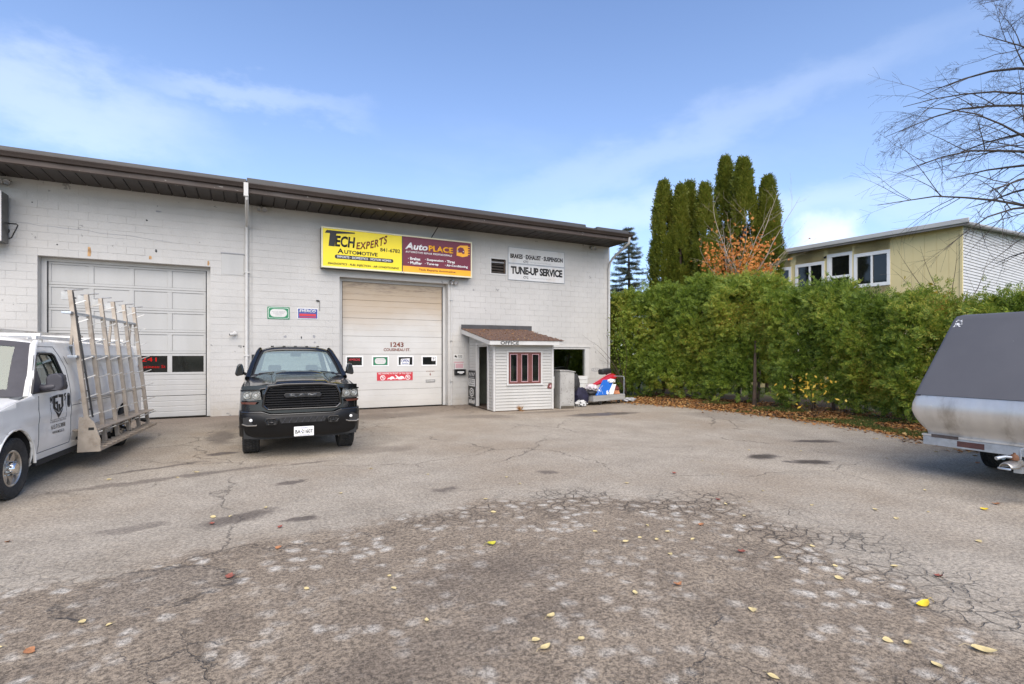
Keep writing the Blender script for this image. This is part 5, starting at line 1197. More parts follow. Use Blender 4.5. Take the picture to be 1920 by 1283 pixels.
MB().box(-.7, .7, FAY - .06, FAY + .06, .30, .42).build('front_axle', MAT['dark_gap'], T); MB().box(-.7, .7, RAY - .07, RAY + .07, .30, .44).build('rear_axle', MAT['dark_gap'], T)
MB().box(-.80, .80, .35, .39, .30, .42).build('air_dam', MAT['black_plastic'], T)
for s in (-1, 1): MB().tube([(s * .95, 1.55, .42), (s * 1.0, 1.65, .38), (s * 1.0, 3.7, .38), (s * .95, 3.8, .42)], .035, 8).build('step_bar', BT, T, smooth=60)

# ---------------------------------------------------------------- white work van
V = thing('work_van', 'white work van with an aluminium glass rack along its side', 'van', (-3.475, 8.465, 0), R(-5.63))
VW = MAT['van_white']; VR = .372
def varch(cy, r, n=14): return [(cy + r * math.cos(a), .37 + r * math.sin(a)) for a in np.linspace(math.pi * 1.05, -.05 * math.pi, n)]
def vfx(s):
    def f(y, z):
        x = .985
        if z > 1.16: x -= .155 * ((z - 1.16) / .76) ** 1.35
        if z < .62: x -= .05 * ((.62 - z) / .3) ** 1.5
        x += .012 * max(0, 1 - abs(z - .92) / .10)               # body crease
        d_ = math.hypot(y, z - .37); x += .024 * max(0, 1 - abs(d_ - .475) / .07)
        if y < -.25: x -= .20 * ((-.25 - y) / .6) ** 2
        return (s * x, y, z)
    return f
WB = 4.02
vout = [(-.85, .52), (-.52, .44)] + varch(0, .455) + [(.62, .34), (3.35, .34)] + varch(WB, .455) + [(4.7, .36), (5.15, .42), (5.18, 1.90), (4.9, 1.93), (.92, 1.92)] + [(.86, 1.89), (.62, 1.52), (.42, 1.215), (.0, 1.155), (-.4, 1.08), (-.70, .98), (-.85, .90)]
vwin = [(.44, 1.245), (.70, 1.60), (.80, 1.72), (.88, 1.765), (1.25, 1.765), (1.33, 1.73), (1.50, 1.32), (1.50, 1.275), (1.46, 1.25)]
vcu = list(np.arange(-.8, 5.1, .12)); vcv = [.4, .46, .52, .58, .64, .72, .80, .85, .90, .95, 1.0, 1.08, 1.16, 1.24, 1.34, 1.44, 1.54, 1.64, 1.74, 1.82, 1.88]
for s in (-1, 1):
    f = vfx(s)
    MB().panel(vout, [vwin], vcu, vcv, f).build('side_panel', VW, V, smooth=35, solid=.025)
    MB().panel(vwin, [], [.8, 1.1], vcv, lambda y, z: (f(y, z)[0] - s * .020, y, z)).build('side_window', MAT['glass_side'], V)
    MB().ring([(y, z) for y, z in vwin], [(.985 + (y - .985) * .955, 1.50 + (z - 1.50) * .94) for y, z in vwin], 0, .001, 'yz')
    n_ = len(vwin); wr = MB()
    for i in range(n_):
        a, b = vwin[i], vwin[(i + 1) % n_]; wr.bar(Vector(f(*a)) + Vector((s * .000, 0, 0)), Vector(f(*b)) + Vector((s * .000, 0, 0)), .022, .022)
    wr.build('window_seal', MAT['black_plastic'], V, kind='stuff')
    MB().panel([(.46, 1.255), (.70, 1.58), (.75, 1.25)], [], [], vcv, lambda y, z: (f(y, z)[0] + s * .004, y, z)).build('mirror_patch', MAT['grey_plastic'], V, solid=.01)
    # door outline: thin dark shut lines
    def shut(pts): MB().tube([Vector(f(y, z)) + Vector((s * .0005, 0, 0)) for y, z in pts], .0045, 4).build('shut_line', MAT['dark_gap'], V)
    seam = [(.60, z) for z in np.linspace(.44, 1.2, 9)]; shut(seam)
    shut([(1.60, z) for z in np.linspace(.44, 1.55, 10)] + [(1.50, 1.72), (1.38, 1.85)]); shut([(y, .44) for y in np.linspace(.60, 1.60, 5)])
    shut([(.60, 1.54), (.75, 1.74), (.86, 1.845)] + [(y, 1.86) for y in np.linspace(.95, 1.38, 4)])
    shut([(y, .985) for y in np.linspace(1.64, 3.3, 9)]); shut([(1.64, 1.72), (1.70, 1.60)])
    hd = sub('door_handle', V); x_ = f(1.70 - .20, 1.12)[0]
    MB().prism(rrect(1.475, 1.565, .96, 1.18, .042, 4), x_ - s * .006, x_ + s * .006, 'yz').build('recess', MAT['black_trim'], hd); MB().box(min(x_, x_ + s * .018), max(x_, x_ + s * .018), 1.505, 1.535, .99, 1.15).build('grip', MAT['black_plastic'], hd, bevel=.008)
    # mirror
    m = sub('mirror', V); MB().tube([(s * .93, .72, 1.31), (s * 1.02, .68, 1.30), (s * 1.12, .70, 1.32)], [.05, .045, .05], 8).build('arm', MAT['grey_plastic'], m, smooth=60)
    MB().prism([(s * 1.03, 1.31), (s * 1.05, 1.27), (s * 1.19, 1.26), (s * 1.225, 1.31), (s * 1.22, 1.45), (s * 1.18, 1.495), (s * 1.07, 1.49), (s * 1.03, 1.44)], .66, .80, 'xz').build('housing', MAT['grey_plastic'], m, bevel=.03, seg=4)
    MB().box(s * 1.127 - .075, s * 1.127 + .075, .802, .808, 1.30, 1.47).build('mirror_glass', MAT['chrome'], m)
    MB().tube([(s * (.985 + .012), .0 + .468 * math.cos(a), .37 + .468 * math.sin(a)) for a in np.linspace(math.pi * 1.02, -.06, 22)], .016, 6).build('arch_lip', VW, V, smooth=60)
    for cy in (0, WB): MB().grid(lambda u, v: (s * (.60 + .38 * v), cy + .46 * math.cos(math.pi * u * 1.06 - .1), .38 + .47 * math.sin(math.pi * u * 1.06 - .1)), 16, 3).build('wheel_well', MAT['dark_gap'], V)
    MB().box(min(s * .80, s * .955), max(s * .80, s * .955), .60, 3.4, .27, .345).build('sill', MAT['dark_gap'], V)
    MB().panel([(.62, .34), (1.9, .34), (1.9, .43), (.62, .43)], [], [1., 1.4], [], lambda y, z: (f(y, z)[0] + s * .007, y, z)).build('rocker_trim', VW, V, solid=.01)
# roof, windshield, hood
def vroof(u, v):
    x = u * 2 - 1; y = .80 + 4.38 * v; hw = .838; e = min(1, v * 14)
    return (x * hw * 1.0, y + .09 * abs(x) ** 2.4 * (1 - v), 1.90 + .115 * (1 - abs(x) ** 2.6) * (.55 + .45 * e) + .015 * math.sin(v * 3.1))
MB().grid(vroof, 20, 30).build('roof', VW, V, smooth=60, solid=.03)
for k in range(6): MB().tube([(-.55 + .22 * k, y, vroof((-.55 + .22 * k + .838) / 1.676, (y - .8) / 4.38)[2] + .004) for y in np.linspace(1.4, 5.0, 8)], .010, 5).build('roof_rib', VW, V)
vb = lambda u: (.915 * (u * 2 - 1), .22 + .22 * abs(u * 2 - 1) ** 2.2, 1.20 + .03 * (1 - abs(u * 2 - 1) ** 2))
vt = lambda u: (.800 * (u * 2 - 1), .78 + .10 * abs(u * 2 - 1) ** 2.2, 1.905 + .055 * (1 - abs(u * 2 - 1) ** 2.4))
def vws(u, v): p = Vector(vb(u)).lerp(Vector(vt(u)), v); p.y -= .03 * math.sin(math.pi * v); return p
MB().grid(lambda u, v: tuple(vws(.01 + .98 * u, .01 + .98 * v)), 24, 8).build('windshield', MAT['glass_van'], V, smooth=60)
fr_ = MB(); off = Vector((0, -.005, .003))
fr_.grid(lambda u, v: tuple(vws(.0 + u, .13 * v) + off), 24, 2).grid(lambda u, v: tuple(vws(u, .90 + .10 * v) + off), 24, 1).grid(lambda u, v: tuple(vws(.09 * u, .13 + .77 * v) + off), 2, 8).grid(lambda u, v: tuple(vws(.91 + .09 * u, .13 + .77 * v) + off), 2, 8)
fr_.build('windshield_border', MAT['grey_plastic'], V, smooth=60, kind='stuff')
for s in (-1, 1): MB().tube([(s * .925, .42, 1.20), (s * .885, .62, 1.48), (s * .83, .86, 1.87), (s * .82, .95, 1.915)], [.035, .038, .042, .04], 8).build('pillar', VW, V, smooth=60)
def vhood(u, v):
    x = (u * 2 - 1); y = -.80 + .22 * x ** 2 + (1.05 - .0 * x * x) * v * (1 + 0) + .0; y = (-.82 + .20 * abs(x) ** 2.5) * (1 - v) + (.24 + .22 * abs(x) ** 2.2) * v
    return (x * (.80 * (1 - v) + .955 * v), y, (.98 - .06 * x * x) * (1 - v) + (1.20 + .03 * (1 - x * x)) * v + .045 * math.sin(math.pi * v) - .02 * abs(x) ** 6)
MB().grid(vhood, 20, 14).build('hood', VW, V, smooth=60, solid=.02)
MB().prism([(-.80, .93), (.80, .93), (.80, .62), (-.80, .62)], -.88, -.70).build('grille', MAT['black_plastic'], V, bevel=.01)
for k in range(4): MB().box(-.78, .78, -.895, -.882, .66 + .07 * k, .68 + .07 * k).build('grille_bar', MAT['steel'], V)
for s in (-1, 1):
    MB().box(min(s * .58, s * .80), max(s * .58, s * .80), -.90, -.83, .72, .92).build('headlight', MAT['glass_lamp'], V, bevel=.02); MB().box(min(s * .58, s * .80), max(s * .58, s * .80), -.90, -.83, .63, .70).build('turn_signal', pm('amber', (.45, .16, .02), .25), V, bevel=.01)
def vbump(u, v):
    x = (u * 2 - 1) * .985; pr = [(.14, .585), (.02, .585), (.0, .56), (.0, .47), (.02, .40), (.10, .33), (.2, .33)][int(round(v * 6))]
    return (x, -.98 + .26 * abs(x) ** 3.5 + pr[0], pr[1])
MB().grid(vbump, 30, 6).build('bumper', MAT['steel'], V, smooth=40, solid=.012)
for s in (-1, 1):
    MB().panel([(-.72, .575), (-.47, .575), (-.50, .45), (-.72, .47)], [], [-.6], [], lambda y, z: (vfx(s)(y, z)[0] + s * .012, y, z)).build('bumper_cap', MAT['grey_plastic'], V, solid=.02)
    MB().panel([(-.72, .468), (-.50, .448), (-.47, .30), (-.70, .34)], [], [-.6], [], lambda y, z: (vfx(s)(y, z)[0] + s * .010, y, z)).build('bumper_end', MAT['rust'], V, solid=.02)
MB().box(-.60, .60, -.8, 5.1, .34, .5).build('chassis', MAT['dark_gap'], V); MB().box(-.93, .93, 5.10, 5.17, .45, 1.93).build('rear_wall', VW, V)
MB().box(-.90, .90, .5, 5.1, .50, .54).build('floor', MAT['dark_gap'], V); MB().box(-.88, .88, 1.95, 1.98, .54, 1.88).build('bulkhead', pm('van_lining', (.12, .13, .125), .8, var=.1), V)
MB().prism([(.26, .9), (.30, 1.19), (.62, 1.24), (.86, 1.16), (.88, .9)], -.90, .90, 'yz').build('dashboard', MAT['seat'], V, bevel=.02)
for s in (-1, 1):
    st = MB().box(-.24, .24, -.06, .08, .80, 1.38).build('seat', MAT['seat'], V, bevel=.06, seg=3, loc=(s * .42, 1.52, -.02), rot=(R(-10), 0, 0)); MB().box(-.13, .13, -.03, .05, 1.42, 1.60).build('head_restraint', MAT['seat'], st, bevel=.04, seg=3)
sw_ = MB().lathe([(.185 + .014 * math.cos(a), .014 * math.sin(a)) for a in np.linspace(0, 2 * math.pi, 9)[:-1]], 24, 'y', close=True).build('steering_wheel', MAT['black_plastic'], V, smooth=60, loc=(.42, .98, 1.27), rot=(R(35), 0, 0)); MB().box(-.17, .17, -.012, .012, -.03, .03).build('spoke', MAT['black_plastic'], sw_)
vtm = tyre_mesh(VR, .25, .218, MAT['rubber'], nseg=40)
for s in (-1, 1):
    for y in (0, WB): wheel(V, (s * .86, y, VR - .006), VR, .25, .218, MAT['rim_steel'], s, vtm, 6, MAT['chrome'])
# door lettering and crest (driver's side, local +x)
dc = sub('door_decal', V); f = vfx(1)
def dpoly(pts, name='crest_stroke', d_=.0035): return MB().panel(pts, [], [], vcv, lambda y, z: (f(y, z)[0] + d_, y, z)).build(name, MAT['ink_black'], dc)
def dy_(t): return .89 + t * .56                                # across the crest
def cz_(t): return 1.195 - t * .35
def C(*pts): dpoly([(dy_(a), cz_(b)) for a, b in pts])
C((.22, .08), (.48, .04), (.48, .16), (.34, .18), (.34, .52), (.42, .62), (.42, .42), (.36, .42), (.36, .32), (.49, .31), (.49, .78), (.22, .58))
C((.52, .04), (.80, .06), (.80, .56), (.52, .78), (.52, .44), (.62, .43), (.62, .62), (.69, .54), (.69, .17), (.52, .16))
C((.24, .62), (.50, .82), (.51, 1.0), (.42, .88)); C((.78, .60), (.52, .82), (.515, 1.0), (.60, .88))
C((.05, .10), (.09, .10), (.12, .20), (.15, .09), (.19, .09), (.19, .38), (.16, .36), (.16, .22), (.12, .30), (.08, .22), (.09, .34), (.06, .32))
C((.85, .05), (.97, .02), (.97, .08), (.90, .11), (.96, .17), (.95, .26), (.86, .36), (.87, .28), (.91, .24), (.91, .20), (.85, .14))
for a, b in (((.07, .38), (.10, 1.02)), ((.95, .30), (.97, 1.02)), ((.08, 1.03), (.98, 1.03))):
    MB().tube([Vector(f(dy_(a[0] + (b[0] - a[0]) * t), cz_(a[1] + (b[1] - a[1]) * t))) + Vector((.001, 0, 0)) for t in np.linspace(0, 1, 6)], .0025, 4).build('crest_line', MAT['ink_black'], dc)
def dtext(s_, y0, y1, z0, z1, bold=.01):
    o = text(s_, dc, y0, y1, z0, z1, 0, MAT['ink_black'], bold=bold, thick=0)
    for v_ in o.data.vertices: yy, zz = v_.co.x, v_.co.z; v_.co = Vector((f(yy, zz)[0] + .004, yy, zz))
dtext('M GREEN GLASS SOLUTIONS', .93, 1.43, .795, .82, .0); dtext('613.715.3858', .96, 1.40, .705, .765, .012); dtext('WWW.MGGS.CA', .99, 1.37, .635, .675, .01)
# roof rack
rk = sub('roof_rack', V)
for s in (-1, 1): MB().bar((s * .80, .95, 1.985), (s * .80, 5.0, 1.985), .045, .05).build('side_rail', VW, rk, bevel=.006)
for k, y in enumerate((1.15, 2.3, 3.5, 4.7)):
    MB().bar((-.80, y, 2.03), (.80, y, 2.03), .045, .04).build('cross_bar', VW, rk, bevel=.006)
    for s in (-1, 1): MB().bar((s * .80, y, 1.86), (s * .80, y, 1.985), .04, .03).build('foot', MAT['alu'], rk)
MB().bar((-.45, .55, 2.10), (-.45, 5.2, 2.10), .16, .035, (1, 0, 0)).build('ladder_rail', MAT['alu'], rk); MB().bar((-.05, .55, 2.09), (-.05, 5.2, 2.09), .10, .03, (1, 0, 0)).build('ladder_rail', MAT['alu'], rk)
for k in range(13): MB().bar((-.44, .75 + .34 * k, 2.08), (-.06, .75 + .34 * k, 2.08), .03).build('rung', MAT['alu'], rk)
# glass rack on the side
gk = sub('glass_rack', V); AD = MAT['alu_dirty']
XB, XT, ZB, ZT = 1.21, .96, .34, 2.72
def gx(z): return XB + (XT - XB) * (z - ZB) / (ZT - ZB)
ys = np.linspace(1.66, 4.72, 6)
for i, y in enumerate(ys):
    up = MB().bar((gx(ZB), y, ZB), (gx(ZT), y, ZT), .058, .065, (0, 1, 0)).build('upright', AD, gk, bevel=.004)
    pgm = MB()
    for k in range(8):
        z = .52 + k * .285
        MB().bar((gx(z) + .022, y + (.0), z), (gx(z) + .17, y + .0, z + .06), .016).build('peg', MAT['alu'], up)
        if i == 0: MB().bar((gx(z) + .0, y + .04, z + .1), (gx(z) + .0, y + .13, z + .1), .02).build('stud', MAT['black_plastic'], up)
    if i == 0: MB().bar((gx(ZB) + .028, y, ZB + .45), (gx(ZT) + .028, y, ZT - .02), .022, .02, (0, 1, 0)).build('rubber_strip', MAT['black_plastic'], up)
    MB().box(gx(ZT) - .10, gx(ZT) + .03, y - .03, y + .03, ZT - .14, ZT - .02).build('top_bracket', MAT['steel'], up)
    MB().tube([(gx(ZT) - .08, y, ZT - .01), (gx(ZT) + .16, y + .0, ZT + .02)], .009, 6).build('top_rod', MAT['steel'], up)
for z in (2.38, 1.72): MB().bar((gx(z) - .045, ys[0] - .12, z), (gx(z) - .045, ys[-1] + .05, z), .035, .12, (1, 0, 0)).build('cross_rail', MAT['galv'], gk, bevel=.004)
MB().bar((gx(1.05) - .045, ys[0] + .02, 1.05), (gx(1.05) - .045, ys[-1] + .02, 1.05), .03, .07, (1, 0, 0)).build('cross_rail', MAT['steel'], gk)
MB().bar((gx(.60) - .045, ys[0], .60), (gx(.60) - .045, ys[-1], .60), .016, .36, (1, 0, 0)).build('kick_plate', AD, gk)
MB().prism([(1.06, .27), (1.35, .27), (1.35, .46), (1.27, .72), (1.20, .80), (1.08, .80)], ys[0] - .055, ys[0] - .045, 'xz').build('end_plate', AD, gk)
MB().box(1.20, 1.27, ys[0] - .060, ys[0] - .0555, .60, .64).build('slot', MAT['dark_gap'], gk)
for k in range(5): MB().lathe([(.008, 0), (.001, -.006)], 6, 'y').build('rivet', MAT['steel'], gk, loc=(1.11 + (.02 if k < 3 else .19), ys[0] - .0555, .80 - .11 * k))
for k, x in enumerate((1.20, 1.27, 1.34)): MB().bar((x, ys[0] - .04, .30), (x, ys[-1] + .08, .30), .03, .045).build('tray_rail', AD, gk)
for k in range(14): MB().bar((1.18, ys[0] + .1 + k * .225, .335), (1.39, ys[0] + .1 + k * .225, .335), .03, .02).build('tray_slat', AD, gk)
for y in (ys[0] + .2, ys[3], ys[-1] - .1):
    MB().bar((.90, y, 1.9), (gx(2.38) - .06, y, 2.36), .035).build('brace', AD, gk); MB().bar((.90, y, .48), (1.20, y, .38), .04).build('brace', MAT['black_plastic'], gk)

# ---------------------------------------------------------------- covered trailer
TRL = thing('enclosed_trailer', 'low clamshell trailer with grey lid and dented aluminium nose', 'trailer', (8.54, 2.75, 0), R(-2))
lid_m = pm('lid_grey', (.105, .103, .108), .5, var=.05, vs=1.5, scr=((.55, .55, .55), .245, 13.), rvar=.05)
HWT = 1.29; LT = 3.9
def tsec(z, inset):
    return z, inset
# silver tub: lofted outline going up, front bulging out
levels = [(.60, .16, .10), (.66, .15, .09), (.74, .085, .045), (.84, .025, .0), (.95, -.02, -.025), (1.05, -.015, -.02), (1.13, .015, .0), (1.17, .03, .015)]
def outline(front, side, rear=0., r=.10, n=5):
    x0, x1, y0, y1 = front, LT - rear, -HWT + side, HWT - side; out = []
    for cx, cy, a0 in ((x0 + r, y0 + r, 180), (x1 - r, y0 + r, 270), (x1 - r, y1 - r, 0), (x0 + r, y1 - r, 90)):
        for k in range(n + 1): a = R(a0 + 90 * k / n); out.append((cx + r * math.cos(a), cy + r * math.sin(a)))
    return out
def loft(levels, fn):
    mb = MB(); n = None
    for L in levels:
        o = fn(L); n = len(o); mb.v += o
    for j in range(len(levels) - 1):
        for i in range(n): i2 = (i + 1) % n; mb.f.append((j * n + i, j * n + i2, (j + 1) * n + i2, (j + 1) * n + i))
    return mb, n
mb, n_ = loft(levels, lambda L: [(x, y, L[0] + .006 * mnoise.noise((y * 3, L[0] * 9, x))) for x, y in outline(L[1], L[2])])
# a dent near the far front corner
mb.v = [(x + .035 * math.exp(-(((y - 1.08) / .10) ** 2 + ((z - 1.03) / .06) ** 2)) if x < .3 else x, y, z) for x, y, z in mb.v]
def refine_y(mb): return mb
mb.build('tub', MAT['alu'], TRL, smooth=45)
MB().grid(lambda u, v: (-.021 + .05 * abs(v - .5) ** 2 * 2 + .022 * math.exp(-(((u - .42) / .16) ** 2 + ((v - .5) / .25) ** 2)) - .012 * math.exp(-(((u - .62) / .1) ** 2 + ((v - .6) / .2) ** 2)) + .012, .82 + .34 * u, .93 + .16 * v), 14, 8).build('dented_sheet', MAT['alu'], TRL, smooth=60)
lidl = [(1.175, .02, .012), (1.19, .03, .015), (2.26, .86, .10), (2.32, .91, .12), (2.345, 1.0, .17)]
mb, n_ = loft(lidl, lambda L: [(x, y, L[0]) for x, y in outline(L[1], L[2], .06, .06)])
mb.f.append(tuple(range((len(lidl) - 1) * n_, len(lidl) * n_)))
mb.build('lid', lid_m, TRL, smooth=35)
def lidpt(t, y): return (.03 + (.86 - .03) * t - .004, y * (1 - .066 * t), 1.19 + 1.07 * t)
MB().tube([lidpt(t, .02) for t in np.linspace(0, 1, 10)], .005, 5).build('lid_seam', MAT['dark_gap'], TRL)
MB().tube([(x, y, 1.172) for x, y in outline(.018, .008)], .008, 5).build('lid_gasket', MAT['black_plastic'], TRL)
mb = MB()
for k in range(26):
    t = random.uniform(.90, 1.0); y = 1.22 - abs(random.gauss(0, .05)); p = lidpt(t, y)
    mb.add([(p[0] - .002, p[1], p[2]), (p[0] - .002, p[1] - random.uniform(.008, .03), p[2]), (p[0] + .008, p[1] - .012, p[2] + random.uniform(.008, .025))], [(0, 1, 2)])
mb.build('bare_specks', MAT['ink_white'], TRL, kind='stuff')
fm = MAT['galv']
MB().box(.14, .20, -HWT + .08, HWT - .08, .46, .585).build('front_beam', fm, TRL, bevel=.004); MB().box(.13, .20, -HWT + .07, HWT - .07, .588, .612).build('front_rail', MAT['alu'], TRL)
for s in (-1, 1): MB().box(.21, LT - .1, s * (HWT - .12) - .03, s * (HWT - .12) + .03, .46, .58).build('side_beam', fm, TRL)
MB().box(.2, LT - .1, -1.1, 1.1, .585, .6).build('floor', MAT['dark_gap'], TRL)
tp = pm('tape_red', (.085, .036, .032), .5, var=.25, vs=9); tp2 = pm('tape_brown', (.07, .055, .05), .5, var=.3, vs=14)
MB().box(.1265, .1295, .78, 1.10, .575, .62).build('reflective_tape', tp2, TRL); MB().box(.1365, .1395, .50, .80, .485, .56).build('reflective_tape', tp, TRL)
MB().box(.20, .26, 1.19, 1.235, .47, .55).build('marker_lamp', MAT['ink_red'], TRL, bevel=.008)
MB().bar((.6, -.10, .42), (-.56, -.10, .42), .075, .10).build('tongue', fm, TRL)
cp = sub('coupler', TRL, (-.64, -.10, .44))
def cpl(u, v):
    L = .34 * u - .22; a = math.pi * v; w_ = .055 + .028 * math.sin(math.pi * min(1, u * 1.4)); return (L, math.cos(a) * w_, .015 + math.sin(a) * (.06 + .02 * u))
MB().grid(cpl, 12, 10).build('shell', MAT['steel'], cp, smooth=50, solid=.006)
MB().tube([(-.225, -.055, .01), (-.24, 0, .012), (-.225, .055, .01), (-.05, .09, .0), (.1, .075, .0)], .012, 6).build('lip', MAT['galv'], cp, smooth=60)
MB().lathe([(.04, .07), (.042, .10), (.03, .13), (.012, .14), (.012, .155), (.001, .155)], 14).build('lock_knob', MAT['rust'], cp, smooth=50, loc=(.0, 0, .02))
MB().tube([(.0, .0, .12), (-.10, .05, .13), (-.19, .09, .11)], [.014, .016, .022], 8).build('latch_lever', MAT['galv'], cp, smooth=60)
MB().tube([(.08, -.02, .10), (.08, -.02, .20), (.20, -.02, .22), (.22, -.02, .10)], .014, 6).build('handle', MAT['galv'], cp, smooth=60)
jk = sub('jack', TRL, (-.40, -.24, .14)); MB().tube([(0, 0, .07), (0, 0, .50)], .032, 12).build('post', MAT['rust'], jk, smooth=40)
MB().lathe([(.001, -.035), (.10, -.035), (.105, 0), (.10, .035), (.001, .035)], 18, 'y').build('wheel', MAT['rust'], jk, loc=(0, .02, .105)); MB().box(-.03, .03, -.05, .09, .12, .22).build('yoke', MAT['rust'], jk, bevel=.006)
ttm = tyre_mesh(.315, .20, .18, MAT['rubber'], ncol=5, nseg=60)
for s in (-1, 1): wheel(TRL, (1.78, s * 1.02, .31), .315, .20, .18, MAT['galv'], s, ttm, 6).rotation_euler = (0, 0, R(90))
MB().box(1.90, 2.0, -.9, .9, .29, .34).build('axle', MAT['dark_gap'], TRL)

# ================================================================ vegetation
def sprays(P, A, L, nl=7, lw=.20, ll=.6, side=.8, face=None):
    """flat fern-like sprays: leaflets left and right of an axis"""
    n = len(P); A = unit(A); B_ = RNG.normal(0, 1, (n, 3)) if face is None else face + RNG.normal(0, .45, (n, 3)); Nn = unit(B_ - A * (B_ * A).sum(1, keepdims=True)); S = np.cross(A, Nn)
    Ps, Ds, Ws = [], [], []
    for k in range(nl):
        t = k / nl; sg = 1 if k % 2 else -1
        if k == nl - 1: d = A + S * RNG.normal(0, .1, (n, 1))
        else: d = A * .75 + S * sg * side
        d = unit(d + RNG.normal(0, .14, (n, 3))); ln = (L * ll * (1 - t * .45) * RNG.uniform(.75, 1.2, n))[:, None]
        Ps.append(P + A * (L * t)[:, None]); Ds.append(d * ln); Ws.append(unit(np.cross(d, Nn)) * (ln * lw))
    return np.concatenate(Ps), np.concatenate(Ds), np.concatenate(Ws)
cedar_m = leafmat('cedar_leaves', [(0, (.050, .088, .013)), (.35, (.145, .225, .028)), (.68, (.27, .335, .042)), (.90, (.46, .42, .07)), (.965, (.28, .17, .03)), (1, (.26, .10, .025))], .5, .34, .55, .38)
column_m = leafmat('column_leaves', [(0, (.065, .088, .014)), (.4, (.13, .16, .018)), (.8, (.205, .215, .028)), (1, (.24, .20, .04))], .5, .40, .45, .35)
spruce_m = leafmat('spruce_needles', [(0, (.05, .062, .042)), (.6, (.10, .118, .082)), (1, (.15, .16, .115))], .6, .12)
maple_m = leafmat('maple_leaves', [(0, (.48, .15, .035)), (.5, (.68, .26, .06)), (1, (.76, .42, .13))], .55, .35)
yellow_m = leafmat('yellow_leaves', [(0, (.50, .30, .03)), (.6, (.68, .46, .06)), (1, (.74, .60, .18))], .55, .3)
def hedge_top(y): return float(np.interp(y, [-3, 2, 4.6, 5.65, 6.75, 8, 9.55, 11.5, 13.5, 16, 19.2], [2.9, 2.95, 3.0, 2.9, 2.98, 3.25, 3.45, 4.0, 4.3, 4.15, 3.85]))
def hedge(name, label, y0, y1, nsp, gap):
    t = thing(name, label, 'hedge', (0, 0, 0), 0, 'cedar hedge rows along the lot edge')
    P, A, L, Fc = [], [], [], []
    while len(P) < nsp:
        y = random.uniform(y0, y1); H_ = hedge_top(y) - .10 + .38 * mnoise.noise((y * 1.25, 7.7, 0)) + .34 * mnoise.noise((y * 3.7, 2.2, 0))
        m = random.random(); ex = hedge_x(y); x = None
        if m < .54:
            h = H_ * random.random() ** .9; bulge = .66 * mnoise.noise((y * 1.25, h * .55, 1)) + .40 * mnoise.noise((y * 2.8, h * 1.7, 5)) + .12 * mnoise.noise((y * 7, h * 7, 9))
            round_ = .55 * max(0, (h / H_ - .78) / .22) ** 2 + .25 * max(0, (.5 - h) / .5)
            x = ex - bulge + round_ + abs(random.gauss(0, .05)); a = (-.45, random.gauss(0, .6), random.gauss(.45, .6)); fc = (-.8, -.25, .45)
        elif m < .74:
            x = ex + .3 + random.random() * 1.3; h = H_ - .25 + .30 * mnoise.noise((x * 1.6, y * 1.6, 3)) + random.uniform(-.1, .2); a = (random.gauss(-.3, .6), random.gauss(0, .6), .8); fc = (-.6, -.3, .6)
        else:
            h = H_ * random.random() * .95; x = ex + random.uniform(.15, .75); a = (random.gauss(-.5, .6), random.gauss(0, .7), random.gauss(.2, .5)); fc = (-.7, -.2, .5)
        if y > y1 - .4 and y1 > 16: a = (a[0] * .6, a[1] + .7, a[2])
        if gap and abs(y - 11.22 - .06 * h) < .34 + .12 * mnoise.noise((h * 2, 3, 3)) and h < 1.75: continue
        if h < .42 + .25 * mnoise.noise((y * 2.2, 1, 4)) and random.random() < .8: continue
        a = Vector(a).normalized(); big = random.uniform(.16, .40) * (1.9 if .54 <= m < .74 and random.random() < .16 else 1)          # one plume of several sprays
        for j in range(9):
            u = random.random(); q = Vector((x, y, h + .08)) + a * (big * u) + Vector((random.gauss(0, .05), random.gauss(0, .05), random.gauss(0, .05)))
            P.append(tuple(q)); A.append((a.x + random.gauss(0, .45), a.y + random.gauss(0, .45), a.z + random.gauss(0, .35) - .15)); Fc.append(fc); L.append(random.uniform(.10, .21) * (1.15 - .4 * u))
    P_, D_, W_ = sprays(np.array(P), np.array(A), np.array(L), 8, .19, .55, .8, np.array(Fc))
    diamonds('foliage', P_, D_, W_, cedar_m, t)
    y = y0 + .3
    while y < y1:
        x = hedge_x(y) + .55 + random.uniform(-.15, .15)
        MB().tube([(x, y, .0), (x + random.uniform(-.08, .08), y + random.uniform(-.1, .1), 1.2), (x + random.uniform(-.15, .15), y + random.uniform(-.2, .2), hedge_top(y) - .5)], [.055, .045, .02], 7).build('trunk', MAT['bark_brown'], t, smooth=60); y += random.uniform(.5, .9)
hedge('cedar_hedge', 'tall green cedar hedge between the workshop corner and the hedge gap', 11.45, 19.2, 52000, True)
hedge('cedar_hedge', 'lower green cedar hedge running behind the grey trailer from the gap', 1.5, 11.05, 54000, True)
MB().tube([(14.75, 11.42, 0), (14.7, 11.36, .9), (14.9, 11.5, 2.2)], [.07, .055, .03], 8).build('hedge_stem', MAT['bark_brown'], smooth=60)
tag(bpy.data.objects['hedge_stem'], 'bare leaning trunk standing in the gap between the two hedges', 'trunk')
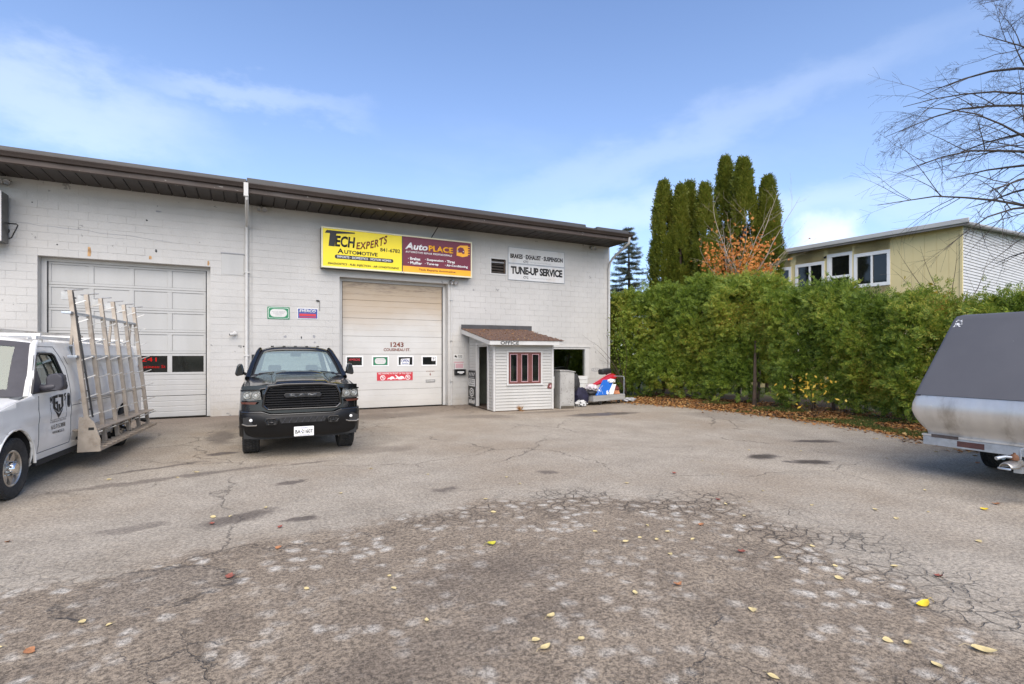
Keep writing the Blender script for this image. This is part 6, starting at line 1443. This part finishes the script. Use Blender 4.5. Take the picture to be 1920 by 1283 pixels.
def column(x, y, H_, Wd, label, sd):
    t = thing('columnar_cedar', label, 'tree', (x, y, 0), 0, 'columnar cedars behind the hedge'); n = int(1050 * Wd * H_ * .62); P, A, L = [], [], []
    for _ in range(n):
        h = .6 + (H_ - .6) * random.random(); f_ = h / H_
        r_ = Wd * .5 * (min(1., (1 - f_) / .34) ** .55 if f_ > .66 else .93 + .07 * f_); a = random.uniform(0, 2 * math.pi)
        r_ *= 1 + .34 * mnoise.noise((math.cos(a) * 1.4 + sd, math.sin(a) * 1.4, h * .9)) + .16 * mnoise.noise((math.cos(a) * 3 + sd, math.sin(a) * 3, h * 2.4))
        if mnoise.noise((math.cos(a) * 1.3 + sd * 2, math.sin(a) * 1.3, h * .75)) > .30 and f_ < .8: continue
        r_ *= random.uniform(.55, 1.0) ** .5
        P.append((r_ * math.cos(a), r_ * math.sin(a), h - .15)); A.append((math.cos(a) * .5 + random.gauss(0, .2), math.sin(a) * .5 + random.gauss(0, .2), random.gauss(.9, .25))); L.append(random.uniform(.17, .34))
    Pa = np.array(P); Fo = Pa * (1, 1, 0); Fo = unit(Fo) + (0, 0, .35)
    diamonds('crown', *sprays(Pa, np.array(A), np.array(L), 7, .22, .55, .8, Fo), column_m, t)
    MB().tube([(0, 0, 0), (.05, .02, H_ * .5), (0, 0, H_ * .92)], [.12, .08, .02], 8).build('trunk', MAT['bark_brown'], t, smooth=60)
cols = [(17.21, 18.14, 9.75, 1.12, 'leftmost columnar cedar, blunt topped, nearest the workshop roof end'), (17.5, 17.4, 9.4, .80, 'slim columnar cedar second from the workshop side'),
        (18.51, 17.81, 9.85, .85, 'slim pointed columnar cedar third from the workshop side'), (18.13, 16.54, 9.3, 1.02, 'columnar cedar behind the left branches of the orange maple'),
        (20.25, 17.25, 11.1, 1.10, 'tallest columnar cedar with pointed top'), (20.14, 16.18, 10.65, 1.32, 'broad tall columnar cedar behind the orange maple'), (20.79, 15.4, 9.7, 1.08, 'separate columnar cedar nearest the tan house')]
for i, c_ in enumerate(cols): column(*c_, sd=i * 3.3)
# spruce behind the building
t = thing('spruce_tree', 'sparse grey-green spruce rising behind the workshop corner', 'tree', (20.3, 24.3, 0))
MB().tube([(0, 0, 0), (.05, 0, 5), (0, 0, 9.35)], [.17, .10, .015], 8).build('trunk', MAT['bark_grey'], t, smooth=60)
br = MB(); P, A, L = [], [], []
z = 1.0
while z < 9.3:
    ln = (9.5 - z) * .34 + .12; nb = 9 if z < 8 else 6
    for k in range(nb):
        a = random.uniform(0, 6.28); l_ = ln * random.uniform(.7, 1.1); c_, s_ = math.cos(a), math.sin(a)
        pts = [(c_ * l_ * u, s_ * l_ * u, z + l_ * (.10 * u - .28 * u * u + (.22 * u ** 4))) for u in np.linspace(0, 1, 6)]
        br.tube(pts, [.022, .018, .014, .01, .007, .004], 4)
        for _ in range(int(16 + 24 * l_)):
            u = random.uniform(.18, 1); i = min(4, int(u * 5)); p = Vector(pts[i]).lerp(Vector(pts[i + 1]), u * 5 - i); sd = random.choice((-1, 1))
            P.append(tuple(p)); A.append((c_ * .6 - s_ * sd * .7, s_ * .6 + c_ * sd * .7, random.gauss(-.15, .25))); L.append(random.uniform(.14, .30))
    z += random.uniform(.24, .36)
br.build('branches', MAT['bark_grey'], t, kind='stuff')
diamonds('crown', *sprays(np.array(P), np.array(A), np.array(L), 8, .11, .5), spruce_m, t)

def limb(mb, p, d_, L, r, depth, droop=0., tips=None, seg=7, kids=(9, 6), spread=.75):
    """a wandering branch with side branches, added to one mesh"""
    p = Vector(p); d_ = Vector(d_).normalized(); pts = [p.copy()]; rs = [r]
    for i in range(seg):
        d_ = (d_ + Vector((random.gauss(0, .10), random.gauss(0, .10), random.gauss(0, .09) - droop * (i / seg)))).normalized()
        p = p + d_ * (L / seg); pts.append(p.copy()); rs.append(max(r * (1 - .88 * (i + 1) / seg), .0018))
    mb.tube(pts, rs, 6 if r > .03 else (4 if r > .008 else 3), False)
    if tips is not None: tips.append((pts[-1], d_.copy()))
    if depth > 0:
        nk = kids[0] if depth > 1 else kids[1]
        for k in range(nk):
            u = random.uniform(.18, .97); i = min(seg - 1, int(u * seg)); q = pts[i].lerp(pts[i + 1], u * seg - i); ax = (pts[i + 1] - pts[i]).normalized()
            s_ = ax.cross(Vector((random.gauss(0, 1), random.gauss(0, 1), random.gauss(0, 1)))).normalized()
            limb(mb, q, ax * .8 + s_ * spread, L * random.uniform(.26, .48) * (1.05 - .45 * u), max(rs[i] * .5, .0022), depth - 1, droop, tips, 5, kids, spread)
random.seed(21)
t = thing('bare_tree', 'large leafless tree with drooping twigs beside the trailer', 'tree', (16.7, 3.7, 0))
MB().tube([(0, 0, 0), (.05, .05, 2.), (-.05, .1, 4.5), (0, 0, 7), (.1, 0, 9.3)], [.24, .20, .16, .10, .03], 12).build('trunk', MAT['bark_grey'], t, smooth=60)
lefts = [(6.9, 4.4, 174, .12), (6.3, 4.9, 160, .10), (5.9, 5.2, 148, -.0), (5.4, 5.1, 168, .02), (5.0, 5.3, 154, -.04), (4.5, 5.2, 140, .0), (4.2, 5.0, 165, .02), (7.5, 4.0, 152, .30), (8.2, 3.4, 165, .5), (6.6, 4.6, 138, .1), (4.9, 4.8, 178, .05), (5.7, 4.8, 184, .1)]
for k, (z, ln, az, el) in enumerate(lefts):
    mb = MB(); limb(mb, (0, 0, z), (math.cos(R(az)), math.sin(R(az)), el + .22), ln, .046, 3 if k % 4 == 0 else 2, .115, None, 9, (12, 7)); mb.build('limb', MAT['bark_grey'], t)
for k in range(16):
    az = random.uniform(200, 480); z = random.uniform(3.4, 8.6)
    if 110 < az % 360 < 190: continue
    mb = MB(); limb(mb, (0, 0, z), (math.cos(R(az)), math.sin(R(az)), .35), random.uniform(3.2, 4.6), .055, 2, .1, None, 8, (8, 5)); mb.build('limb', MAT['bark_grey'], t)
# young maple holding its last orange leaves
random.seed(5)
t = thing('maple_tree', 'young maple with bare pale upper branches and orange leaves low down', 'tree', (16.5, 13.45, 0))
mpl = pm('maple_bark', (.33, .27, .21), .85, var=.2, vs=4)
MB().tube([(0, 0, 0), (.03, 0, 2.), (.0, .05, 3.6)], [.10, .08, .06], 8).build('trunk', mpl, t, smooth=60)
tips = []
for k in range(12):
    az = R(k * 32 + random.uniform(-12, 12)); el = random.uniform(.9, 2.8) if k % 4 else 4.5; mb = MB(); z = random.uniform(3.1, 4.5)
    limb(mb, (.01, .03, z), (math.cos(az), math.sin(az), el), random.uniform(2.6, 3.3) * (1.3 if el > 1.8 else .9), .028, 2, -.04, tips, 9, (5, 3), .6); mb.build('limb', mpl, t)
P = []
while len(P) < 1250:
    a = random.uniform(0, 6.28); r_ = 1.30 * random.random() ** .6; z = random.gauss(4.85, .62)
    p = (r_ * math.cos(a), r_ * math.sin(a), z + .25 * r_)
    if mnoise.noise((p[0] * 1.7, p[1] * 1.7, p[2] * 1.7)) < -.02: continue
    P.append(p)
for q, d_ in tips:
    if q.z < 6.2 and random.random() < .30: P.append(tuple(q))
P = np.array(P); n = len(P); Dm = unit(RNG.normal(0, 1, (n, 3)) + (0, 0, -.7)) * RNG.uniform(.07, .14, (n, 1)); Wm = unit(np.cross(Dm, RNG.normal(0, 1, (n, 3)))) * (np.linalg.norm(Dm, axis=1, keepdims=True) * .48)
diamonds('crown', P, Dm, Wm, maple_m, t)
random.seed(9)
t = thing('sapling', 'thin bare sapling with a few yellow leaves before the tan house corner', 'sapling', (16.12, 6.56, 0))
for k, (dx_, dy_s, el) in enumerate(((-.55, .35, 1.), (-.30, .25, 1.5), (.05, .0, 2.), (.35, -.2, 1.6), (-.75, .45, .9))):
    mb = MB(); limb(mb, (0, 0, 2.0 + .1 * k), (dx_, dy_s, el), 2.5, .016, 1, .0, None, 7, (4, 3), .6); mb.build('stem', MAT['bark_brown'], t)
MB().tube([(0, 0, 0), (0, 0, 2.5)], [.03, .02], 6).build('trunk', MAT['bark_brown'], t)
P = np.array([(-.55 + random.gauss(0, .30), .35 + random.gauss(0, .18), 3.05 + random.gauss(0, .28)) for _ in range(46)]); n = len(P)
Dm = unit(RNG.normal(0, 1, (n, 3)) + (0, 0, -.6)) * RNG.uniform(.08, .15, (n, 1)); Wm = unit(np.cross(Dm, RNG.normal(0, 1, (n, 3)))) * .05
diamonds('leaves', P, Dm, Wm, yellow_m, t, kind='stuff')
t = thing('yellow_shrub', 'small shrub with clear yellow leaves at the foot of the hedge', 'shrub', (13.75, 8.75, .05))
for k in range(9):
    mb = MB(); limb(mb, (0, 0, 0), (-.5 + random.gauss(0, .5), random.gauss(0, .7), 1.), random.uniform(.7, 1.15), .008, 1, .05, None, 5, (3, 2), .6); mb.build('stem', MAT['bark_brown'], t)
P = []
while len(P) < 60:
    p = (-.50 + random.gauss(0, .16), random.gauss(-.1, .30), random.gauss(.92, .13))
    P.append(p)
P += [(-.3 + random.gauss(0, .2), random.gauss(-.3, .3), random.uniform(.3, .7)) for _ in range(12)]
P = np.array(P); n = len(P); Dm = unit(RNG.normal(0, 1, (n, 3)) + (-.2, 0, -.7)) * RNG.uniform(.08, .14, (n, 1)); Wm = unit(np.cross(Dm, RNG.normal(0, 1, (n, 3)))) * .03
diamonds('leaves', P, Dm, Wm, yellow_m, t, kind='stuff')
# weeds growing up the workshop corner and at the hut foot
t = thing('climbing_shrub', 'leafy twigs climbing the workshop corner beside the hedge', 'shrub', (13.0, 16.5, 0)); P = []
for k in range(5):
    mb = MB(); limb(mb, (.5, -.2, .2), (-.12 - .05 * k, random.gauss(0, .1), 1.), 3.4 - .35 * k, .014, 1, .0, None, 8, (7, 3), .5); mb.build('stem', MAT['bark_brown'], t)
P = np.array([(.10 + random.gauss(0, .20) + .25 * (h < 1.6), -.25 + random.gauss(0, .15), h) for h in np.random.default_rng(3).uniform(.9, 3.5, 420)]); n = len(P)
Dm = unit(RNG.normal(0, 1, (n, 3)) + (0, 0, -.4)) * RNG.uniform(.05, .10, (n, 1)); Wm = unit(np.cross(Dm, RNG.normal(0, 1, (n, 3)))) * .025
diamonds('leaves', P, Dm, Wm, cedar_m, t, kind='stuff')
t = thing('weed', 'small dry weed at the foot of the hut front', 'weed', (7.55, 14.12, 0))
P = RNG.normal(0, .02, (34, 3)); P[:, 2] = 0; Dm = unit(RNG.normal(0, .55, (34, 3)) + (0, -.1, 1.)) * RNG.uniform(.10, .26, (34, 1)); Wm = unit(np.cross(Dm, RNG.normal(0, 1, (34, 3)))) * .009
diamonds('blades', P, Dm, Wm, litter_m, t)

# ================================================================ tan house beyond the hedge
HS = thing('tan_house', 'tan panelled house with white framed windows and white siding end', 'house', (25.3, 10.15, 0), R(6))
tan = pm('tan_panel', (.70, .585, .30), .65, var=.04, vs=.8); EZ = 6.85; LEN = 15.; DEP = 16.; RS = .066
hop = [(2.47, 3.87, 4.85, 6.30), (3.98, 5.03, 4.30, 6.47), (5.2, 6.55, 4.80, 6.20), (6.8, 8.1, 4.80, 6.15)]
mb = MB()
for a, b, c, d_ in span_boxes(0, LEN, 0, EZ, hop): mb.box(.012, .2, a, b, c, d_)
mb.build('wall', tan, HS)
y = 0.; pc = 0
ww = sub('panelling', HS)
while y < LEN - .01:
    b = min(y + .405, LEN)
    for a_, b_, c, d_ in span_boxes(y + .006, b - .006, 2.0, EZ, [o_ for o_ in hop if o_[0] < b and o_[1] > y]): MB().box(0, .0115, a_, b_, c, d_).build('panel', tan, ww)
    y += .405
for (a, b, c, d_) in hop:
    dr = abs(a - 3.98) < .01; wd = sub('door' if dr else 'window', HS); fw = .10
    MB().ring([(a - .02, c - .05), (b + .02, c - .05), (b + .02, d_ + .05), (a - .02, d_ + .05)], [(a + fw, c + fw), (b - fw, c + fw), (b - fw, d_ - fw), (a + fw, d_ - fw)], -.03, .10, 'yz').build('frame', MAT['ink_white'], wd)
    MB().box(.05, .06, a + fw, b - fw, c + fw, d_ - fw).build('pane', MAT['glass_dark'], wd)
    if dr:
        MB().box(-.02, .045, a + fw + .001, b - fw - .001, 5.35, 5.47).build('rail', MAT['ink_white'], wd); MB().box(-.05, -.031, a + .02, a + .06, 4.95, 5.25).build('handle', MAT['black_plastic'], wd)
        MB().box(-.02, .045, b - fw - .07, b - fw - .001, c + .101, d_ - .101).build('stile', MAT['ink_white'], wd)
    else: MB().box(-.02, .045, (a + b) / 2 - .035, (a + b) / 2 + .035, c + fw + .001, d_ - fw - .001).build('mullion', MAT['ink_white'], wd)
# white siding on the end wall, board by board
es = sub('end_wall', HS); zz = 2.4; sid = pm('white_lap', (.55, .54, .52), .5, var=.04)
MB().prism([(.2, 0), (DEP, 0), (DEP, EZ), (DEP / 2, EZ + DEP / 2 * RS), (.2, EZ)], .012, .2, 'xz').build('sheathing', sid, es)
while zz < EZ + DEP / 2 * RS - .13:
    x0 = .0 if zz + .13 < EZ else (zz + .13 - EZ) / RS; x1 = min(DEP, 12.)
    if zz + .13 > EZ: x1 = min(x1, DEP - x0)
    if x1 - x0 > .2: MB().prism([(-.026, zz), (-.006, zz + .107), (.011, zz + .107), (.011, zz)], x0, x1, 'yz').build('board', sid, es)
    zz += .125
MB().box(-.03, .045, -.035, -.023, 2.4, EZ).build('corner_trim', tan, HS); MB().box(-.03, -.001, -.023, .05, 2.4, EZ).build('corner_trim', tan, HS)
rp = [(-.42, EZ - .01), (-.42, EZ + .05), (DEP / 2, EZ + .06 + DEP / 2 * RS + .03), (DEP + .4, EZ + .05), (DEP + .4, EZ - .01), (DEP / 2, EZ + .02 + DEP / 2 * RS)]
MB().prism(rp, -.35, LEN + .3, 'xz').build('roof', pm('metal_roof', (.42, .42, .41), .5, var=.06), HS)
MB().box(-.50, -.422, -.36, LEN + .3, EZ + .02, EZ + .21).build('gutter', MAT['door_grey'], HS, bevel=.02); MB().box(-.44, -.40, -.355, LEN + .3, EZ - .06, EZ + .018).build('fascia', pm('fascia_grey', (.24, .22, .20), .6), HS)
MB().prism([(-.42, EZ - .06), (-.42, EZ - .012), (DEP / 2, EZ + DEP / 2 * RS + .018), (DEP / 2, EZ + DEP / 2 * RS - .06)], -.37, -.352, 'xz').build('rake_trim', pm('rake_grey', (.20, .19, .18), .6), HS)
MB().tube([(-.06, 5.1, 6.42), (-.14, 5.1, 6.38)], .05, 10).build('porch_lamp', MAT['black_plastic'], HS)
rg = sub('railing', HS); ry0, ry1 = 3.9, 5.9
MB().box(-1.3, -.04, ry0, ry1, 4.05, 4.15).build('landing', MAT['white_wood'], rg)
for z in (4.25, 4.95): MB().box(-1.28, -1.25, ry0, ry1, z, z + .035).build('rail', MAT['black_trim'], rg)
for k in range(17): y = ry0 + .02 + k * (ry1 - ry0 - .04) / 16; MB().box(-1.275, -1.255, y - .01, y + .01, 4.16 if k % 8 == 0 else 4.286, 4.949).build('baluster', MAT['black_trim'], rg)
for y in (ry0 + .05, ry1 - .05): MB().box(-1.25, -1.15, y - .05, y + .05, 0, 4.04).build('post', MAT['white_wood'], rg)
# low far trees on the horizon behind the yard
far_m = leafmat('far_leaves', [(0, (.035, .050, .014)), (.6, (.075, .085, .025)), (1, (.16, .11, .04))], .6, .2, .1)
random.seed(31)

# ================================================================ fallen leaves, one by one
YEL = [(-0.96, 4.31), (-0.77, 4.18), (0.39, 4.15), (1.0, 4.09), (0.99, 3.82), (1.05, 3.26), (-1.29, 4.14), (0.19, 6.55), (-0.33, 6.44), (-1.65, 9.96), (1.06, 6.81), (1.68, 8.03), (2.41, 5.21), (3.3, 6.62), (-0.68, 8.98), (2.55, 5.71), (-0.14, 6.39), (2.34, 7.26), (-0.88, 8.73), (-1.72, 8.99), (8.15, 6.44), (6.19, 5.32), (5.89, 4.43), (4.96, 4.21), (5.33, 4.18), (5.86, 3.77), (4.77, 3.82), (3.72, 3.83), (3.32, 3.83), (3.78, 3.58), (3.12, 3.82), (3.31, 3.42), (4.09, 2.9), (4.58, 2.97), (4.31, 2.59), (4.11, 2.46), (4.78, 2.34), (6.19, 3.05), (6.3, 3.34), (6.72, 3.0), (6.1, 2.34), (7.8, 3.52), (2.52, 2.94), (3.1, 2.42), (1.78, 2.94), (1.81, 2.63), (1.55, 2.75), (1.55, 2.64), (2.53, 1.88), (3.47, 1.79), (3.58, 1.7), (3.44, 1.47), (3.3, 6.16), (4.57, 5.55), (3.64, 4.05), (3.04, 4.17), (3.46, 3.74), (9.62, 4.86), (6.69, 6.17), (11.02, 4.76), (8.94, 5.97)]
RED = [(-0.3, 6.13), (0.27, 5.14), (-0.12, 4.66), (-1.15, 4.02), (0.31, 5.75), (-1.95, 6.44), (5.55, 5.65), (4.17, 3.85), (3.92, 3.13), (7.79, 2.76), (4.86, 2.07), (2.88, 2.91), (5.03, 4.37), (10.49, 3.99)]
SPEC = {'green': (1.97, 4.32), 'bent': (4.25, 1.9), 'big': (3.82, 1.49), 'orange': (7.43, 2.78)}
def leaf_mesh(nm, L, Wd, curl, lobes=0):
    mb = MB(); half = []
    for i in range(9):
        t = i / 8; w_ = Wd * math.sin(math.pi * t ** .8) ** .8 * (1 + (.35 * math.sin(t * lobes * 6.28) if lobes else 0))
        half.append((t * L, w_, curl * (t - .5) ** 2 * 4))
    vs = [(x, -w_, z + abs(w_) * .35) for x, w_, z in half] + [(x, 0, z) for x, w_, z in half] + [(x, w_, z + abs(w_) * .5) for x, w_, z in half]
    fs = [(r_ * 9 + i, r_ * 9 + i + 1, (r_ + 1) * 9 + i + 1, (r_ + 1) * 9 + i) for r_ in (0, 1) for i in range(8)]
    mb.add(vs, fs); st = MB().tube([(0, 0, .004 + curl), (-L * .22, .004, .008 + curl), (-L * .4, .010, .003)], .0009, 3); mb.add(st.v, st.f); return mb
lm_y = pm('leaf_yellow', (.62, .50, .24), .55, var=.15, vs=30.); lm_r = pm('leaf_red', (.24, .075, .05), .6, var=.3, vs=30.); lm_b = pm('leaf_brown', (.36, .16, .07), .65, var=.25, vs=30.)
lm_g = pm('leaf_green', (.50, .46, .04), .5, var=.2, vs=30.); lm_br = pm('leaf_bright', (.78, .56, .03), .5, var=.12, vs=30.)
ym = [leaf_mesh('leaf', L, w_, c_).mesh('fallen_leaf', lm_y, smooth=60) for L, w_, c_ in ((.075, .024, .008), (.066, .028, .004), (.085, .026, .014))]
rm_ = [leaf_mesh('leaf', L, w_, c_, lo_).mesh('fallen_leaf', m_, smooth=60) for L, w_, c_, lo_, m_ in ((.085, .036, .02, 2, lm_r), (.09, .032, .022, 1, lm_b))]
random.seed(77)
def leaf(me, p, label, group=None, sc_=1., cat='leaf'):
    o = put('fallen_leaf', me, None, (p[0], p[1], .004), (random.uniform(-.12, .12), random.uniform(-.12, .12), random.uniform(0, 6.28))); o.scale = (sc_,) * 3; return tag(o, label, cat, group)
def in_patch(p):
    f_ = p[0] * .457 + p[1] * .889; r_ = p[0] * .889 - p[1] * .457
    return f_ < 6.2 - .03 * (r_ - 1) ** 2 and f_ < 6.4 + .68 * r_ and r_ < 3.1 - .06 * (f_ - 3.2) ** 2
COLS = ((150, 'white van'), (290, 'glass rack'), (450, 'grey overhead door'), (665, 'black pickup'), (850, 'beige door'), (1040, 'office hut'), (1170, 'junk cart'), (1420, 'taller hedge'), (1700, 'lower hedge'), (9999, 'grey trailer'))
ORD = ('frontmost', 'second from the front', 'third from the front', 'fourth from the front', 'fifth from the front', 'sixth from the front', 'seventh from the front', 'eighth from the front', 'ninth from the front', 'tenth from the front', 'eleventh from the front', 'twelfth from the front', 'thirteenth from the front', 'fourteenth from the front', 'fifteenth from the front', 'sixteenth from the front', 'seventeenth from the front', 'eighteenth from the front')
def places(pts):
    by = {}
    for i, p in enumerate(pts):
        f_ = p[0] * .457 + p[1] * .889; x_ = 960 + 972 * (p[0] * .889 - p[1] * .457) / f_
        by.setdefault(next(n_ for e_, n_ in COLS if x_ < e_), []).append((f_, i))
    out = {}
    for n_, l in by.items():
        for k, (_, i) in enumerate(sorted(l)): out[i] = ORD[k] + ' of those before the ' + n_
    return out
pl_y, pl_r = places(YEL), places(RED)
for i, p in enumerate(YEL):
    lab = ('small pale yellow leaf, ' + pl_y[i], 'pale yellow leaves on the dark patch') if in_patch(p) else ('small pale yellow leaf, ' + pl_y[i], 'pale yellow leaves on the light asphalt')
    leaf(ym[i % 3], p, *lab, sc_=random.uniform(.55, .95))
for i, p in enumerate(RED):
    lab = ('small curled reddish leaf, ' + pl_r[i], 'reddish leaves on the dark patch') if in_patch(p) else ('small curled reddish leaf, ' + pl_r[i], 'reddish leaves on the light asphalt')
    leaf(rm_[i % 2], p, *lab, sc_=random.uniform(.6, .9))
leaf(leaf_mesh('l', .09, .034, .02).mesh('fallen_leaf', lm_g, smooth=60), SPEC['green'], 'yellow-green leaf standing curled alone in the middle of the dark patch')
leaf(leaf_mesh('l', .13, .030, .035).mesh('fallen_leaf', lm_br, smooth=60), SPEC['bent'], 'bright golden twisted leaf on the dark patch nearest its right rim')
leaf(leaf_mesh('l', .13, .036, .02).mesh('fallen_leaf', lm_y, smooth=60), SPEC['big'], 'largest pale yellow leaf, long stalked, in the foreground')
leaf(leaf_mesh('l', .08, .036, .01).mesh('fallen_leaf', lm_br, smooth=60), SPEC['orange'], 'golden round leaf on light asphalt before the trailer coupler')
